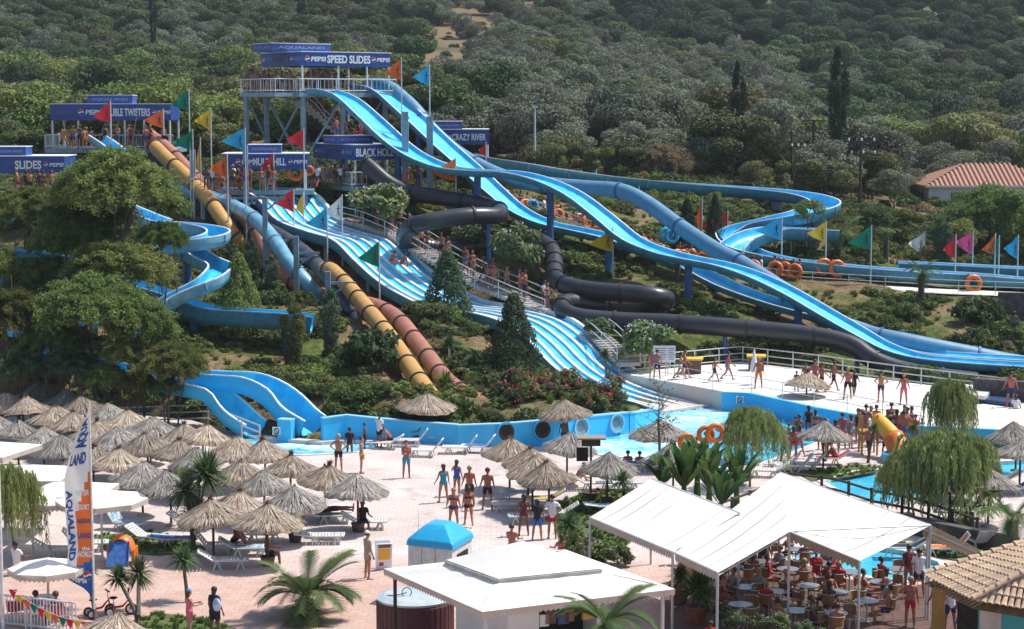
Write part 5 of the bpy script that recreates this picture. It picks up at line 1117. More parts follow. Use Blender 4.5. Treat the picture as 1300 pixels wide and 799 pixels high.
    scatter('undergrowth', [(a, b, c) for a, b, c in zip(x[::2], y[::2], z[::2])], [s2], (.6, 1.6), 'dark scrub between the hill trees'); scatter('undergrowth', [(a, b, c) for a, b, c in zip(x[1::4], y[1::4], z[1::4])], [s6], (.6, 1.3), 'dry scrub between the hill trees'); scatter('undergrowth', [(a, b, c) for a, b, c in zip(x[3::4], y[3::4], z[3::4])], [s1], (.6, 1.6), 'green scrub between the hill trees')
cover()
# lawns in the plaza
def lawn(L, label, seed, dens=14):
    P = gp(L, 0); o = poly_sheet('lawn', [P], .03, mat('lawn_soil', (.07, .10, .03), .95, (.10, .12, .04), 2)); tag(o, label + ', soil and turf base', 'lawn', kind='structure')
    x0, x1 = min(p.x for p in P), max(p.x for p in P); y0, y1 = min(p.y for p in P), max(p.y for p in P); n = int((x1 - x0) * (y1 - y0) * dens); rng = np.random.default_rng(seed); x = rng.uniform(x0, x1, n); y = rng.uniform(y0, y1, n); k = sdist(x, y, np.array([(p.x, p.y) for p in P])) < -.05
    return [(a, b, .03) for a, b in zip(x[k], y[k])]
LW = lawn([(118, 680), (190, 676), (255, 690), (262, 700), (200, 706), (130, 700)], 'small lawn behind the red and blue play tunnel', 1) + lawn([(165, 790), (200, 779), (262, 786), (300, 799), (300, 815), (140, 815)], 'lawn strip below the cordylines', 2) + lawn([(700, 640), (755, 622), (800, 622), (860, 640), (800, 690), (760, 720), (712, 700)], 'lawn beside the restaurant awning', 3) + lawn([(1165, 565), (1330, 560), (1330, 576), (1250, 583), (1160, 590)], 'lawn strip behind the children pool', 4) + lawn([(1010, 600), (1090, 590), (1130, 596), (1080, 606), (1030, 612)], 'lawn beside the orange slide', 5) + lawn([(1130, 690), (1200, 690), (1260, 700), (1230, 716), (1190, 708)], 'lawn behind the tiled roof', 6)
gs = empty('grass_clump', G(215, 797, .03), 0, 'short grass clump at the edge of the front lawn strip', 'grass clump'); gsm = link('leaves', TU[1], gs, M('leaf_lawn'), None, None, .12)
scatter('lawn_grass', LW, [gsm], (.14, .24), 'mown grass of the plaza lawns')
# ---------------------------------------------------------------- palms, cordylines, banana, weeping trees
def frond(name, seed, L=2.0, droop=1.0, nl=34, up=.8, leaf=.34):
    rng = np.random.default_rng(seed); v = []; pts = []
    for i in range(13):
        t = i / 12; pts.append(np.array([t * L * (1 - .12 * t), 0, up * L * t - droop * L * t * t * .8]))
    pts = np.array(pts)
    def at(t): k = min(11, int(t * 12)); return pts[k] + (pts[k + 1] - pts[k]) * (t * 12 - k), (pts[k + 1] - pts[k])
    for i in range(12):
        a, b = pts[i], pts[i + 1]; w0 = .03 * (1 - i / 13); v += [a + [0, -w0, 0], b + [0, -w0 * .9, 0], b + [0, w0 * .9, 0], a + [0, w0, 0]]
    for i in range(nl):
        t = .12 + .88 * i / nl; p, d = at(min(t, .999)); d = d / np.linalg.norm(d); l = leaf * L * (.45 + .9 * math.sin(math.pi * min(1, t * .9 + .08))) * rng.uniform(.85, 1.1) * .62
        for s in (-1, 1):
            dirv = d * .75 + np.array([0, s, 0]) * .8 + np.array([0, 0, .32 - .35 * t]); dirv /= np.linalg.norm(dirv); e = p + dirv * l + np.array([0, 0, -.12 * l]); wv = d * .023 * L ** .3; v += [p - wv, p + wv, e + wv * .15, e - wv * .15]
    return mesh_q(name, [(np.array(v), 0)])
FR = [frond('palm_frond', 1), frond('palm_frond', 2, 2.0, 1.25, 34, .62), frond('palm_frond', 3, 2.0, .7, 34, 1.15), frond('palm_frond', 4, 2.0, 1.1, 34, .3)]
def palm(px, py, D, size, label, n=22, trunkh=None, z=None, name='palm_tree'):
    c = W(px, py, D) if z is None else G(px, py, z); g = max(h1(c.x, c.y), 0); rt = empty(name, (c.x, c.y, g), 0, label, 'palm tree'); H = max(.15, c.z - g); mb = MB(); rng = random.Random(px)
    prof = []; k = int(H / .12) + 2
    for i in range(k): prof += [(.17 * size ** .5 + .04, H * i / k), (.13 * size ** .5 + .02, H * (i + .9) / k)]
    mb.lathe(prof, (0, 0, 0), 9); mb.build('trunk', M('bark'), rt)
    for i in range(n):
        k = 2 if i % 4 == 0 else (0 if i % 4 in (1, 2) else (1 if i % 8 == 3 else 3)); s = size / 2.0 * rng.uniform(.85, 1.1)
        link('frond', FR[k], rt, M('leaf_palm'), (0, 0, H), (rng.uniform(-.1, .1), rng.uniform(-.15, .1), i * 2.4 + rng.uniform(-.2, .2)), s)
palm(390, 760, 62.8, 1.95, 'large date palm in the middle foreground, below the hatted man', 38); palm(768, 792, 50, 1.5, 'date palm in front of the white kiosk, cut by the lower edge', 24)
palm(1170, 348, 134, 1.6, 'small palm on the slope below the right flags', 16); palm(860, 330, 133, 1.3, 'little palm beside the speed slide', 14); palm(1065, 300, 150, 2.0, 'spreading palm behind the yellow pennant', 16); palm(1125, 295, 152, 1.6, 'palm tuft between green and white pennants', 12); palm(1285, 660, 72, 1.7, 'palm leaves behind the orange towel lounger', 16); palm(1230, 650, 76, 1.5, 'low palm behind the wooden fence at right', 14)
def sword(name, seed, n=90, L=1.0, w_=.028, low=-.5):
    rng = np.random.default_rng(seed); v = []
    for i in range(n):
        a = rng.uniform(0, 6.28); e = rng.uniform(low, 1.35); d = np.array([math.cos(a) * math.cos(e), math.sin(a) * math.cos(e), math.sin(e)]); l = L * rng.uniform(.75, 1.05); t = np.array([-math.sin(a), math.cos(a), 0]) * w_ * L; o = d * .05; m_ = d * l * .55; tip = d * l + np.array([0, 0, -.2 * l * math.cos(e)])
        v += [o - t * .7, o + t * .7, m_ + t, m_ - t, m_ - t, m_ + t, tip + t * .1, tip - t * .1]
    return mesh_q(name, [(np.array(v), 0)])
SW = [sword('sword_leaves', 1, 210, 1, .036), sword('sword_leaves', 2, 240, 1, .03, -.8)]
def cordy(heads, base, label, group=None, m='leaf_yucca'):
    """heads: (px, py, D, radius in px)"""
    b = base; rt = empty('cordyline', (b.x, b.y, b.z), 0, label, 'yucca plant', group); st = Vector((0, 0, .25))
    for i, (px, py, D, r_) in enumerate(heads):
        c = W(px, py, D) - b; s = D / F * r_
        MB().path([st * (0 if i == 0 else 1), Vector((c.x * .25, c.y * .25, c.z * .4)), c], [.08, .07, .06], 6).build('stem', M('bark'), rt); link('leaf_head', SW[i % 2], rt, M(m), c, (0, 0, i), s)
cordy([(262, 605, 72.5, 44), (236, 622, 73, 38), (248, 655, 73, 34)], G(245, 700), 'large dark spiky cordyline in front of the left parasols')
cordy([(150, 735, 63.4, 26), (176, 728, 63.6, 30)], G(176, 792), 'twin headed cordyline below the play tunnel')
cordy([(232, 712, 65, 28)], G(238, 765), 'single cordyline right of the twin headed one'); cordy([(108, 722, 64, 24)], G(122, 788), 'cordyline partly hidden by the feather banner')
cordy([(790, 612, 75, 20)], G(792, 634), 'small spiky plant behind the left awning'); cordy([(722, 668, 67, 26), (728, 690, 66.5, 22)], G(728, 712), 'pale spiky plant beside the people in the shade'); cordy([(1110, 545, 91, 11)], G(1102, 588), 'thin leaning young tree with a spiky head by the orange slide', m='leaf_mid')
cordy([(1160, 545, 90, 13)], G(1160, 575), 'round spiky head behind the orange slide', m='leaf_mid')
cordy([(768, 452, 108.5, 13), (790, 450, 108.5, 10)], hit(770, 490), 'tall spiky yucca with a white bloom beside the striped slide')
cordy([(570, 438, 112, 18)], hit(570, 460), 'spiky plant left of the conifer above the wall'); cordy([(565, 490, 103, 26)], hit(566, 508), 'leafy spiky plant next to the lone straw parasol', m='leaf_grass'); cordy([(430, 505, 101, 20)], hit(430, 518), 'spiky plant above the pool wall', m='leaf_mid'); cordy([(600, 460, 108, 16)], hit(600, 474), 'dark spiky plant behind the pink tube end')
cordy([(440, 545, 97, 1)], G(440, 545), 'tiny sprout', None) if False else None
LB = []
def banana_leaf(seed, L=1.9, w_=.17):
    rng = random.Random(seed); v = []; n = 10; P = []
    for i in range(n + 1):
        t = i / n; x = L * t * .45 + .1 * t; z = L * (t * 1.0 - .28 * t * t * t); wd = w_ * math.sin(math.pi * min(1, .12 + t * .88)) ** .6 * (1 if t > .12 else .15); P.append((x, z, wd))
    for i in range(n):
        for s in (-1, 1):
            a, b = P[i], P[i + 1]; cup = .35; k = rng.uniform(.9, 1.0); v += [[a[0], 0, a[1]], [b[0], 0, b[1]], [b[0] - cup * b[2] * .5, s * b[2] * k, b[1] + cup * b[2] * .4], [a[0] - cup * a[2] * .5, s * a[2], a[1] + cup * a[2] * .4]]
    return mesh_q('banana_leaf', [(np.array(v, float), 0)])
LBm = [banana_leaf(1), banana_leaf(2, 1.7, .2), banana_leaf(3, 2.1, .16)]
def banana(px, py, s, label, n=17):
    b = G(px, py); s *= 1.1; rt = empty('banana_plant', b, 0, label, 'banana plant', 'banana plants behind the awning'); rng = random.Random(px); MB().lathe([(.14, 0), (.12, .4), (.08, .9), (.04, 1.3)], (0, 0, 0), 8).build('stem', M('leaf_banana'), rt, sc=s)
    for i in range(n): link('leaf', LBm[i % 3], rt, M('leaf_banana'), (0, 0, .8 * s), (rng.uniform(-.1, .1), rng.uniform(-.45, .35), i * 2.4 + rng.uniform(-.3, .3)), s * rng.uniform(.8, 1.05))
for px, py, s, lb in [(868, 655, 1.2, 'banana plant with the tallest upright leaf behind the awning'), (900, 652, 1.1, 'broad banana plant in the middle of the clump'), (935, 645, 1.0, 'banana plant at the right of the clump'), (842, 640, .9, 'banana plant at the left of the clump'), (885, 632, 1.1, 'banana plant at the back of the clump'), (915, 668, .9, 'low banana plant beside the main awning')]: banana(px, py, s, lb)
def weeping(name, seed, nb=90, nl=34):
    rng = np.random.default_rng(seed); P = []
    for i in range(nb):
        a = rng.uniform(0, 6.28); r = rng.uniform(.05, .8) * (1 + .25 * math.sin(a * 3 + seed)); z0 = math.sqrt(max(0.05, 1 - r * r)) * .75 + rng.uniform(-.3, .16); l = rng.uniform(.3, 1.35); t = np.linspace(0, 1, nl)
        P.append(np.c_[math.cos(a) * (r + .22 * np.sqrt(t)) + rng.normal(size=nl) * .02, math.sin(a) * (r + .22 * np.sqrt(t)) + rng.normal(size=nl) * .02, z0 + .1 * np.sin(t * 3) - l * t])
    P = np.concatenate(P); n = len(P); return mesh_q(name, [(quads(P, unit(n, rng) * np.array([1, 1, .3]), .024, rng, 5.5, dirv=np.array([[0, 0, 1.]]).repeat(n, 0)), 0)])
WE = [weeping('crown_leaves', 1, 420, 60), weeping('crown_leaves', 2, 300, 54)]
for (px, py, r_, base, k, rz_, lb) in [(955, 553, 42, (952, 618), 1, 1.0, 'weeping willow like tree left of the round pool parasol'), (1207, 522, 36, (1207, 600), 1, 1.3, 'tall narrow weeping tree at the end of the pool'), (1215, 600, 72, (1205, 668), 0, .85, 'broad weeping tree in front of the children pool'), (28, 640, 48, (20, 720), 1, 1.2, 'weeping yellow green tree at the left edge'), (1165, 608, 46, (1160, 665), 1, .85, 'smaller weeping tree beside the wooden fence')]:
    b = G(*base); c = W(px, py, b.y); s = b.y / F * r_; rt = empty('weeping_tree', b, px, lb, 'tree'); link('crown', WE[k], rt, M('leaf_willow'), (c.x - b.x, 0, c.z), None, (s, s, s * rz_)); link('trunk', TR[k], rt, M('bark_pale'), None, None, (s * .8, s * .8, c.z * 1.3))
# bare tree by the pool
def bare():
    b = G(836, 612); rt = empty('bare_tree', b, 0, 'thin bare tree with fine twigs in front of the pool foam', 'tree'); s = b.y / F; H = 128 * s; rng = random.Random(4); MB().path([(0, 0, -.05), (.03, 0, H * .3), (-.02, 0, H * .6), (0, 0, H * .95)], [.07, .06, .04, .012], 6).build('trunk', M('bark'), rt)
    mb = MB(); lf = []
    for i in range(34):
        z = H * (.35 + .6 * i / 34); a = rng.uniform(0, 6.28); l = (1.5 * (1 - i / 40)) * rng.uniform(.5, 1); e = Vector((math.cos(a) * l, math.sin(a) * l, z + l * .5)); m_ = Vector((math.cos(a) * l * .5, math.sin(a) * l * .5, z + l * .15)); mb.path([(0, 0, z), m_, e], [.022, .014, .006], 4)
        for q in range(3):
            p = m_.lerp(e, rng.random()); e2 = p + Vector((rng.uniform(-.4, .4), rng.uniform(-.4, .4), rng.uniform(0, .4))); mb.bar(p, e2, .009, 3, .004, False); lf.append(e2)
    mb.build('branches', M('bark'), rt); rn = np.random.default_rng(2); P = np.array([tuple(p) for p in lf]); tag(link('leaves', mesh_q('leaves', [(quads(P, unit(len(P), rn), .11, rn), 0)]), rt, M('leaf_mid')), kind='stuff')
bare()
# hedge bushes round the restaurant
HB = [(745, 690, 15, 'leaf_oleander'), (760, 700, 18, 'leaf_mid'), (785, 705, 20, 'leaf_oleander'), (735, 705, 14, 'leaf_olive'), (812, 640, 14, 'leaf_grass'), (850, 655, 16, 'leaf_grass'), (940, 605, 14, 'leaf_mid'), (905, 690, 1, 'leaf_mid')]
for i, (px, py, r_, m_) in enumerate(HB[:-1]):
    b = G(px, py + r_ * .7); s = b.y / F * r_; rt = empty('garden_bush', b, i, ['speckled bush', 'wide bush', 'dense flowering bush', 'grey leaved bush', 'low light green bush', 'light green bush', 'round bush'][i] + ' ' + ['beside the pale spiky plant', 'between the spiky plant and the awning', 'against the lower edge of the left awning', 'next to the people in the shade', 'at the top corner of the left awning', 'under the banana leaves', 'right of the banana clump'][i], 'bush')
    link('shrub_foliage', CRF[i % 2], rt, [M(m_), M('petal_white')], (0, 0, s * .65), None, (s * 1.3, s, s)); link('stem', TR[0], rt, M('bark'), None, None, (s * .4, s * .4, s * .6))
# ---------------------------------------------------------------- straw parasols
def straw(seed, r=1.3):
    rng = random.Random(seed); n = 44; mb = MB(); prof = [(.05, 2.36), (.20, 2.27), (.42, 2.12), (.72, 1.95), (1.0, 1.80), (1.0, 1.66)]
    rim = [1 + rng.uniform(-.035, .035) for _ in range(n)]; dz = [rng.uniform(-.06, .02) for _ in range(n)]
    P = [(.05, 2.35), (.24 * r, 2.15), (.5 * r, 1.92), (.78 * r, 1.70), (r, 1.52), (.97 * r, 1.49), (.5 * r, 1.85), (.05, 2.2)]; vs = []
    for j, (a, z) in enumerate(P):
        for k in range(n):
            an = 2 * math.pi * k / n; q = 1 + (rim[k] - 1) * (a / r) + .03 * math.sin(an * 3 + seed) * (a / r); vs.append((math.cos(an) * a * q, math.sin(an) * a * q, z + (dz[k] if j in (4, 5) else rng.uniform(-.012, .012)) + .03 * math.sin(an * 2 + seed * 2) * (a / r)))
    mb.add(vs, [(j * n + k, j * n + (k + 1) % n, (j + 1) * n + (k + 1) % n, (j + 1) * n + k) for j in range(len(P) - 1) for k in range(n)])
    body = len(mb.f)
    for i in range(620):
        an = rng.uniform(0, 6.283); r0 = rng.uniform(.08, .78) * r; r1 = min(r * 1.07, r0 + rng.uniform(.2, .45) * r)
        if rng.random() < .3: r0 = .78 * r; r1 = r * rng.uniform(1.0, 1.13)
        def zz(a): t = a / r; return 2.35 - .74 * t ** .93 - .13 * t * (1 - t) + .03 + .03 * math.sin(an * 2 + seed * 2) * t
        an2 = an + rng.uniform(-.05, .05); w_ = rng.uniform(.008, .02); lift = rng.uniform(0, .035); mb.mi = 0 if rng.random() < .55 else 1
        def pt(a, an_, s): return (math.cos(an_) * a - math.sin(an_) * s, math.sin(an_) * a + math.cos(an_) * s, zz(a) + lift)
        mb.add([pt(r0, an, -w_), pt(r0, an, w_), pt(r1, an2, w_ * .5), pt(r1, an2, -w_ * .5)], [(0, 1, 2, 3)])
    return mb.mesh('thatch')
def tuftm(seed):
    rng = random.Random(seed); mb = MB()
    for i in range(110):
        an = rng.uniform(0, 6.283); l = rng.uniform(.10, .24); e = rng.uniform(.2, 1.3); b = Vector((math.cos(an) * .03, math.sin(an) * .03, 2.3)); d = Vector((math.cos(an) * math.cos(e), math.sin(an) * math.cos(e), math.sin(e))) * l; t = Vector((-math.sin(an), math.cos(an), 0)) * .012
        mb.add([b - t, b + t, b + d + t * .4, b + d - t * .4], [(0, 1, 2, 3)])
    mb.lathe([(.10, 2.26), (.085, 2.36), (.03, 2.42)], (0, 0, 0), 8); return mb.mesh('tuft')
mat('straw_tan2', (.58, .50, .41), .9, (.42, .35, .27), 5, objvar=.2); mat('straw_grey2', (.52, .49, .45), .9, (.36, .33, .3), 5, objvar=.15)
STM = [straw(s) for s in (1, 2, 3, 4)]; TFM = [tuftm(1), tuftm(2)]
_p = MB(); _p.bar((0, 0, 0), (0, 0, 2.3), .05, 8, .045); POLE = _p.mesh('pole')
_p = MB()
for i in range(8): a = i * math.pi / 4; _p.bar((math.cos(a) * .05, math.sin(a) * .05, 2.18), (math.cos(a) * 1.1, math.sin(a) * 1.1, 1.57), .018, 4)
RIBS = _p.mesh('ribs')
_p = MB(); _p.lathe([(.17, 0), (.22, .02), (.27, .3), (.29, .32), (.29, .36), (.24, .36), (.22, .3), (.0, .3)], (0, 0, 0), 14); POT = _p.mesh('pot')
_p = MB(); _p.lathe([(.24, 0), (.24, .06), (.07, .1), (.06, .14)], (0, 0, 0), 12); BASEM = _p.mesh('base')
UM = [(6,497,1,'leftmost in the back row of parasols'),(52,485,0,'taller tan one in the back row under the left trees'),(38,504,1,'with a reddish tuft, second row at far left'),(82,495,0,'grey brown, third in the back row'),(107,500,1,'right of the back row, behind the feather banner top'),(71,516,1,'just left of the feather banner, second row'),(141,509.5,0,'with a spiky peak, right of the banner in the back row'),(93,523,1,'beside the banner pole, third row'),
(22,532,0,'dark, third row at far left'),(-6,524,0,'cut by the left edge of the crowd'),(55,543,0,'greyish, lowest row left of the banner'),(161,520,1,'pale flat one near the white railing'),(123,532,1,'right against the banner pole'),(79,550,0,'just above the white canvas awnings'),(190,527.5,0,'below the white railing start'),(152,542,0,'dark steep one in the middle of the left crowd'),(235,536.5,1,'under the white railing, second from its lower end'),
(187,550,1,'brown tufted, centre of the left crowd'),(223,557,1,'pale with reddish tuft, right of centre in the left crowd'),(146,568,1,'brown tufted, behind the white canvas parasol'),(118,566,1,'half hidden by the feather banner'),(180,584,0,'grey one with a dark post above the white canvas'),(216,595,0,'grey one left of the big cordyline'),(257,539,1,'by the lower end of the white railing'),(252,566,0,'grey, behind the cordyline top'),(300,554,1,'flat pale one behind the tufted one by the railing'),
(336,555,1,'with the biggest red brown tuft, below the curled chutes'),(368.5,575,1,'pale, in the row facing the plaza, second from the back'),(412,587,1,'tan, in the row facing the plaza, third from the back'),(454,601.6,0,'grey, standing out alone on the plaza edge'),(335,595,0,'steep grey cone behind the wide grey one'),(374,613,0,'wide grey one above the sunbathers'),(297,622,1,'tan, right of the cordyline'),(339,639,1,'nearest one on the left, in a stone pot with a man under it'),(305,586,1,'pale, mostly hidden between two rows'),(270,632,1,'hidden behind the cordyline leaves'),
(541,499,1,'alone in front of the grassy slope'),(720,507.5,1,'against the blue wall with the round outlets'),(647,556,1,'leftmost of the middle cluster, tufted'),(670.6,568,1,'second from the left in the middle cluster'),(676,580,1,'third in the middle cluster, half hidden'),(697,586,1,'front one of the middle cluster with an orange tuft'),(720,549,0,'grey, above the seated bather'),(771,573.6,0,'grey brown, beside the roofed post'),(838,532,0,'behind the bare tree at the pool edge'),(946,522,0,'under the willow like tree by the pool'),(1024,487,1,'at the edge of the upper walkway'),(1046,534,0,'grey round one on the right plaza'),
(855,566,0,'low one behind the bare tree'),(1291,535,0,'at the right edge, upper of two'),(1296,556,0,'at the right edge, lower of two'),(1222,567,0,'hidden under the broad weeping tree'),(1155,583,0,'behind the orange slide'),(1192,549,0,'under the narrow weeping tree'),(1256,596,0,'beyond the right children pool'),(137,778,1,'cut by the lower edge below the cycles')]
for i, (px, py, t, lb) in enumerate(UM):
    z = 2.36; p = G(px, py, z); p.z = 0; sc_ = 1.0 if i not in (45, 44) else 1.15
    if px == 1024: p = W(px, py, 106); p.z = 0
    rt = empty('straw_parasol', p, i * 1.7, 'straw parasol, ' + lb, 'parasol', 'straw parasols round the pools'); rng = random.Random(i)
    tilt = (rng.uniform(-.09, .09), rng.uniform(-.09, .09), 0)
    s = sc_ * rng.uniform(.92, 1.08)
    link('thatch', STM[i % 4], rt, [M('straw_tan' if t else 'straw_grey'), M('straw_tan2' if t else 'straw_grey2')], None, tilt, (s, s * rng.uniform(.93, 1.06), rng.uniform(.97, 1.04))); link('pole', POLE, rt, M('pole_wood')); link('ribs', RIBS, rt, M('pole_wood'), None, tilt)
    if t: link('tuft', TFM[i % 2], rt, M('tuft'), None, tilt)
    if i in (33, 31, 43, 29, 28): link('pot', POT, rt, M('pot'))
    else: link('base', BASEM, rt, M('concrete'))
# ---------------------------------------------------------------- white canvas parasols and awnings
def canvas_quad(mb, a, b, c, d, n=8, m=8, sag=.12, seed=0):
    """bilinear sheet a-b / d-c with sag between its supports and faint folds"""
    vs = []
    for i in range(n + 1):
        for j in range(m + 1):
            u, v = i / n, j / m; p = a.lerp(b, u).lerp(d.lerp(c, u), v); p = p + Vector((0, 0, -sag * 16 * u * (1 - u) * v * (1 - v) * .6 + .018 * math.sin(u * 21 + seed) * math.sin(v * 3.1) * 2 * (sag > 0))); vs.append(p)
    mb.add(vs, [(i * (m + 1) + j, (i + 1) * (m + 1) + j, (i + 1) * (m + 1) + j + 1, i * (m + 1) + j + 1) for i in range(n) for j in range(m)])
def valance(mb, a, b, h=.22, n=None):
    L_ = (b - a).length; n = n or max(4, int(L_ / .16)); vs = []
    for i in range(n * 2 + 1): p = a.lerp(b, i / (2 * n)); vs += [p, p - Vector((0, 0, h * (1 if i % 2 else .72)))]
    mb.add(vs, [(2 * i, 2 * i + 2, 2 * i + 3, 2 * i + 1) for i in range(2 * n)])
def canvas_parasol(px, py, R_, h, label, n=8, rz=.2, flat_=.35):
    p = G(px, py, h); p.z = 0; rt = empty('canvas_parasol', p, rz, label, 'parasol', 'white canvas parasols at the left'); ap = Vector((0, 0, h)); pts = [Vector((math.cos(2 * math.pi * i / n) * R_, math.sin(2 * math.pi * i / n) * R_, h - flat_)) for i in range(n)]
    mb = MB()
    for i in range(n):
        a, b = pts[i], pts[(i + 1) % n]; vs = []; k = 6
        for u in range(k + 1):
            for v in range(k + 1):
                t = u / k; q = ap.lerp(a.lerp(b, v / k), t); vs.append(q - Vector((0, 0, .10 * math.sin(math.pi * v / k) * t * t)))
        mb.add(vs, [(u * (k + 1) + v, (u + 1) * (k + 1) + v, (u + 1) * (k + 1) + v + 1, u * (k + 1) + v + 1) for u in range(k) for v in range(k)])
    mb.build('canopy', M('canvas'), rt, smooth=False); mb = MB()
    for i in range(n): valance(mb, pts[i], pts[(i + 1) % n], .24)
    mb.build('valance', M('canvas_edge'), rt); MB().bar((0, 0, 0), (0, 0, h), .045, 8).build('pole', M('pole_white'), rt)
    for i in range(n): MB().bar((0, 0, h - .5), pts[i] - Vector((0, 0, .02)), .02, 4).build('rib', M('pole_white'), rt)
mat('canvas_edge', (.55, .48, .42), .8, (.5, .43, .37), 2, trans=.2)
canvas_parasol(-14, 560, 2.3, 2.7, 'white canvas parasol cut by the left edge, behind the yellow green tree', 4, .5); canvas_parasol(40, 590, 2.2, 2.8, 'large white canvas parasol left of the feather banner, upper one', 4, .75); canvas_parasol(6, 605, 2.0, 2.6, 'white canvas parasol at the left edge, lower than its neighbours', 4, .4)
canvas_parasol(92, 611, 2.0, 2.7, 'white canvas parasol crossed by the feather banner', 4, .7); canvas_parasol(128, 622, 1.75, 2.7, 'white canvas parasol right of the feather banner', 8, .1); canvas_parasol(60, 708, 1.3, 2.1, 'eight sided white canvas parasol over the cafe table', 8, .2, .32)
canvas_parasol(40, 622, 1.9, 2.6, 'white canvas parasol behind the yellow green tree, middle one', 4, .9)
def awning(name, label, quads_, edges, posts, sag=.12, mm='canvas', struts=()):
    o = quads_[0][0].copy(); o.z = 0; rt = empty(name, o, 0, label, 'awning', 'white awnings of the restaurant')
    for k, q in enumerate(quads_):
        mb = MB(); canvas_quad(mb, *[p - o for p in q], sag=sag, seed=k * 3); mb.build('canvas_sheet', M(mm), rt, smooth=True); A_, B2, C2, D2 = [p - o for p in q]
        for u in (.25, .5, .75): MB().path([A_.lerp(B2, u).lerp(D2.lerp(C2, u), v / 8) + Vector((0, 0, .012 - sag * 16 * u * (1 - u) * v / 8 * (1 - v / 8) * .6)) for v in range(9)], .016, 4).build('seam', M('canvas_edge'), rt)
    for (a, b, m_, h) in edges: mb = MB(); valance(mb, a - o, b - o, h); mb.build('valance', M(m_), rt); MB().bar(a - o, b - o, .035, 6).build('edge_bar', M('pole_white'), rt)
    for p in posts: q = p - o; MB().bar((q.x, q.y, 0), q, .045, 8).build('post', M('metal_pole'), rt)
    for a, b in struts: MB().bar(a - o, b - o, .03, 6).build('strut', M('metal_pole'), rt)
    return rt
a1, a2, a3, a4 = G(749, 657, 2.75), G(827, 608, 3.25), G(938, 651, 3.25), G(854, 701, 2.75); m12 = a1.lerp(a4, .51), a2.lerp(a3, .47)
gap = (a4 - a1).normalized() * .04
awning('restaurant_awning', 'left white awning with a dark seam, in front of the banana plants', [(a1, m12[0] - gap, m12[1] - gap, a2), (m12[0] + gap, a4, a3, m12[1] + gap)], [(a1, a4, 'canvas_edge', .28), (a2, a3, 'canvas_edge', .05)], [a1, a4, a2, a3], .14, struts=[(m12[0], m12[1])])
b1, b2, b3, b4 = G(857, 702, 2.75), G(911, 727, 2.6), W(1002, 675, G(1002, 675, 3.3).y), G(990, 600, 3.7)
b5 = G(1080, 632, 3.6); b6, b7 = G(1091, 712, 2.55), G(1181, 667, 3.2); b0 = b1.lerp(b4, .5)
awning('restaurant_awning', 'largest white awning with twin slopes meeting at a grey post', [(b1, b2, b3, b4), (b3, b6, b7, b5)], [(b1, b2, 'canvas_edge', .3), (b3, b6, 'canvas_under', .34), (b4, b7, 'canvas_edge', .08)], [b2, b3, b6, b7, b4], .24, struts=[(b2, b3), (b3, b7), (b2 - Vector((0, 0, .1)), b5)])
_f = bpy.data.objects[[o.name for o in bpy.data.objects if o.name.startswith('restaurant_awning')][-1]]
mb = MB(); o_ = _f.location; canvas_quad(mb, b4 - o_, b3 - o_, b3 - o_ + Vector((.02, .02, 0)), b5 - o_, sag=.08); mb.build('canvas_sheet', M('canvas'), _f, smooth=True)
c1, c2, c3, c4 = G(1178, 665, 3.2), G(1246, 699, 2.6), G(1240, 702, 2.5), G(1172, 672, 3.0)
awning('rolled_awning', 'beige side awning sloping down from the white one toward the tiled roof', [(c1, c2, c3, c4)], [(c4, c3, 'canvas_under', .26)], [c1, c2], 0, 'canvas_under')
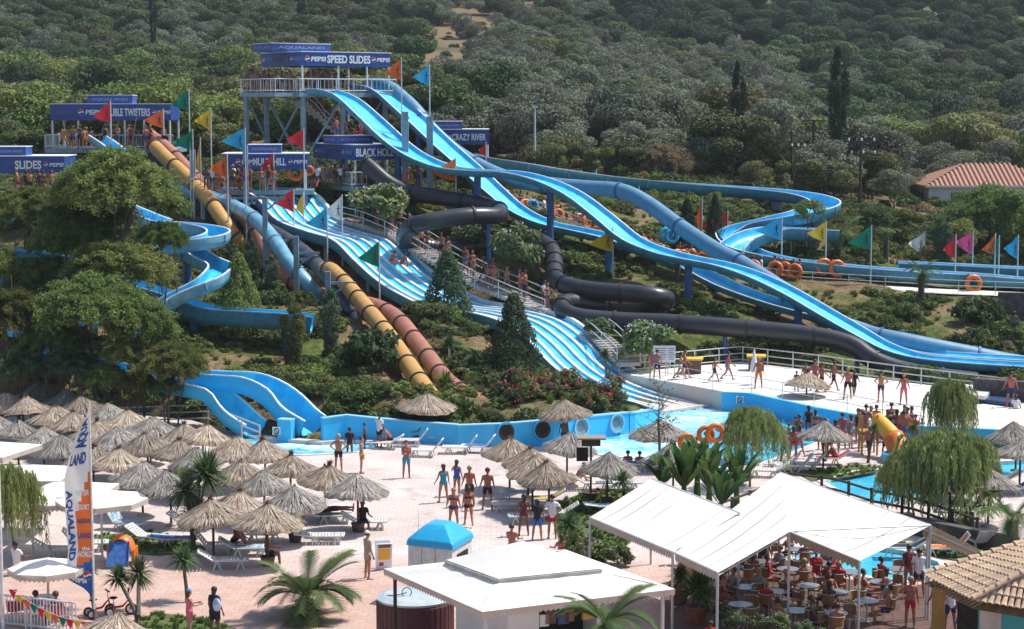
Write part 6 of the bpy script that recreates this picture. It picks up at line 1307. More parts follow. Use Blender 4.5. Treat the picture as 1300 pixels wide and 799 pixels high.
# ---------------------------------------------------------------- kiosk
def kiosk():
    z = 2.75; A, B_, Cc = G(487, 722, z), G(612, 777, z), G(857, 748, z); D_ = A + Cc - B_; o = (A + Cc) / 2; o.z = 0; rt = empty('refreshment_kiosk', o, 0, 'white kiosk with a two tier roof and a dark serving hatch', 'kiosk')
    z2 = 3.3; a, b, c = G(566, 711, z2), G(632, 735, z2), G(763, 722, z2); d = a + c - b; ap = (a + c) / 2; ap.z = z2 + .72; L4 = [A, B_, Cc, D_]; l4 = [a, b, c, d]; mb = MB()
    for i in range(4):
        j = (i + 1) % 4; canvas_quad(mb, L4[i] - o, L4[j] - o, l4[j] - o - Vector((0, 0, .12)), l4[i] - o - Vector((0, 0, .12)), sag=.03, seed=i)
    mb.build('lower_canopy', M('canvas'), rt)
    for i in range(4):
        j = (i + 1) % 4; mb = MB(); valance(mb, L4[i] - o, L4[j] - o, .22); mb.build('valance', M('canvas_edge'), rt)
    mb = MB(); mb.add([p - o for p in l4] + [ap - o], [(0, 1, 4), (1, 2, 4), (2, 3, 4), (3, 0, 4)]); mb.build('upper_roof', M('canvas'), rt)
    mb = MB(); t = Vector((0, 0, .16)); k = .02
    for i in range(4):
        j = (i + 1) % 4; p, q = l4[i] - o, l4[j] - o; mb.add([p, q, q - t, p - t], [(0, 1, 2, 3)]); MB().bar(p - t * .5, q - t * .5, .07, 4).build('roof_edge_board', M('concrete'), rt)
    mb.build('fascia', M('concrete'), rt)
    ex = (B_ - A).normalized(); ey = (D_ - A).normalized(); S = (B_ - A).length; T = (D_ - A).length; rot = Matrix(((ex.x, ey.x, 0), (ex.y, ey.y, 0), (0, 0, 1)))
    def P(u, v, z_): q = A + ex * u + ey * v - o; q.z = z_; return q
    # four wall panels, a counter opening on the front face, goods on a rail
    x1 = S - 1.1; w0 = 1.6; e = T - 1.6
    MB().box(P(S * .5, e, 1.4), (S - 3.0, .12, 2.8), M=rot).build('wall', M('plaster'), rt); MB().box(P(w0, T * .5, 1.4), (.12, T - 3.2, 2.8), M=rot).build('wall', M('plaster'), rt)
    MB().box(P(x1, 1.9, 1.4), (.12, 1.0, 2.8), M=rot).build('wall', M('plaster'), rt); MB().box(P(S * .5 + .3, 1.55, 1.4), (S - 3.1, .12, 2.8), M=rot).build('wall', M('plaster'), rt)
    MB().box(P(x1, T * .5 + .3, .5), (.16, T - 3.4, 1.0), M=rot).build('counter', M('timber_yellow'), rt); MB().box(P(x1 - .05, T * .5 + .3, 1.04), (.5, T - 3.2, .07), M=rot).build('counter_top', M('wood_brown'), rt)
    MB().box(P(x1 - 1.2, T * .5 + .3, 1.3), (.1, T - 3.4, 2.5), M=rot).build('dark_interior_panel', M('dark'), rt)  # tall dark panel that paints the unlit kiosk interior behind the counter
    for i in (0, 1, 3, 4, 7):
        y = 2.6 + i * (T - 4.6) / 8; MB().box(P(x1 - .02, y, 1.95 + .1 * (i % 3)), (.08, .3 + .06 * (i % 2), .35 + .1 * (i % 3)), rz=0, M=rot).build('hanging_shirt', M(['plaster', 'maroon', '', 'sign_navy', 'wood_brown', '', '', 'timber_yellow'][i]), rt)
    for i in range(4):
        u = .25 if i in (0, 3) else S - .25; v = .25 if i < 2 else T - .25; MB().bar(P(u, v, 0), P(u, v, 2.72), .06, 8).build('post', M('wood_dark' if i == 0 else 'metal_pole'), rt)
    return P
KP = kiosk()
def icebox():
    z = 2.05; A, B_, Cc = G(515, 689, z), G(575, 696, z), G(602, 680, z); D_ = A + Cc - B_; o = (A + Cc) / 2; o.z = 0; rt = empty('vending_booth', o, 0, 'small white booth with a bright blue moulded roof', 'booth'); L4 = [p - o for p in (A, B_, Cc, D_)]
    ins = [p * .93 for p in L4]; mb = MB(); mb.add([Vector((p.x, p.y, 0)) for p in ins] + [Vector((p.x, p.y, z - .05)) for p in ins], [(i, (i + 1) % 4, 4 + (i + 1) % 4, 4 + i) for i in range(4)]); mb.build('wall', M('white_paint'), rt)
    mb = MB(); t1 = [Vector((p.x * .97, p.y * .97, z + .12)) for p in L4]; t2 = [Vector((p.x * .55, p.y * .55, z + .48)) for p in L4]; t3 = [Vector((p.x * .38, p.y * .38, z + .6)) for p in L4]; l0 = [Vector((p.x, p.y, z - .08)) for p in L4]
    vs = l0 + t1 + t2 + t3; mb.add(vs, [(r_ * 4 + i, r_ * 4 + (i + 1) % 4, r_ * 4 + 4 + (i + 1) % 4, r_ * 4 + 4 + i) for r_ in range(3) for i in range(4)] + [(12, 13, 14, 15)]); ro = mb.build('roof', M('booth_blue'), rt); bv = ro.modifiers.new('bevel', 'BEVEL'); bv.width = .06; bv.segments = 3
    for f_ in (.3, .62):
        a = ins[0].lerp(ins[1], f_); a.z = 0; MB().bar(a + Vector((0, -.02, 0)), a + Vector((0, -.02, z - .1)), .012, 4).build('panel_seam', M('concrete'), rt)
    a = ins[1].lerp(ins[2], .5); a.z = 0; e = (ins[2] - ins[1]).normalized(); MB().box(a + Vector((0, 0, 1.2)), (1.0, .06, 1.0), math.atan2(e.y, e.x)).build('hatch', M('dark'), rt)
    q = L4[0] * .8; q.z = z; MB().bar(q + Vector((.2, 0, .1)), q + Vector((.2, 0, 1.1)), .012, 4).build('aerial', M('white_paint'), rt)
mat('booth_blue', (.03, .42, .72), .3, (.025, .36, .66), 1); icebox()
c = G(527, 757, 1.35); c.z = 0; rt = empty('round_tank', c, 0, 'dark maroon round tank with a pale lid beside the kiosk', 'tank'); MB().lathe([(1.22, 0), (1.24, .3), (1.24, 1.2), (1.2, 1.28)], (0, 0, 0), 40).build('tank_body', M('maroon'), rt)
MB().lathe([(1.22, 1.27), (1.24, 1.34), (1.0, 1.42), (.0, 1.46)], (0, 0, 0), 40).build('lid', M('lid_grey'), rt) if mat('lid_grey', (.5, .56, .58), .3, (.4, .47, .5), 2) else None
MB().torus((-.25, -.3, 1.55), .15, .015, 16, 5, Matrix.Rotation(R(70), 3, 'X')).build('valve_wheel', M('dark'), rt); MB().path([(-.9, -.2, 1.42), (-.6, -.4, 1.48), (-.4, -.3, 1.5), (-.25, -.3, 1.55)], .015, 5).build('hose', M('dark'), rt)
_t = MB(); [_t.box((math.cos(i * .157) * 1.245, math.sin(i * .157) * 1.245, .6), (.012, .05, 1.2), i * .157) for i in range(40)]; _t.build('stave_strips', M('maroon'), rt)
rt = empty('price_board', G(487, 722), R(12), 'yellow and white A-frame price board beside the hatted man', 'sign board')
for s in (-1, 1):
    q = Matrix.Rotation(R(-12 * s), 3, 'X'); MB().box((0, s * .16, .5), (.58, .04, 1.02), M=q).build('board_panel', M('letter_white'), rt)
for (x, z, a, b, m_) in ((0, .58, .44, .42, 'timber_yellow2'), (0, .9, .46, .12, 'wood_brown'), (-.1, .2, .16, .13, 'sign_red')): MB().box((x, -.19 + (.5 - z) * -.21 * -1 - .0, z), (a, .02, b), M=Matrix.Rotation(R(12), 3, 'X')).build('poster', mat('timber_yellow2', (.75, .42, .03), .6) if m_ == 'timber_yellow2' else M(m_), rt)
# ---------------------------------------------------------------- tiled roof bar, lower right: every tile its own piece
def tiled():
    z = 2.5; A, B_, = G(1172, 733, z), G(1236, 765, z); Cc = G(1330, 781, z); D_ = G(1330, 683, 3.3)
    o = B_.copy(); o.z = 0; rt = empty('tiled_bar', o, 0, 'open bar with a sandy curved tile roof and a yellow post', 'bar')
    eA, eB, eC = A - o, B_ - o, Cc - o; R1 = G(1340, 712, 3.75) - o; R0 = G(1340, 680, 3.55) - o     # hip line B->R1, top line A->R0
    th = MB(); dz = Vector((0, 0, -.2)); canvas_quad(th, eA + dz, eB + dz, R1 + dz, R0 + dz, sag=0); th.add([eB + dz, eC + dz, R1 + dz], [(0, 1, 2)]); u_ = th.build('roof_deck', M('wood_brown'), rt)
    tm = MB(); n = 7; L_ = .42; r_ = .085; vs = []
    for j, (y, rr) in enumerate(((0, r_ * 1.08), (L_, r_ * .82))):
        for k in range(n + 1): a = math.pi * k / n; vs.append((math.cos(a) * rr, y, math.sin(a) * rr * .8 + (.0 if j else .025)))
    vs += [(x * .86, y, zz * .82) for x, y, zz in vs]; m1 = n + 1; tm.add(vs, [(k, k + 1, m1 + k + 1, m1 + k) for k in range(n)] + [(2 * m1 + k + 1, 2 * m1 + k, k, k + 1)[::-1] for k in range(n)]); TM = tm.mesh('roof_tile'); cnt = 0; rng = random.Random(2); more = MB()
    def tiles(P0, P1, Q0, Q1, cols, rows, stuff=False):
        nonlocal cnt
        for i in range(cols):
            u = (i + .5) / cols; s = P0.lerp(P1, u); e = Q0.lerp(Q1, u); d = e - s; Lr = d.length; k = math.ceil(Lr / .36 - .1)
            q = d.to_track_quat('Y', 'Z').to_euler()
            for j in range(k):
                p = s + d * (j * .36 / Lr) + Vector((0, 0, .03 + rng.uniform(-.006, .006))); cnt += 1; ex = (q.x, q.y, q.z + rng.uniform(-.03, .03))
                if cnt < 285: link('roof_tile', TM, rt, M('roof_tile'), p, ex)
                else:
                    mq = d.to_track_quat('Y', 'Z').to_matrix(); more.add([mq @ v.co + p for v in TM.vertices], [tuple(f.vertices) for f in TM.polygons])
    nc = int((eB - eA).length / .2); tiles(eA, eB, R0.lerp(eA, .1), R1.lerp(eB, .05), nc, 0)
    tiles(eB, eC, eB.lerp(R1, .05), R1, int((eC - eB).length / .2), 0)
    tag(more.build('far_roof_tiles', M('roof_tile'), rt), kind='stuff')
    for (a, b) in ((eB, R1), (eA, R0)):
        d = b - a; k = int(d.length / .40); q = d.to_track_quat('Y', 'Z').to_euler()
        for j in range(k):
            o_ = link('ridge_tile', TM, rt, M('roof_tile'), a + d * (j * .40 / d.length) + Vector((0, 0, .09)), q, (1.55, 1.1, 1.5))
    for (u, m_) in ((W(1191, 790, 58.0) - o, 'timber_yellow'),): MB().box((u.x, u.y, 1.25), (.34, .34, 2.5)).build('post', M(m_), rt)
    MB().box(((eC.x) * .55, .9, .55), (eC.x * .9, .6, 1.1), R(-8)).build('bar_counter', M('wood_dark'), rt); MB().box((eC.x * .62, -.05, 1.9), (1.9, .08, .8), R(-9)).build('menu_board', M('menu_teal'), rt)
    MB().box((eC.x * .62, 2.8, 1.2), (eC.x, .1, 2.4), R(-8)).build('back_wall', M('wood_dark'), rt); MB().box((.5, -.02, 1.9), (.62, .07, .9), R(-9)).build('hatch_frame', M('concrete'), rt)
    put_text(rt, 'AQUA BAR', 1.3, .2, Vector((eC.x * .62 - .65, -.02, 1.8)) + Vector((0, -.09, 0)), (1, -.14, 0), (-.14, -1, 0), M('letter_white')) if False else None
mat('menu_teal', (.02, .25, .3), .5); tiled()
# ---------------------------------------------------------------- feather banner and left cafe
def banner():
    b = G(120, 786); s = b.y / F; rt = empty('feather_banner', b, 0, 'tall white orange and blue feather banner on a pole at the left', 'banner'); H = (786 - 507) * s * 1.02; MB().bar((0, 0, 0), (0, 0, H), .045, 8, .025).build('pole', M('white_paint'), rt)
    prof = [(0, -4), (.04, -7), (.08, -13), (.16, -20), (.25, -27), (.35, -34), (.45, -36), (.55, -36), (.65, -33), (.75, -30), (.85, -34), (.9, -36), (.94, -30), (1.0, -12)]
    zt, zb = H - .02, (786 - 757) * s
    def wid(t):
        for (a, p), (c_, q) in zip(prof, prof[1:]):
            if a <= t <= c_: return (p + (q - p) * (t - a) / (c_ - a)) * s
        return prof[-1][1] * s
    def pt(t, u, off=0): x = wid(t) * u; return Vector((x, .16 * math.sin(t * 11 + u * 2.5) * u + .05 * math.sin(u * 9 + t * 20) * u + off, zt + (zb - zt) * t + (-.35 * u * (1 - t) ** 2) + (.25 * u * (t > .88) * (t - .88) / .12)))
    n, m_ = 60, 8; mb = MB(); vs = [pt(i / n, j / m_) for i in range(n + 1) for j in range(m_ + 1)]; fs = []; mi = []
    for i in range(n):
        for j in range(m_):
            t = (i + .5) / n; u = (j + .5) / m_; fs.append((i * (m_ + 1) + j, (i + 1) * (m_ + 1) + j, (i + 1) * (m_ + 1) + j + 1, i * (m_ + 1) + j + 1)); lim = min(.68, max(0, (t - .33) * 2.6)) if t > .33 else 0
            if t < .48: lim = min(lim, .62)
            mi.append(2 if t > .80 + .07 * u else (1 if u < lim else 0))
    mb.v = vs; mb.f = fs; mb.m = mi; mb.build('cloth', [M('flag_white'), mat('banner_orange', (.72, .16, .03), .8, trans=.2), mat('banner_blue', (.03, .12, .42), .8, trans=.2)], rt, smooth=True)
    def ltr(txt, t, u, w_, h_, m__, rot=0, bold=.03):
        me = text_mesh(txt, 1, bold); co = np.zeros(len(me.vertices) * 3); me.vertices.foreach_get('co', co); co = co.reshape(-1, 3); lo, hi = co.min(0), co.max(0); q = (co - lo) / (hi - lo + 1e-9); out = []
        for a, b_, c_ in q:
            x, y = (a - .5) * w_, (b_ - .5) * h_
            if rot: x, y = (-y if rot > 0 else y), (x if rot > 0 else -x)
            tt = t - y / (zt - zb); uu = u + x / wid(min(.99, max(0.01, t))); p = pt(min(.999, max(0, tt)), uu, -.012 - .012 * c_); out.append(p)
        me.vertices.foreach_set('co', np.array([tuple(p) for p in out]).ravel()); me.update(); link('lettering', me, rt, M(m__))
    ltr('AQUA', .14, .45, 1.0, .32, 'sign_blue', 1, .04); ltr('LAND', .27, .55, .5, .4, 'sign_blue', 0, .04); ltr('AQUALAND', .62, .84, 2.4, .24, 'sign_blue', -1, .04)
    for k, tx in enumerate(('WATER', 'RESORT', 'AQUA', 'LAND')): ltr(tx, .455 + k * .075, .33, .46, .19, 'letter_white' if k < 2 else 'sign_blue')
    ltr('the', .745, .30, .26, .14, 'letter_white'); ltr('WORLD', .775, .34, .5, .2, 'letter_white'); ltr('PEPSI', .915, .55, .5, .2, 'letter_white', 0, .05)
    roundel(rt, pt(.885, .2, -.05), .15, (1, 0, .1), (0, -1, 0))
banner()
b = G(4, 800); rt = empty('flag_mast', b, 0, 'white mast at the left edge in front of the cafe railing', 'mast'); MB().bar((0, 0, 0), (0, 0, 8.2), .06, 8, .045).build('mast_tube', M('white_rail'), rt)
rt = empty('cafe_railing', G(0, 795), 0, 'white barred railing in front of the cafe chairs at lower left', 'railing'); railing_local(rt, [G(-20, 793) - rt.location, G(40, 799) - rt.location, G(97, 806) - rt.location], 1.05, .12)
bt = empty('pennant_string', G(10, 700, 2.4), 0, 'string of small coloured pennants over the cafe railing', 'bunting'); q0 = G(12, 745, 1.9) - bt.location; q1 = G(122, 790, 1.6) - bt.location; st_ = [q0.lerp(q1, t / 12) - Vector((0, 0, .5 * 4 * (t / 12) * (1 - t / 12) * .6)) for t in range(13)]; MB().path(st_, .008, 4).build('cord', M('letter_white'), bt)
for i in range(0, 12): p = st_[i].lerp(st_[i + 1], .5); mb = MB(); mb.add([p + Vector((-.14, 0, 0)), p + Vector((.14, 0, 0)), p + Vector((.02, -.05, -.3)), p + Vector((0, .012, 0))], [(0, 1, 2), (0, 2, 3)]); mb.build('pennant', M('flag_' + ['red', 'yellow', 'orange', 'green'][i % 4]), bt)
# ---------------------------------------------------------------- loungers
def lounger_meshes(back):
    f = MB(); L_ = 1.25; w_ = .62; z = .34; a = R(back)
    for s in (-1, 1): f.bar((-.0, s * w_ / 2, z), (L_, s * w_ / 2, z), .035, 6); f.bar((0, s * w_ / 2, z), (-.68 * math.cos(a), s * w_ / 2, z + .68 * math.sin(a)), .035, 6)
    f.bar((L_, -w_ / 2, z), (L_, w_ / 2, z), .035, 6); f.bar((-.68 * math.cos(a), -w_ / 2, z + .68 * math.sin(a)), (-.68 * math.cos(a), w_ / 2, z + .68 * math.sin(a)), .035, 6)
    s1 = MB()
    for i in range(10): s1.box((.06 + i * .125, 0, z + .01), (.095, w_, .02))
    s2 = MB()
    for i in range(6): d = .06 + i * .115; s2.box((-d * math.cos(a), 0, z + d * math.sin(a) + .01), (.085, w_, .02), M=Matrix.Rotation(a, 3, 'Y'))
    lg = MB()
    for s in (-1, 1): lg.bar((.12, s * .27, z), (-.02, s * .27, 0), .03, 6); lg.bar((.12, s * .27, z), (.26, s * .27, 0), .03, 6)
    lg.bar((.12, -.27, z - .03), (.12, .27, z - .03), .025, 6)
    tw = MB(); pts = [(-.6 * math.cos(a), z + .6 * math.sin(a) + .03), (-.3 * math.cos(a), z + .3 * math.sin(a) + .035), (0, z + .04), (.5, z + .035), (1.05, z + .035), (1.12, z - .1)]
    vs = []
    for (x, zz) in pts:
        for j in range(5): vs.append((x, -.26 + .13 * j, zz + .008 * math.sin(j * 2 + x * 5)))
    tw.add(vs, [(i * 5 + j, (i + 1) * 5 + j, (i + 1) * 5 + j + 1, i * 5 + j + 1) for i in range(len(pts) - 1) for j in range(4)]);
    return f.mesh('frame'), s1.mesh('seat_slats'), s2.mesh('backrest'), lg.mesh('leg'), tw.mesh('towel')
LM = {b_: lounger_meshes(b_) for b_ in (8, 32, 52)}
LG = [(272, 722, 6, 32, None, 'nearest one on the left, front corner by the cordyline'), (298, 706, 6, 32, 'towel_pattern', 'second from the front on the left, with a blue checked towel'), (262, 702, 4, 52, None, 'behind the two front ones at the left'), (396, 690, 2, 8, None, 'flat one below the sunbathers'), (352, 688, 176, 32, None, 'behind the pot of the nearest parasol'), (408, 664, 2, 8, 'bag', 'dark covered one with a lying sunbather'), (452, 672, 4, 32, None, 'at the plaza edge with a black haired woman on it'), (340, 672, 5, 32, 'towel_red', 'with a pink towel, left of the pot'),
 (210, 694, 2, 8, 'towel_blue', 'with a blue towel, left of the big cordyline'), (150, 672, -28, 52, 'towel_pattern', 'with a patterned mattress, behind the feather banner'), (232, 672, -10, 32, None, 'behind the one with the blue towel'), (180, 690, -20, 32, None, 'to the left of the blue towel one'), (62, 708, 8, 32, None, 'grey one under the yellow green tree'), (95, 700, 8, 52, None, 'left of the feather banner, higher back'),
 (497, 570, 175, 32, None, 'with a reclining bather near the catch pool'), (532, 567, 178, 52, None, 'high backed one beside the catch pool'), (551, 580, 172, 52, None, 'front one of the three by the low blue wall'), (576, 562, 185, 52, 'letter_white_t', 'with a white towel by the low blue wall'), (594, 576, 176, 52, None, 'middle one in front of the blue wall'), (617, 575, 170, 52, 'towel_blue', 'with a dark blue towel in front of the blue wall'),
 (672, 634, 186, 32, 'towel_pattern', 'with a light blue towel in the middle cluster'), (662, 648, 186, 8, None, 'flat one in the middle cluster'), (700, 642, 180, 32, 'timber_y', 'with a yellow towel in the middle cluster'), (684, 664, 184, 8, None, 'behind the three standing people'), (716, 660, 182, 32, None, 'right of the three standing people'), (742, 622, 4, 32, None, 'with the seated sunbather by the roofed post'), (778, 622, 3, 52, None, 'right of the seated sunbather'),
 (812, 598, 0, 8, 'towel_blue', 'low blue covered one left of the banana plants'), (762, 652, 8, 8, 'towel_pattern', 'on the lawn behind the left awning'), (1004, 598, 170, 52, None, 'first of four on the right plaza'), (1020, 600, 172, 52, None, 'second of four on the right plaza'), (1036, 598, 172, 52, None, 'third of four on the right plaza'), (1064, 590, 176, 32, 'towel_red', 'with a red towelled sunbather on the right plaza'), (985, 606, 170, 32, None, 'left of four, beside the stout man'),
 (1243, 538, 88, 52, 'timber_y', 'yellowish one before the stone wall'), (1261, 538, 88, 52, None, 'white one before the stone wall'), (1240, 560, 175, 32, None, 'on the right lawn by the pool edge'), (1250, 572, 175, 32, None, 'lower one on the right lawn'), (1280, 616, 178, 32, 'bag', 'dark covered one beyond the palms at right'), (1295, 628, 178, 32, 'towel_blue', 'blue covered one at the right edge'), (1160, 705, 176, 32, 'dark_t', 'dark covered one behind the restaurant awning post'), (1215, 706, 176, 52, 'rubber_t', 'with an orange towel above the tiled roof'), (1248, 700, 100, 52, 'rubber_t', 'upright one draped with an orange towel'), (1225, 660, 170, 32, None, 'by the low palm at right'), (895, 600, 176, 52, None, 'behind the banana plants'), (925, 604, 176, 32, None, 'under the willow like tree')]
mat('letter_white_t', (.7, .7, .7), .9); mat('timber_y', (.5, .38, .06), .9); mat('dark_t', (.02, .03, .05), .9); mat('rubber_t', (.65, .16, .02), .9)
TN = dict(towel_pattern='light blue patterned', towel_blue='dark blue', towel_red='pink red', bag='dark green', letter_white_t='white', timber_y='yellow', dark_t='black', rubber_t='orange')
for i, (px, py, rz, bk, tw, lb) in enumerate(LG):
    p = G(px, py); rt = empty('sun_lounger', p, R(rz), 'white plastic sun lounger, ' + lb, 'sun lounger', 'white sun loungers round the pools'); m5 = LM[bk]
    link('frame', m5[0], rt, M('plastic_white')); link('seat', m5[1], rt, M('plastic_white')); link('backrest', m5[2], rt, M('plastic_white')); link('leg', m5[3], rt, M('plastic_white')); link('leg', m5[3], rt, M('plastic_white'), (.85, 0, 0))
    if tw: tag(link('beach_towel', m5[4], None, M(tw), p, (0, 0, R(rz))), TN[tw] + ' towel spread on the lounger ' + ' '.join(lb.split()[:8]), 'towel', 'towels on the loungers')
# ---------------------------------------------------------------- restaurant tables and chairs
cf = MB(); cf.lathe([(.0, .44), (.22, .44), (.23, .46), (.0, .47)], (0, 0, 0), 12); CSEAT = cf.mesh('seat')
cf = MB(); vs = []
for k in range(9): a = R(20 + 140 * k / 8); vs += [(math.cos(a) * .24, math.sin(a) * .24, .5), (math.cos(a) * .26, math.sin(a) * .26, .82)]
cf.add(vs, [(2 * k, 2 * k + 2, 2 * k + 3, 2 * k + 1) for k in range(8)]); CBACK = cf.mesh('backrest')
cf = MB()
for k in range(9): pass
cf.path([(math.cos(R(15 + 150 * k / 8)) * .265, math.sin(R(15 + 150 * k / 8)) * .265, .83) for k in range(9)], .016, 5)
CTOP = cf.mesh('back_frame'); cf = MB(); cf.bar((0, 0, .46), (.06, .03, 0), .013, 5); CLEG = cf.mesh('leg')
tf = MB(); tf.lathe([(0, .71), (.38, .71), (.4, .72), (.4, .74), (0, .74)], (0, 0, 0), 20); TTOP = tf.mesh('tabletop'); tf = MB(); tf.bar((0, 0, 0), (0, 0, .71), .03, 8); tf.bar((-.28, -.28, .02), (.28, .28, .02), .02, 5); tf.bar((-.28, .28, .02), (.28, -.28, .02), .02, 5); TLEG = tf.mesh('pedestal')
TB = [(893, 742), (930, 745), (965, 738), (1000, 748), (905, 768), (945, 772), (985, 778), (1026, 770), (1062, 778), (1040, 740), (1078, 752), (1118, 765), (1100, 790), (940, 795), (1010, 803), (1060, 806), (975, 715), (1010, 722), (1140, 748), (880, 722)]
rk = random.Random(8); CHN = 0; SEATS = []
def chair(p, rz, label, group='rattan chairs of the restaurant', m='rattan'):
    rt = empty('cafe_chair', p, rz, label, 'chair', group); link('seat', CSEAT, rt, M(m)); link('backrest', CBACK, rt, M(m)); link('back_frame', CTOP, rt, M('alu'))
    for (x, y, r_) in ((.15, .15, 0), (-.15, .15, 1.57), (-.15, -.15, 3.14), (.15, -.15, -1.57)): link('leg', CLEG, rt, M('alu'), (x, y, 0), (0, 0, r_))
    return rt
ordn = ['first', 'second', 'third', 'fourth', 'fifth', 'sixth', 'seventh', 'eighth']
def place_words(px, py):
    return ('left side' if px < 930 else ('centre left' if px < 990 else ('centre right' if px < 1060 else 'right side'))), ('far row' if py < 735 else ('back row' if py < 750 else ('middle row' if py < 775 else 'front row')))
seen = {}
for i, (px, py) in enumerate(TB):
    p = G(px, py); a, b_ = place_words(px, py); k = seen.get((a, b_), 0); seen[(a, b_)] = k + 1
    rt = empty('cafe_table', p, i, 'round grey cafe table under the awning, %s, %s, %s from the left' % (a, b_, ordn[k]), 'table', 'round cafe tables of the restaurant'); link('tabletop', TTOP, rt, M('glass_top')); link('pedestal', TLEG, rt, M('alu'))
    for j in range(3):
        an = rk.uniform(0, .6) + j * 2.09 + i; q = p + Vector((math.cos(an), math.sin(an), 0)) * .72
        side = ['right', 'far', 'left', 'near'][int(((an % 6.283) + .785) / 1.571) % 4]
        chair(q, an - math.pi / 2, 'rattan chair on the %s side of a cafe table, %s, %s, table %s' % (side, a, b_, ordn[k])); SEATS.append((q, an - math.pi / 2))
# cafe chairs at lower left
for (px, py, m_, lb) in ((18, 792, 'towel_red', 'red chair behind the cafe railing, left one'), (30, 790, 'rubber_orange', 'orange red chair behind the cafe railing'), (47, 797, 'alu', 'grey chair with a seated man behind the railing'), (73, 797, 'towel_red', 'dark red chair right of the seated man')): chair(G(px, py), R(170), lb, 'chairs of the left cafe', m_)
p = G(58, 785); rt = empty('cafe_table', p, 0, 'pale table behind the cafe railing at lower left', 'table'); link('tabletop', TTOP, rt, M('plastic_white')); link('pedestal', TLEG, rt, M('alu'))
# potted plants by the restaurant
for (px, py, r_, lb) in [(885, 790, 34, 'large potted palm lily in a terracotta pot by the awning corner'), (862, 765, 20, 'smaller potted palm lily left of the large one')]:
    b = G(px, py); s = b.y / F; rt = empty('potted_plant', b, 0, lb, 'potted plant'); MB().lathe([(.25, 0), (.38, .45), (.42, .5), (.42, .56), (.34, .56), (.3, .48), (0, .48)], (0, 0, 0), 18).build('pot', M('terracotta'), rt); link('leaf_head', SW[0], rt, M('leaf_palm'), (0, 0, .55 + r_ * s * .55), None, r_ * s * 1.1); link('leaf_head', SW[1], rt, M('leaf_grass'), (.1, 0, .5 + r_ * s * .9), None, r_ * s * .8)
for i, (px, py, r_) in enumerate([(915, 798, 14), (935, 812, 16), (965, 815, 15), (990, 818, 17), (1020, 820, 14), (1045, 826, 12)]):
    b = G(px, py); s = b.y / F * r_; rt = empty('oleander_shrub', b, i, 'flowering oleander in front of the restaurant, %s from the left' % ordn[i], 'shrub', 'oleanders in front of the restaurant'); link('shrub_foliage', CRF[i % 2], rt, [M('leaf_oleander'), M('petal_white')], (0, 0, s * 1.5), (0, 0, i), (s, s, s * 1.3)); link('stem', TR[0], rt, M('bark'), None, None, (s * .5, s * .5, s * 1.6))
# wooden fence at the right pool
def woodrail(label, L):
    pts = gp(L, 0); rt = empty('wooden_fence', pts[0], 0, label, 'fence', 'dark wooden fences at the right')
    for z in (.95, .5): MB().path([p - pts[0] + Vector((0, 0, z)) for p in pts], .06, 5).build('rail', M('wood_dark'), rt)
    for p in resample(pts, 1.6): MB().bar(p - pts[0], p - pts[0] + Vector((0, 0, 1.05)), .07, 6).build('post', M('wood_dark'), rt)
woodrail('dark wooden fence running past the orange slide to the weeping trees', [(1000, 628), (1060, 636), (1110, 652), (1160, 662), (1240, 690)]); woodrail('short dark wooden fence right of the banana plants', [(905, 672), (950, 655), (985, 640), (1000, 628)])
for a, b_, lb in (((1092, 664), (1290, 706), 'low dark wall behind the beige side awning'),): boxwall('planter_wall', G(*a), G(*b_), .4, .7, M('stone_wall'), lb)
# orange play slide and its tower
def kslide():
    b = G(1139, 584); s = b.y / F; rt = empty('play_slide', b, 0, 'chunky orange and yellow children slide ending in a blue tub', 'slide'); top = W(1113, 531, b.y + 1.6) - b; bot = Vector((0, 0, .35))
    P = [top, top * .7 + bot * .3 + Vector((.05, 0, .12)), top * .3 + bot * .7 + Vector((.1, 0, .25)), bot + Vector((.08, -.1, .1)), bot + Vector((.08, -.3, -.15))]
    P = catmull(P, 5); n = len(P); ra = [.42 - .0 * i + .22 * i / n for i in range(n)]
    mb = MB(); mb.path(P[:n // 2 + 1], [r_ * .8 for r_ in ra[:n // 2 + 1]], 14); mb.build('upper_slide', mat('slide_yellow', (.75, .4, .04), .4), rt, smooth=True); mb = MB(); mb.path(P[n // 2:], [r_ for r_ in ra[n // 2:]], 14); mb.build('lower_slide', M('rubber_orange'), rt, smooth=True)
    MB().lathe([(.7, 0), (.78, .1), (.78, .4), (.7, .45), (.66, .4), (.0, .38)], (-.1, -.6, 0), 24).build('landing_tub', M('booth_blue'), rt); MB().box((-.1, -.6, .39), (.9, .9, .02)).build('tub_water', M('water_deep'), rt)
    for (x, y) in ((-.75, 1.2), (-1.5, 1.2), (-.75, 2.0), (-1.5, 2.0)): MB().bar((x, y, 0), (x, y, 2.0), .05, 6).build('post', M('timber_yellow'), rt)
    MB().box((-1.12, 1.6, 1.15), (.9, .95, .08)).build('platform', M('timber_yellow'), rt)
    for i in range(4): MB().box((-1.12, 2.15 + .12 * (4 - i), .25 * (i + 1)), (.6, .1, .04)).build('rung', M('timber_yellow'), rt)
kslide()
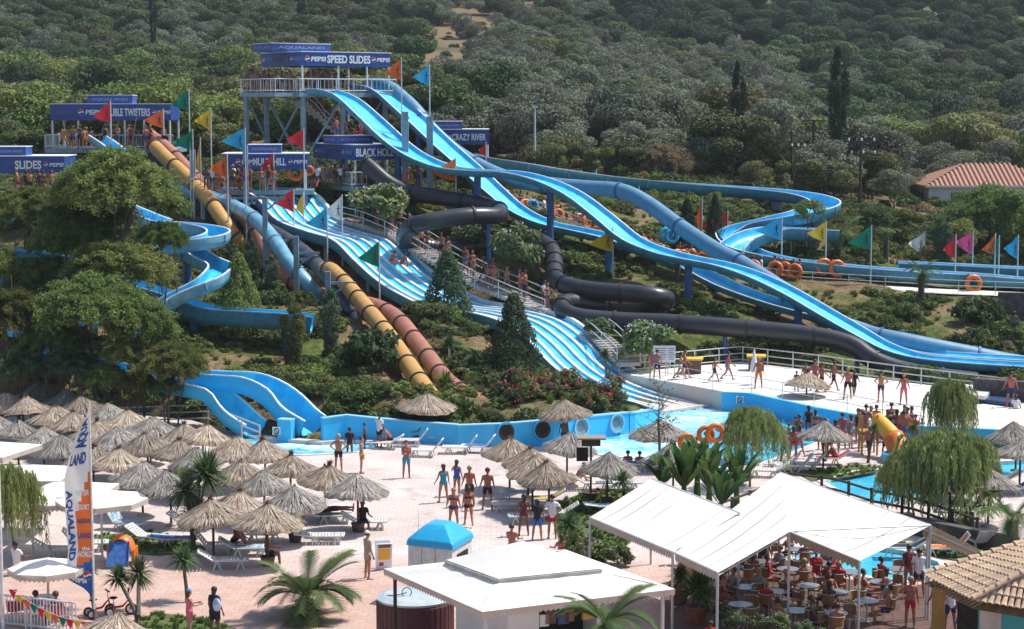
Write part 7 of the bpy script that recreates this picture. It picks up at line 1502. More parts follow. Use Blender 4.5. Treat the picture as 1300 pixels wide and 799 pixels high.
# red and blue play tunnel
b = G(155, 716); rt = empty('play_tunnel', b, 0, 'small red hooded tunnel slide with a blue chute on the left lawn', 'play slide'); mb = MB(); vs = []; n = 14
for (sc_, y) in ((.40, -.35), (.47, -.3), (.5, .1), (.4, .5), (.1, .7)):
    for k in range(n + 1): a = math.pi * k / n; vs.append((math.cos(a) * sc_, y, .55 + math.sin(a) * sc_ * 1.15))
m1 = n + 1; mb.add(vs, [(i * m1 + k, i * m1 + k + 1, (i + 1) * m1 + k + 1, (i + 1) * m1 + k) for i in range(4) for k in range(n)]); mb.build('hood', M('rubber_orange'), rt, smooth=True)
mb = MB(); mb.add([(-.33, -.3, .95), (.33, -.3, .95), (.4, -.9, .1), (-.4, -.9, .1), (-.33, .3, 1.0), (.33, .3, 1.0)], [(0, 1, 2, 3), (4, 5, 1, 0)]); mb.add([(-.36, -.3, .6), (-.4, -.9, .1), (-.4, -.9, .22), (-.36, -.3, 1.05)], [(0, 1, 2, 3)]); mb.add([(.36, -.3, .6), (.4, -.9, .1), (.4, -.9, .22), (.36, -.3, 1.05)], [(0, 1, 2, 3)]); mb.build('chute', M('towel_blue'), rt)
for s in (-1, 1): MB().box((s * .46, .1, .3), (.1, .8, .6)).build('side_wall', M('rubber_orange'), rt)
# pedal cycles
for k, (px, py, rz, lb) in enumerate([(152, 781, 10, 'right one with a black front wheel, beside the yuccas'), (126, 783, 30, 'left one, partly behind the feather banner')]):
    rt = empty('pedal_cycle', G(px, py), R(rz), 'red child pedal cycle, ' + lb, 'cycle', 'red pedal cycles'); X = Matrix.Rotation(R(90), 3, 'X')
    for (x, y, r_) in ((.38, 0, .20), (-.32, .2, .16), (-.32, -.2, .16)):
        w_ = MB().torus((x, y, r_), r_ - .03, .035, 18, 8, X).build('wheel', M('ring_black'), rt); MB().lathe([(.0, -.01), (r_ * .62, -.01), (r_ * .62, .01), (0, .01)], (0, 0, 0), 14).build('rim', M('letter_white'), w_, loc=(x, y, r_), rot=(R(90), 0, 0))
    MB().path([(.38, 0, .2), (.34, 0, .55), (.1, 0, .3), (-.3, 0, .26)], .04, 6).build('frame', M('towel_red'), rt); MB().bar((-.32, -.2, .16), (-.32, .2, .16), .02, 6).build('axle', M('ring_black'), rt)
    MB().bar((.32, 0, .5), (.3, 0, .85), .02, 6).build('steering_stem', M('letter_white'), rt); MB().bar((.3, -.2, .85), (.3, .2, .85), .03, 6).build('handlebar', M('ring_black'), rt); MB().bar((-.18, 0, .28), (-.2, 0, .58), .02, 6).build('seat_post', M('letter_white'), rt); MB().ball((-.2, 0, .6), (.15, .09, .05)).build('seat', M('ring_black'), rt)
# roofed post with a black board
rt = empty('roofed_post', G(750, 635), 0, 'post with a small flat roof and a black board in a stone pot', 'information post'); s = 83 / F; MB().bar((0, 0, 0), (0, 0, 2.7), .05, 8).build('post', M('wood_dark'), rt); MB().box((0, 0, 2.75), (1.25, .9, .07)).build('roof', M('straw_tan'), rt); MB().box((0, 0, 2.55), (.8, .5, .28)).build('lamp_box', M('wood_dark'), rt); MB().box((-.38, -.05, 2.02), (.5, .05, .6)).build('black_board', M('dark'), rt); link('pot', POT, rt, M('pot'), None, None, (1.3, 1.3, 1))
# boxes, boards and folded parasol on the upper walkway
for (px, py, lb) in ((880, 474, 'left one, by the notice boards'), (960, 470, 'right one, behind the closed white parasol')):
    p = G(px, py, .9); rt = empty('planter_box', p, R(-8), 'brown box with a yellow lid on the walkway, ' + lb, 'box', 'yellow lidded boxes on the walkway'); MB().box((0, 0, .42), (.95, .8, .84)).build('box_body', M('wood_box'), rt) if mat('wood_box', (.16, .09, .07), .8, (.12, .07, .055), 4) else 0; MB().box((0, 0, .89), (1.15, 1.0, .1)).build('lid', mat('lid_yellow', (.72, .48, .06), .5), rt)
for (px, w_, lb) in ((838, .85, 'wider'), (852, .5, 'narrower')):
    p = G(px, 477, .9); rt = empty('notice_board', p, R(5), '%s white notice board with grey lines on the upper walkway' % lb, 'notice board', 'notice boards on the walkway'); MB().box((0, 0, 1.3), (w_, .05, 1.0)).build('board_panel', M('letter_white'), rt)
    for s_ in (-1, 1): MB().bar((s_ * w_ * .4, .03, 0), (s_ * w_ * .4, .03, 1.3), .03, 5).build('leg', M('metal_pole'), rt)
    for k in range(6): MB().box((0, -.035, 1.65 - k * .13), (w_ * (.8 - .1 * (k % 3)), .015, .035)).build('text_line', M('letter_dull'), rt)
p = G(957, 489, .9); rt = empty('closed_parasol', p, 0, 'closed white parasol carried upright beside the man in orange shorts', 'parasol'); MB().bar((0, 0, .1), (0, 0, 2.15), .02, 6).build('pole', M('pole_white'), rt); MB().lathe([(.26, .8), (.2, 1.2), (.1, 1.7), (.03, 2.1)], (0, 0, 0), 10).build('canopy', M('letter_white'), rt)
# rules signs on the blue walls
for (px, py, D, lb) in ((352, 546, 0, 'square rules sign with a round symbol between the curled chutes'), (938, 506, 0, 'square rules sign with a round symbol on the right pool wall')):
    c = G(px, py, .45) if px < 400 else G(px, py, .55); q = -.30 if px < 400 else -.16
    if px > 400: a_, b__ = [p - Vector((0, .19, 0)) for p in gp([(916, 497.6), (952, 499)], .9)]; f_ = (c.x - a_.x) / (b__.x - a_.x); c.y = a_.y + (b__.y - a_.y) * f_ - .02
    rt = empty('rules_sign', c + Vector((0, q, 0)), 0, lb, 'sign'); MB().box((0, 0, 0), (.42, .03, .42)).build('sign_plate', M('letter_white'), rt); MB().torus((0, -.025, 0), .13, .02, 20, 6, Matrix.Rotation(R(90), 3, 'X')).build('ring_symbol', M('dark'), rt); MB().bar((-.09, -.03, .09), (.09, -.03, -.09), .018, 5).build('slash', M('dark'), rt); MB().box((0, -.02, -.17), (.3, .02, .03)).build('caption', M('dark'), rt)
# ---------------------------------------------------------------- people
SKINS = [mat('skin_tan', (.40, .19, .115), .6, (.34, .15, .09), 6, objvar=.1), mat('skin_red', (.36, .13, .085), .6, (.30, .10, .07), 6, objvar=.1), mat('skin_dark', (.14, .065, .045), .6, objvar=.1), mat('skin_pale', (.52, .29, .2), .6, (.46, .24, .16), 6, objvar=.08)]
HAIRC = dict(black=mat('hair_black', (.012, .01, .009), .5), brown=mat('hair_brown', (.05, .028, .016), .6), fair=mat('hair_fair', (.28, .19, .10), .6), grey=mat('hair_grey', (.3, .29, .28), .7), cap=mat('cap_white', (.7, .7, .7), .8), blue=mat('cap_blue', (.08, .22, .45), .8))
CL = {k: mat('cloth_' + k, v, .85, objvar=.06) for k, v in dict(black=(.012, .012, .016), navy=(.02, .03, .09), blue=(.03, .10, .38), teal=(.02, .27, .36), red=(.42, .02, .03), orange=(.62, .17, .03), yellow=(.65, .38, .03), white=(.7, .7, .7), pink=(.6, .14, .2), beige=(.38, .32, .24), green=(.04, .2, .1), grey=(.2, .21, .23), maroon=(.13, .02, .03)).items()}
def rotv(v, ax, deg): return Matrix.Rotation(R(deg), 3, ax) @ v
def pose_joints(P):
    """forward kinematics; figure faces -Y, left side +X"""
    g = P.get; lean = g('lean', 0); hip = Vector((0, 0, g('hip', .93))); J = {}
    T = Matrix.Rotation(R(lean), 3, 'X'); T = Matrix.Rotation(R(g('twist', 0)), 3, 'Z') @ T
    J['pelvis'] = hip; J['waist'] = hip + T @ Vector((0, 0, .17)); J['chest'] = hip + T @ Vector((0, 0, .38)); J['neck'] = hip + T @ Vector((0, .01, .54)); hd = Matrix.Rotation(R(lean + g('nod', 0)), 3, 'X')
    J['headb'] = J['neck'] + hd @ Vector((0, -.015, .10)); J['head'] = J['neck'] + hd @ Vector((0, -.02, .19)); J['hm'] = hd
    for i, s in enumerate((1, -1)):
        k = 'LR'[i]; h = hip + Vector((s * .095, 0, -.02)); a = g('hipf' + k, 0); ab = g('hipa' + k, 4); kn = g('knee' + k, 4)
        d = rotv(rotv(Vector((0, 0, -1)), 'Y', -s * ab), 'X', -a); d2 = rotv(rotv(Vector((0, 0, -1)), 'Y', -s * ab * .6), 'X', -a + kn); J['hip' + k] = h; J['knee' + k] = h + d * .43; J['ank' + k] = J['knee' + k] + d2 * .42
        fd = rotv(Vector((0, -1, 0)), 'X', -a + kn) if g('footfree' + k) else Vector((s * .25, -1, 0)).normalized(); J['toe' + k] = J['ank' + k] + fd * .17 + Vector((0, 0, -.045 if not g('footfree' + k) else 0)); J['heel' + k] = J['ank' + k] - fd * .05 + (Vector((0, 0, -.045)) if not g('footfree' + k) else Vector())
        sh = J['chest'] + T @ Vector((s * .185, .005, .10)); f = g('shf' + k, 4); sa = g('sha' + k, 10); e = g('elb' + k, 12); ei = g('eli' + k, 0)
        d = rotv(rotv(Vector((0, 0, -1)), 'Y', -s * sa), 'X', -f); d2 = rotv(rotv(d, 'X', -e), 'Z', -s * ei); fd = g('fd' + k, g('fd')); d2 = (T @ Vector((s * fd[0], fd[1], fd[2]))).normalized() if fd else d2; J['sh' + k] = sh; J['elb' + k] = sh + d * .29; J['wr' + k] = J['elb' + k] + d2 * .25; J['hd' + k] = d2; J['hs' + k] = s
    return J
def body(name, P, fem=False, vox=.013, fine=True, stout=1.0):
    J = pose_joints(P); caps = []
    def cap(a, b, ra, rb, tg, fl=None): caps.append((Vector(a), Vector(b), ra, rb, tg))
    w_ = 1.0 * stout; sw = .9 if fem else 1.0; T = (J['neck'] - J['pelvis']).normalized(); X = (J['shL'] - J['shR']).normalized()
    hw = .085 if fem else .07
    cap(J['pelvis'] - X * hw, J['pelvis'] + X * hw, .095 * w_, .095 * w_, 'pelvis'); cap(J['waist'] - X * .05, J['waist'] + X * .05, (.085 if fem else .10) * w_, (.085 if fem else .10) * w_, 'belly')
    for s in (-1, 1):
        cap(J['pelvis'] + X * s * .05, J['waist'] + X * s * .04, .10 * w_, .09 * w_, 'belly'); cap(J['waist'] + X * s * .04, J['chest'] + X * s * .07, .09 * w_, .105 * w_ * sw, 'chest'); cap(J['chest'] + X * s * .07, J['chest'] + X * s * .12 + T * .09, .10 * sw * w_, .07 * sw, 'chest')
    cap(J['shL'] * .8 + J['shR'] * .2, J['shR'] * .8 + J['shL'] * .2, .07, .07, 'shoulder'); cap(J['chest'] + T * .12, J['neck'] + T * .03, .06, .052, 'neck'); cap(J['neck'], J['headb'], .052, .055, 'neck')
    hm = J['hm']; H = J['head']; cap(H + hm @ Vector((0, .02, .03)), H + hm @ Vector((0, .015, .015)), .098, .095, 'head'); cap(H + hm @ Vector((0, -.01, -.03)), H + hm @ Vector((0, -.035, -.065)), .078, .05, 'face'); cap(H + hm @ Vector((0, -.085, .01)), H + hm @ Vector((0, -.108, -.022)), .011, .017, 'face')
    if fine:
        for s in (-1, 1): cap(H + hm @ Vector((s * .092, .01, .005)), H + hm @ Vector((s * .094, .012, -.03)), .014, .012, 'face')
        cap(H + hm @ Vector((-.025, -.092, -.058)), H + hm @ Vector((.025, -.092, -.058)), .012, .012, 'face')
    if fem:
        for s in (-1, 1): cap(J['chest'] + X * s * .075 + (T.cross(X)) * .075 * (1) + T * .02, J['chest'] + X * s * .075 + T.cross(X) * .06, .055, .06, 'chest')
        F_ = T.cross(X)
    for k in 'LR':
        cap(J['hip' + k], J['knee' + k], (.098 if fem else .088) * w_, .056, 'thigh' + k); cap(J['knee' + k], J['knee' + k].lerp(J['ank' + k], .35), .056, .057, 'shin' + k); cap(J['knee' + k].lerp(J['ank' + k], .35), J['ank' + k], .057, .036, 'shin' + k)
        cap(J['heel' + k], J['ank' + k], .034, .038, 'foot' + k); cap(J['heel' + k], J['toe' + k].lerp(J['heel' + k], .25), .034, .034, 'foot' + k); cap(J['toe' + k].lerp(J['heel' + k], .3), J['toe' + k], .036, .022, 'foot' + k)
        cap(J['sh' + k], J['elb' + k], .052 * (.9 if fem else 1) * w_ ** .5, .038, 'arm' + k); cap(J['elb' + k], J['wr' + k], .039, .026, 'fore' + k)
        d = J['hd' + k]; s = J['hs' + k]; side = d.cross(X if s > 0 else -X); side = side.normalized() if side.length > .1 else Vector((0, -1, 0)); w0 = J['wr' + k]; pn = d.cross(side).normalized()
        cap(w0 + d * .02 - side * .014, w0 + d * .085 - side * .022, .02, .017, 'hand'); cap(w0 + d * .02 + side * .014, w0 + d * .085 + side * .022, .02, .017, 'hand')
        if fine:
            for q, l in zip((-.033, -.011, .011, .033), (.055, .07, .075, .065)):
                b0 = w0 + d * .09 + side * q; kn = b0 + (d + side * q * 2).normalized() * l * .55; tip = kn + (d * .8 + pn * .35 * s * -1).normalized() * l * .45; cap(b0, kn, .0095, .009, 'hand'); cap(kn, tip, .009, .0075, 'hand')
            cap(w0 + d * .035 + side * .025, w0 + d * .07 + side * .058, .012, .01, 'hand'); cap(w0 + d * .07 + side * .058, w0 + d * .10 + side * .062, .01, .008, 'hand')
    mb = MB()
    for a, b, ra, rb, tg in caps:
        mb.ball(a, ra, 12, 8); mb.ball(b, rb, 12, 8)
        if (b - a).length > 1e-4: mb.bar(a, b, ra, 12, rb)
    me = mb.mesh(name); o = bpy.data.objects.new('tmp', me); C.objects.link(o); md = o.modifiers.new('r', 'REMESH'); md.mode = 'VOXEL'; md.voxel_size = vox; m2 = o.modifiers.new('s', 'SMOOTH'); m2.factor = .5; m2.iterations = 3
    m3 = o.modifiers.new('d', 'DECIMATE'); m3.ratio = .35 if fine else .5
    dg = bpy.context.evaluated_depsgraph_get(); out = bpy.data.meshes.new_from_object(o.evaluated_get(dg)); bpy.data.objects.remove(o); bpy.data.meshes.remove(me); out.name = name; out.materials.clear()
    out.polygons.foreach_set('use_smooth', [True] * len(out.polygons)); co = np.zeros(len(out.vertices) * 3); out.vertices.foreach_get('co', co); co = co.reshape(-1, 3)
    no = np.zeros(len(out.vertices) * 3); out.vertices.foreach_get('normal', no); no = no.reshape(-1, 3)
    best = np.full(len(co), 1e9); tgi = np.zeros(len(co), int); tt = np.zeros(len(co)); tags = []
    for i, (a, b, ra, rb, tg) in enumerate(caps):
        a_, b_ = np.array(a), np.array(b); e = b_ - a_; t = np.clip(((co - a_) @ e) / (e @ e + 1e-12), 0, 1); d = np.linalg.norm(co - a_ - t[:, None] * e, axis=1) - (ra + (rb - ra) * t); k = d < best; best[k] = d[k]; tgi[k] = i; tt[k] = t[k]; tags.append(tg)
    tags = np.array(tags); tg = tags[tgi]
    # height along the torso for clothing cuts
    T_ = np.array(T); hz = (co - np.array(J['pelvis'])) @ T_
    faces = [tuple(p.vertices) for p in out.polygons]
    def garment(nm, sel, off):
        keep = [f for f in faces if all(sel[i] for i in f)]; idx = sorted({i for f in keep for i in f}); mp = {v: i for i, v in enumerate(idx)}
        if not keep: return None
        v = (co[idx] + no[idx] * off); gm = bpy.data.meshes.new(nm); gm.from_pydata(v.tolist(), [], [tuple(mp[i] for i in f) for f in keep]); gm.polygons.foreach_set('use_smooth', [True] * len(keep)); return gm
    th = np.char.startswith(tg, 'thigh'); pel = (tg == 'pelvis') | ((tg == 'belly') & (hz < .09)); G_ = {}
    torso = (tg == 'belly') | (tg == 'chest') | (tg == 'pelvis')
    thT = np.zeros(len(co)); legp = {}
    for k in 'LR':
        a_, b_ = np.array(J['hip' + k]), np.array(J['knee' + k]); e = b_ - a_; t = ((co - a_) @ e) / (e @ e); thT = np.where(tg == 'thigh' + k, t, thT)
    G_['shorts'] = garment('shorts', pel | (th & (thT < .62)), .014); G_['briefs'] = garment('briefs', pel | (th & (thT < .16)), .008)
    G_['top'] = garment('bikini_top', (tg == 'chest') & (hz > .30) & (hz < .42), .01); G_['suit'] = garment('swimsuit', (pel | (th & (thT < .12)) | torso) & (hz < .45), .009)
    arm = np.char.startswith(tg, 'arm'); aT = np.zeros(len(co))
    for k in 'LR':
        a_, b_ = np.array(J['sh' + k]), np.array(J['elb' + k]); e = b_ - a_; aT = np.where(tg == 'arm' + k, ((co - a_) @ e) / (e @ e), aT)
    G_['shirt'] = garment('shirt', torso | (tg == 'shoulder') | (arm & (aT < .6)) & True, .016); G_['dress'] = garment('dress', torso | (th & (thT < .8)), .03)
    hc = (co - np.array(H)) @ np.array(hm); face = hc[:, 1] < -.055; hs = ((tg == 'head') | (tg == 'face')) & (hc[:, 2] > -.035) & ~(face & (hc[:, 2] < .055)) & ~((hc[:, 1] < -.02) & (hc[:, 2] < .02))
    G_['hair'] = garment('hair', hs, .013); G_['cap'] = garment('cap', (tg == 'head') & (hc[:, 2] > .035), .016)
    if G_['hair'] is not None: pass
    lm = MB(); lm.ball(H + hm @ Vector((0, .055, -.09)), (.085, .055, .15), 10, 8); G_['long'] = lm.mesh('long_hair', True)
    return dict(body=out, J=J, **G_)
PO = dict(
 stand=dict(), hips=dict(shaL=40, shaR=38, shfL=-14, shfR=-14, fd=(-.72, -.3, -.62)), walk=dict(hipfL=26, kneeL=8, hipfR=-20, kneeR=24, shfL=-24, shfR=26, elbL=20, elbR=25, hip=.90, lean=3),
 cross=dict(shfL=22, shfR=22, shaL=2, shaR=2, fd=(-.86, -.5, .12)), armup=dict(shfL=30, shaL=35, shfR=4, fdL=(-.45, -.3, .85)), relaxed=dict(hipaL=9, hipaR=8, hipfL=6, kneeL=12, shaL=16, shaR=12, elbL=30),
 sit=dict(hip=.46, hipfL=82, hipfR=80, kneeL=78, kneeR=74, lean=-4, shfL=38, shfR=34, elbL=45, elbR=50, shaL=8, shaR=8), loung=dict(hip=.44, hipfL=86, hipfR=84, kneeL=4, kneeR=10, lean=38, shfL=-8, shfR=-8, elbL=20, elbR=20, footfreeL=1, footfreeR=1),
 kneesup=dict(hip=.44, hipfL=118, hipfR=122, kneeL=92, kneeR=98, lean=30, shfL=25, shfR=20, elbL=30, elbR=30), lying=dict(hip=.45, hipfL=4, hipfR=2, kneeL=4, kneeR=8, lean=0, shfL=165, shfR=160, elbL=60, elbR=70, footfreeL=1, footfreeR=1),
 hold=dict(shfL=24, shfR=30, shaL=14, shaR=14, fd=(-.3, -.9, .1)), wide=dict(shaL=20, shaR=16, elbL=24, elbR=18, shfL=4, shfR=8, hipaL=8, hipaR=7))
BD = {}
def getbody(pose, fem, fine, stout=1.0):
    k = (pose, fem, fine, stout)
    if k not in BD: BD[k] = body('person_body', PO[pose], fem, .014 if fine else .024, fine, stout)
    return BD[k]
def person(p, rz, pose='stand', skin=0, wear=(('shorts', 'navy'),), hair='brown', label='', fem=False, h=1.72, fine=True, stout=1.0, group=None, sink=0, rx=0):
    B = getbody(pose, fem, fine, stout); s = h / 1.76; rt_loc = Vector(p)
    me = B['body']; lay = pose == 'lying'
    o = link('person', me, None, SKINS[skin]); o.location = rt_loc - Vector((0, 0, sink)); o.scale = (s, s, s); o.rotation_euler = (R(rx), 0, R(rz)); o['label'] = label; o['category'] = 'person'
    if lay: # body laid along its back: rotate about X and lift
        o.rotation_euler = (R(-90), 0, R(rz)); o.location = rt_loc + Vector((0, 0, .50))
        q = Matrix.Rotation(R(rz), 3, 'Z') @ Vector((0, 1, 0)); o.location = o.location - q * .85 * s
    if group: o['group'] = group
    for g, c_ in wear:
        if B.get(g) is not None: link({'top': 'bikini_top', 'suit': 'swimsuit'}.get(g, g), B[g], o, CL[c_])
    if hair in ('cap', 'blue'): link('hair', B['hair'], o, HAIRC['brown']); link('cap', B['cap'], o, HAIRC[hair], sc=1.0)
    elif hair: link('hair', B['hair'], o, HAIRC[hair])
    if fem and hair and not hair in ('cap',): link('long_hair', B['long'], o, HAIRC[hair if hair != 'blue' else 'black'])
    return o
T_ = lambda c: (('shorts', c),); K_ = lambda c: (('briefs', c), ('top', c)); S_ = lambda c: (('suit', c),); B_r = lambda c: (('briefs', c),)
PL = [(467, 735, 120, 'stand', 0, (('shirt', 'beige'), ('shorts', 'beige')), 'cap', 0, 1.75, 'man in beige shirt and shorts with a white cap, back half turned'),
(241, 806, 110, 'hold', 3, (('dress', 'pink'),), 'blue', 1, 1.5, 'girl in a red pink dress with a blue headscarf at the bottom left'), (273, 808, 150, 'relaxed', 2, (('shirt', 'black'), ('dress', 'black')), 'black', 1, 1.62, 'woman in black with a light blue backpack at the bottom left'),
(576, 670, 175, 'relaxed', 1, K_('navy'), 'fair', 1, 1.62, 'stout woman in a dark bikini seen from behind, left of a pair'), (595, 668, 185, 'walk', 1, K_('black'), 'brown', 1, 1.66, 'woman in a black bikini walking away, right of a pair'),
(563, 638, 200, 'relaxed', 0, S_('teal'), 'brown', 1, 1.66, 'woman in a turquoise swimsuit standing in the open plaza'), (580, 630, 150, 'armup', 0, S_('blue'), 'brown', 1, 1.6, 'woman in a blue swimsuit facing the turquoise one'), (596, 643, 180, 'relaxed', 1, T_('black'), 'fair', 0, 1.74, 'bare backed man in black trunks behind the pair of women'), (619, 647, 180, 'relaxed', 1, T_('black'), 'brown', 0, 1.78, 'slim man in black shorts at the right of the plaza group'),
(516, 607, 10, 'cross', 1, T_('teal'), 'brown', 0, 1.74, 'man with crossed arms and blue shorts walking on the plaza'), (430, 599, 178, 'hips', 0, T_('black'), 'grey', 0, 1.78, 'man with hands on hips and black trunks facing the catch pool'), (459, 601, 95, 'stand', 0, T_('yellow'), 'brown', 0, 1.72, 'man in yellow shorts beside the catch pool'), (444, 575, 180, 'stand', 2, (('shirt', 'black'),), 'black', 0, 1.6, 'person in black standing in the catch pool'), (463, 570, 100, 'relaxed', 2, T_('black'), 'black', 0, 1.3, 'dark haired boy at the edge of the catch pool'),
(482, 569, 140, 'armup', 2, (('shirt', 'white'), ('shorts', 'black')), 'black', 0, 1.74, 'man in white shirt with a hand at his head near the catch pool'), (665, 680, 190, 'relaxed', 2, (('suit', 'maroon'),), 'black', 1, 1.66, 'woman in a dark red suit in the shade, left of three'), (682, 686, 170, 'relaxed', 1, (('shirt', 'black'), ('shorts', 'blue')), 'black', 1, 1.62, 'woman in black top with a towel, middle of three'), (701, 684, 180, 'hips', 0, (('shirt', 'white'), ('shorts', 'red')), 'black', 0, 1.76, 'man in white shirt and red shorts seen from behind, right of three'),
(650, 704, 160, 'sit', 1, T_('navy'), 'brown', 0, 1.74, 'sunburnt man sitting low behind the kiosk roof'), (712, 714, 200, 'sit', 1, K_('pink'), 'brown', 1, 1.6, 'woman sitting beside the spiky plant behind the kiosk'), (733, 716, 180, 'sit', 1, T_('red'), 'brown', 0, 1.6, 'man sitting right of the spiky plant behind the kiosk'),
(716, 562, 180, 'stand', 2, T_('navy'), 'black', 0, 1.6, 'dark boy standing before the third round outlet'), (797, 592, 180, 'sit', 1, T_('navy'), 'black', 0, 1.6, 'boy sitting on the pool edge, left of two'), (812, 592, 175, 'sit', 1, T_('red'), 'brown', 0, 1.55, 'boy sitting on the pool edge, right of two'), (896, 585, 180, 'hold', 2, T_('navy'), 'black', 0, 1.75, 'dark haired man wading with an orange ring'), (884, 588, 150, 'hold', 1, T_('red'), 'brown', 0, 1.6, 'sunburnt boy beside the orange rings in the pool'), (854, 586, 170, 'relaxed', 0, K_('black'), 'black', 1, 1.6, 'bather behind the bare tree at the pool edge'),
(982, 573, 100, 'relaxed', 2, T_('navy'), 'black', 0, 1.75, 'dark man stepping out of the pool by the willow like tree'), (1001, 561, 180, 'hips', 0, T_('grey'), 'brown', 0, 1.3, 'child with hands on hips in the shallow water'), (1010, 560, 170, 'armup', 0, T_('navy'), 'brown', 0, 1.62, 'bather with raised arm in the shallow water'), (996, 591, 180, 'wide', 1, T_('navy'), 'grey', 0, 1.74, 'stout bald man in dark trunks seen from behind'), (1007, 584, 160, 'relaxed', 1, K_('red'), 'brown', 1, 1.64, 'woman next to the stout man, left of her friend'), (1015, 581, 190, 'walk', 1, K_('pink'), 'brown', 1, 1.62, 'woman in a pink bikini walking on the right plaza'),
(1026, 556, 185, 'stand', 2, S_('black'), 'black', 1, 1.66, 'woman with long black hair by the water'), (1035, 560, 140, 'relaxed', 0, K_('navy'), 'black', 1, 1.6, 'dark haired woman behind the round parasol'), (1060, 575, 165, 'relaxed', 1, K_('white'), 'black', 1, 1.64, 'woman in a pale bikini right of the round parasol'), (1069, 569, 180, 'stand', 1, T_('pink'), 'brown', 0, 1.78, 'tall man right of the round parasol'), (1089, 545, 200, 'sit', 1, T_('white'), 'black', 0, 1.7, 'person sitting on the pool steps'), (1096, 559, 180, 'relaxed', 1, T_('black'), 'black', 0, 1.78, 'man in black trunks in front of the crowd by the orange slide'),
(1099, 549, 175, 'hips', 0, (('shirt', 'white'),), 'black', 0, 1.8, 'man in white shirt with elbows out in the right crowd'), (1112, 548, 180, 'wide', 1, T_('red'), 'black', 0, 1.74, 'broad man left of the orange slide top'), (1118, 556, 160, 'stand', 1, T_('navy'), 'black', 0, 1.5, 'boy queueing just above the orange slide'), (1131, 547, 190, 'stand', 1, T_('maroon'), 'black', 0, 1.82, 'tallest man of the right crowd'), (1138, 552, 180, 'hold', 1, K_('maroon'), 'black', 1, 1.66, 'woman at the right of the tallest man'), (1147, 556, 178, 'relaxed', 1, T_('blue'), 'black', 0, 1.72, 'man in bright blue trunks right of the orange slide'), (1157, 549, 100, 'relaxed', 1, K_('red'), 'brown', 1, 1.7, 'woman in a red bikini at the end of the crowd'), (1170, 552, 180, 'stand', 0, T_('navy'), 'black', 0, 1.2, 'small child at the far end of the crowd'), (1103, 571, 150, 'walk', 1, T_('navy'), 'brown', 0, 1.5, 'boy walking behind the small spiky tree'), (1124, 571, 200, 'relaxed', 1, T_('navy'), 'brown', 0, 1.4, 'child beside the orange slide')]
for i, (px, py, rz, ps, sk, we, ha, fe, h_, lb) in enumerate(PL):
    p = G(px, py + (9 if px > 1085 else 0)); snk = 0
    if px in (444, 716, 896, 884, 1001, 1010): snk = .35
    if ps == 'sit' and px not in (1089,): snk = .0
    if px in (797, 812): snk = .42
    if px in (650, 712, 733): snk = .1
    st = 1.22 if 'stout' in lb else 1.0
    person(p, rz, ps, sk, we, ha, lb, bool(fe), h_, True, st, sink=snk)
c = G(273, 808); rt = empty('backpack', c + Vector((.1, -.16, 1.0)), R(-20), 'light blue backpack on the woman in black', 'backpack'); MB().ball((0, 0, .08), (.15, .09, .22), 12, 10).build('bag_body', M('towel_pattern2') if mat('towel_pattern2', (.2, .42, .6), .8, (.5, .6, .7), 5) else None, rt, smooth=True); MB().path([(-.08, .05, .25), (-.1, .18, .3), (-.1, .2, .1), (-.08, .08, -.08)], .015, 5).build('strap', CL['navy'], rt)
# upper walkway
for (px, py, rz, ps, sk, we, ha, fe, h_, lb) in [(828, 480, 170, 'stand', 3, (('shirt', 'pink'),), 'fair', 1, 1.65, 'woman in pink at the notice board'), (834, 481, 160, 'relaxed', 0, T_('navy'), 'brown', 0, 1.74, 'man reading the notice board'), (864, 482, 80, 'walk', 1, K_('white'), 'black', 1, 1.66, 'woman walking past the left yellow lidded box, in front'), (869, 481, 85, 'walk', 0, T_('navy'), 'brown', 0, 1.74, 'man walking past the left yellow lidded box, behind'), (907, 485, 95, 'walk', 1, T_('black'), 'black', 0, 1.5, 'boy striding along the walkway between the boxes'), (924, 483, 90, 'walk', 1, T_('grey'), 'black', 0, 1.72, 'man striding along the walkway between the boxes'),
  (963, 493, 180, 'relaxed', 1, T_('orange'), 'fair', 0, 1.76, 'man in orange shorts holding the closed white parasol'), (1011, 497, 180, 'stand', 2, T_('navy'), 'black', 0, 1.15, 'small dark child on the upper walkway'), (1022, 494, 180, 'stand', 1, T_('maroon'), 'brown', 0, 1.45, 'child right of the small dark one on the walkway'), (1034, 496, 175, 'relaxed', 1, T_('pink'), 'brown', 0, 1.78, 'sunburnt man walking with another on the walkway, left one'), (1043, 499, 110, 'walk', 1, T_('maroon'), 'brown', 0, 1.72, 'sunburnt man walking with another on the walkway, right one'), (1058, 497, 100, 'walk', 1, T_('black'), 'black', 0, 1.74, 'man with black shorts striding alone on the walkway'),
  (1076, 507, 178, 'relaxed', 1, T_('black'), 'fair', 0, 1.78, 'sunburnt broad man in black shorts on the walkway'), (1084, 504, 150, 'walk', 2, (('shirt', 'black'), ('shorts', 'black')), 'black', 0, 1.5, 'boy dressed in black beside the broad man'), (1118, 511, 180, 'hips', 0, T_('navy'), 'black', 0, 1.72, 'slim boy with a hand on the hip on the walkway'), (1147, 514, 180, 'wide', 1, T_('pink'), 'fair', 0, 1.7, 'person in pale pink trunks at the right of the walkway'), (1283, 517, 170, 'wide', 1, T_('navy'), 'black', 0, 1.9, 'bare man leaning at the stone wall at right')]:
    person(G(px, py, .9), rz, ps, sk, we, ha, lb, bool(fe), h_, True, 1.0)
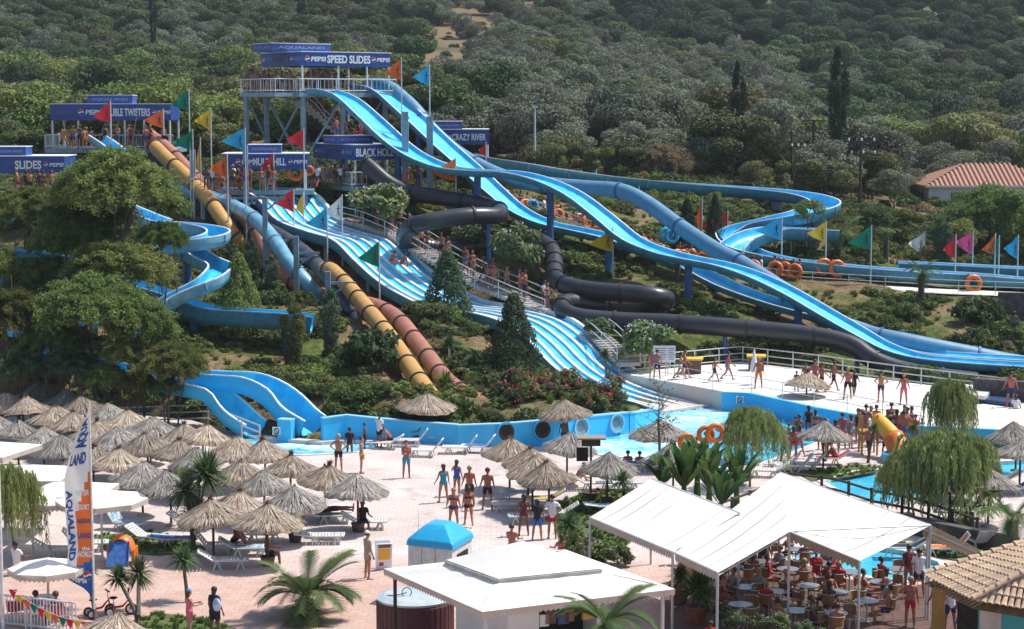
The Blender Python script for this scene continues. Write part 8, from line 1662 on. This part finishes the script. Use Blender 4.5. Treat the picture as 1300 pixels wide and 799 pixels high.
# loungers' occupants
person(G(340, 716) - Vector((0, 0, 0)), 100, 'sit', 1, T_('black'), 'brown', 'sunburnt man sitting sideways under the nearest straw parasol', False, 1.72, True, 1)
person(G(296, 700), 90, 'kneesup', 1, T_('black'), 'brown', 'person lying back with raised knees beside the cordyline', False, 1.7, True, 1)
person(G(410, 661), 90, 'lying', 2, T_('navy'), 'black', 'dark sunbather lying on the dark covered lounger', False, 1.75, True, 1)
person(G(461, 673), 20, 'sit', 2, (('shirt', 'black'), ('shorts', 'black')), 'black', 'black haired woman in black sitting on the plaza edge lounger', True, 1.6, True, 1)
person(G(731, 620), 95, 'kneesup', 0, T_('white'), 'black', 'seated sunbather with white trunks by the roofed post', False, 1.72, True, 1)
person(G(1062, 590), 265, 'kneesup', 1, T_('red'), 'brown', 'sunbather with raised knees on the red towel', False, 1.7, True, 1)
person(G(497, 568), 270, 'loung', 1, T_('black'), 'brown', 'reclining sunbather beside the catch pool', False, 1.72, True, 1)
person(G(350, 672), 90, 'lying', 1, K_('pink'), 'brown', 'woman lying on the pink towel left of the pot', True, 1.62, True, 1)
person(G(534, 562), 270, 'sit', 2, T_('navy'), 'black', 'dark haired person behind the high backed lounger', False, 1.5, True, 1)
person(hit(1287, 437), 170, 'relaxed', 2, T_('navy'), 'brown', 'lone dark figure on the slope at the right edge', False, 1.74, True, 1)
person(G(1289, 540), 150, 'relaxed', 1, (('shirt', 'white'), ('shorts', 'black')), 'black', 'woman in white shirt beside the right edge parasols', True, 1.64, True, 1)
# two sliders on the striped slide
for k, (px, py, w_, lb) in enumerate([(497, 331, 'red', 'left rider sliding feet first down the striped slide'), (510, 334, 'blue', 'right rider sliding feet first down the striped slide')]):
    p = W(px, py, 129.2 - .6 + k * .5); i = min(range(len(LP)), key=lambda j: abs(pix(LP[j])[0] - px + 22)); zz = min(LP, key=lambda q: (q + Vector((.76, .62, 0)) * 2.2 - p).length).z
    person(Vector((p.x, p.y, p.z - .40)), -140 + 180 - 180 + 180, 'loung', 1, T_(w_), 'black', lb, False, 1.7, True, 1)
# restaurant guests
for (px, py, rz, ps, sk, we, ha, fe, lb) in [(1155, 797, 180, 'armup', 1, T_('red'), 'fair', 0, 'sunburnt man in red shorts standing beside the tiled bar'), (1036, 742, 0, 'sit', 1, (('shirt', 'red'),), 'black', 0, 'man in red shirt sitting at the back of the restaurant'), (1052, 757, 170, 'sit', 1, (('shirt', 'maroon'),), 'black', 0, 'man in dark red shirt sitting with his back to us'), (1097, 768, 90, 'sit', 1, T_('black'), 'black', 0, 'bare chested man sitting under the awning corner'), (1122, 766, 250, 'sit', 1, S_('maroon'), 'black', 1, 'woman with long dark hair sitting beside the awning post'), (1124, 780, 260, 'sit', 3, (('shirt', 'grey'),), 'grey', 0, 'grey haired guest at a table near the bar'),
   (1153, 752, 200, 'stand', 1, (('shirt', 'maroon'),), 'black', 0, 'man standing at the far end of the bar'), (1166, 758, 170, 'relaxed', 1, (('shirt', 'white'), ('shorts', 'navy')), 'black', 0, 'person in white shirt left of the bar roof corner'), (1191, 800, 175, 'relaxed', 1, S_('pink'), 'fair', 1, 'fair woman right of the yellow post'), (1206, 803, 200, 'relaxed', 1, (('shirt', 'white'), ('shorts', 'navy')), 'black', 0, 'man in white vest inside the bar'), (1219, 826, 0, 'stand', 3, (('shirt', 'white'),), 'fair', 0, 'blond child in front of the bar at the bottom edge'), (1243, 828, 0, 'stand', 1, (('shirt', 'pink'),), 'brown', 0, 'brown haired guest at the bottom edge below the bar'),
   (902, 826, 170, 'sit', 1, (('shirt', 'red'),), 'brown', 0, 'child in red at the bottom edge beside the potted plant'), (905, 758, 20, 'sit', 1, T_('red'), 'black', 0, 'guest sitting in the dark behind the potted palm lily'), (955, 735, 200, 'stand', 2, (('shirt', 'black'),), 'black', 0, 'standing guest behind the left slope of the large awning'), (968, 733, 160, 'relaxed', 2, (('shirt', 'navy'),), 'black', 1, 'woman standing beyond the tables under the large awning'), (47, 797, 170, 'sit', 2, (('shirt', 'grey'), ('shorts', 'navy')), 'black', 0, 'man sitting in the grey chair behind the cafe railing'), (73, 798, 160, 'sit', 1, (('shirt', 'maroon'),), 'brown', 0, 'person in dark red reclining behind the cafe railing'), (22, 730, 150, 'sit', 2, (('shirt', 'white'),), 'black', 0, 'person seated near the left mast')]:
    person(G(px, py), rz, ps, sk, we, ha, lb, bool(fe), 1.7 if 'child' not in lb else 1.3, True, 1)
rs_ = random.Random(4); sc_n = {}
for q, rz in SEATS:
    if rs_.random() < .42:
        a, b_ = place_words(*pix(q)); k = rs_.randrange(6); ha = rs_.choice(['black', 'brown', 'fair']); nm = [T_('black'), T_('navy'), S_('maroon'), (('shirt', 'red'),), (('shirt', 'grey'), ('shorts', 'navy')), K_('pink')]; wd = ['black trunks', 'navy trunks', 'dark red swimsuit', 'red shirt', 'grey shirt', 'pink bikini'][k]
        key = (a, b_, wd); n = sc_n.get(key, 0); sc_n[key] = n + 1; person(q, math.degrees(rz) + rs_.uniform(-20, 20), 'sit', rs_.choice([0, 1, 1, 2]), nm[k], ha, 'guest in %s, %s hair, %s of the cafe, %s%s' % (wd, ha, a, b_, '' if n == 0 else ', %s one' % ordn[n]), k in (2, 5), 1.7, True, 1, 'guests of the restaurant')
# queues: smaller figures, each a person
def orange_ring(p, rz=0, tilt=80, r_=.42, label='', m='rubber_orange'):
    o = RINGM.copy() if False else link('swim_ring', RINGM, None, M(m), p, (R(tilt), 0, R(rz)), r_ / .42); tag(o, label, 'swim ring', 'orange swim rings at the river queue'); return o
_r = MB(); _r.torus((0, 0, 0), .42, .15, 24, 10); RINGM = _r.mesh('swim_ring', True)
rq = random.Random(12); wears = [T_('navy'), T_('red'), T_('black'), K_('navy'), K_('pink'), S_('black'), T_('blue'), S_('maroon'), T_('orange'), (('shirt', 'white'), ('shorts', 'navy')), K_('teal')]
wn = ['navy trunks', 'red trunks', 'black trunks', 'navy bikini', 'pink bikini', 'black swimsuit', 'blue trunks', 'dark red swimsuit', 'orange trunks', 'white shirt', 'teal bikini']
fw_ = [0, 0, 0, 1, 1, 1, 0, 1, 0, 0, 1]; used_l = {}
def queue(pts, where_, grp, spread=.35):
    pts = sorted(pts, key=lambda p: pix(p)[0])
    for i, p in enumerate(pts):
        k = rq.randrange(len(wears)); ps = rq.choice(['stand', 'relaxed', 'hips', 'hold', 'walk']) ; ha = rq.choice(['black', 'black', 'brown', 'fair']);
        key = (wn[k], ha, where_); n = used_l.get(key, 0); used_l[key] = n + 1
        lb = '%s, %s hair, %s%s' % (wn[k], ha, where_, '' if n == 0 else ', %s' % ordn[min(n, 7)])
        person(p, rq.uniform(0, 360), ps, rq.choice([0, 1, 1, 2]), wears[k], ha, lb, bool(fw_[k]), rq.uniform(1.55, 1.82), False, 1, grp)
def line_pts(L, n, w_=.6, h_=0):
    P = [W(*q) for q in L]; Q = resample(P, .3); out = []
    for i in range(n):
        q = Q[int((i + rq.random() * .6) / n * (len(Q) - 1))]; x = q + Vector((rq.uniform(-w_, w_), rq.uniform(-w_, w_), h_)); out.append(x)
    return out
def stair_pts(Q, n, w_=.7):
    out = []
    for i in range(n): k = int((i + rq.random() * .7) / n * (len(Q) - 1)); q = Q[k]; t = (Q[min(k + 1, len(Q) - 1)] - Q[max(0, k - 1)]); r_ = Vector((t.y, -t.x, 0)).normalized(); out.append(q + r_ * rq.uniform(-w_, w_))
    return out
zt = t_.location.z
def deckpts(P, org, n, a0, a1, b0, b1): return [org + P(rq.uniform(a0, a1), rq.uniform(b0, b1), 0) for _ in range(n)]
queue(deckpts(P_, t_.location, 13, -1.8, -.4, .8, 5.6), 'at the left end of the speed tower deck', 'people on the speed tower deck')
queue(deckpts(P_, t_.location, 11, .5, 4.5, .4, 4), 'under the speed tower roof', 'people on the speed tower deck')
queue(stair_pts(ST2, 20, .5), 'on the tower stairs', 'people on the tower stairs')
queue(line_pts([(440, 186, 151), (470, 190, 150), (425, 176, 150)], 12, 1.2), 'below the tower stairs', 'people on the tower stairs')
queue([G(rq.uniform(1086, 1165), rq.uniform(557, 570)) for _ in range(11)] + [G(rq.uniform(1010, 1080), rq.uniform(566, 578)) for _ in range(5)], 'in the right terrace crowd', 'crowd on the right terrace')
queue(line_pts([(72, 188, 147.5), (212, 188, 147.5)], 18, .6), 'on the twister pavilion', 'people on the twister pavilion')
queue(line_pts([(276, 241, 139.5), (345, 241, 139.5)], 18, .8), 'at the top of the striped slide', 'people queueing for the striped slide')
queue(line_pts([(390, 237, 144.5), (470, 237, 143.6)], 22, .9), 'under the BLACK HOLE roof', 'people queueing for the dark tube')
queue(line_pts([(480, 232, 146), (545, 238, 146)], 10, .8), 'behind the dark tube start', 'people queueing for the dark tube')
queue(line_pts([(20, 247, 133), (78, 247, 133)], 8, .6), 'under the SLIDES roof', 'people at the left pavilion')
queue(stair_pts(ST1, 34, .7), 'on the stairs beside the striped slide', 'people on the stairs beside the striped slide')
pr_ = stair_pts(ST3, 28, .7); queue(pr_, 'on the ring ramp', 'people on the ring ramp')
for i, p in enumerate(sorted(pr_, key=lambda p: p.x)[::1]):
    if i % 4 == 3: continue
    orange_ring(p + Vector((rq.uniform(-.3, .3), -.35, rq.choice([.45, .9, 1.0, .6]))), rq.uniform(-50, 50), rq.uniform(60, 95), rq.choice([.42, .38]), 'orange swim ring in the ramp queue, number %s bunch from the left, %s one' % (ordn[i // 4 % 8], ordn[i % 4]))
pq_ = line_pts([(856, 338, 141), (900, 343, 141), (925, 345, 140.5)], 12, .6); queue(pq_, 'by the lower ramp end', 'people with rings at the river channel')
for i, p in enumerate(sorted(pq_, key=lambda p: p.x)[::2]): orange_ring(p + Vector((0, -.4, .8)), rq.uniform(-50, 50), 82, .42, 'orange swim ring at the lower ramp end, %s from the left' % ordn[i])
pq_ = line_pts([(925, 350, 140), (1030, 360, 139.6)], 12, .4); queue(pq_, 'by the straight river channel', 'people with rings at the river channel')
for i, p in enumerate(sorted(pq_, key=lambda p: p.x)[::2]): orange_ring(p + Vector((0, -.4, .8)), rq.uniform(-50, 50), 82, .45, 'orange swim ring by the straight river channel, %s from the left' % ordn[i])
for (px, py, D, w_, lb) in [(1040, 350, 140.5, T_('navy'), 'boy with an orange ring on the river path, left of two'), (1056, 352, 140.2, T_('red'), 'boy with an orange ring on the river path, right of two'), (1229, 371, 139, T_('blue'), 'boy in blue shorts with an orange ring on the right path')]:
    p = W(px, py, D); p.z = p.z - .3; person(p, 180, 'hold', 1, w_, 'black', lb, False, 1.6, False, 1); orange_ring(p + Vector((.3, -.3, .95)), 10, 85, .5, 'orange swim ring held by the ' + lb.replace(' with an orange ring', ''))
for (x, y, D, r_, lb) in [(287, 204, 141, .6, 'tall orange ring at MULTI HILL'), ]: pass
for (px, py, D, r_, m_, lb) in [(375, 219, 142, .5, 'rubber_orange', 'large orange ring standing left of the BLACK HOLE posts'), (392, 217, 142, .3, 'rubber_orange', 'small orange ring beside the large one at BLACK HOLE'), (518, 225, 143, .3, 'rubber_orange', 'orange ring in the queue right of the dark tube'), (846, 298, 139.6, .42, 'booth_blue', 'blue swim ring on the ramp, left of two'), (853, 300, 139.4, .42, 'booth_blue', 'blue swim ring on the ramp, right of two'), (676, 262, 149, .4, 'booth_blue', 'blue swim ring at the top of the ramp'), (908, 550, 88.5, .36, 'rubber_orange', 'orange swim ring held up in the pool, right one'), (896, 552, 88.8, .34, 'rubber_orange', 'orange swim ring held up in the pool, left one'), (872, 562, 87.5, .34, 'rubber_orange', 'orange swim ring low behind the bare tree')]:
    orange_ring(W(px, py, D), 15, 85, r_, lb, m_)
# ---------------------------------------------------------------- haze
me = bpy.data.meshes.new('haze'); b = MB(); b.box((0, 480, 50), (1300, 1100, 120)); o = b.build('haze', None) if False else link('haze', b.mesh('haze')); tag(o, 'faint summer haze over the whole park', kind='stuff')
hm = bpy.data.materials.new('haze'); hm.use_nodes = True; N = hm.node_tree.nodes; N.remove(N['Principled BSDF']); v = N.new('ShaderNodeVolumePrincipled'); v.inputs['Color'].default_value = (.82, .9, 1, 1); v.inputs['Density'].default_value = .00013; v.inputs['Anisotropy'].default_value = .2
hm.node_tree.links.new(v.outputs[0], N['Material Output'].inputs['Volume']); o.data.materials.append(hm); scene.cycles.volume_bounces = 0
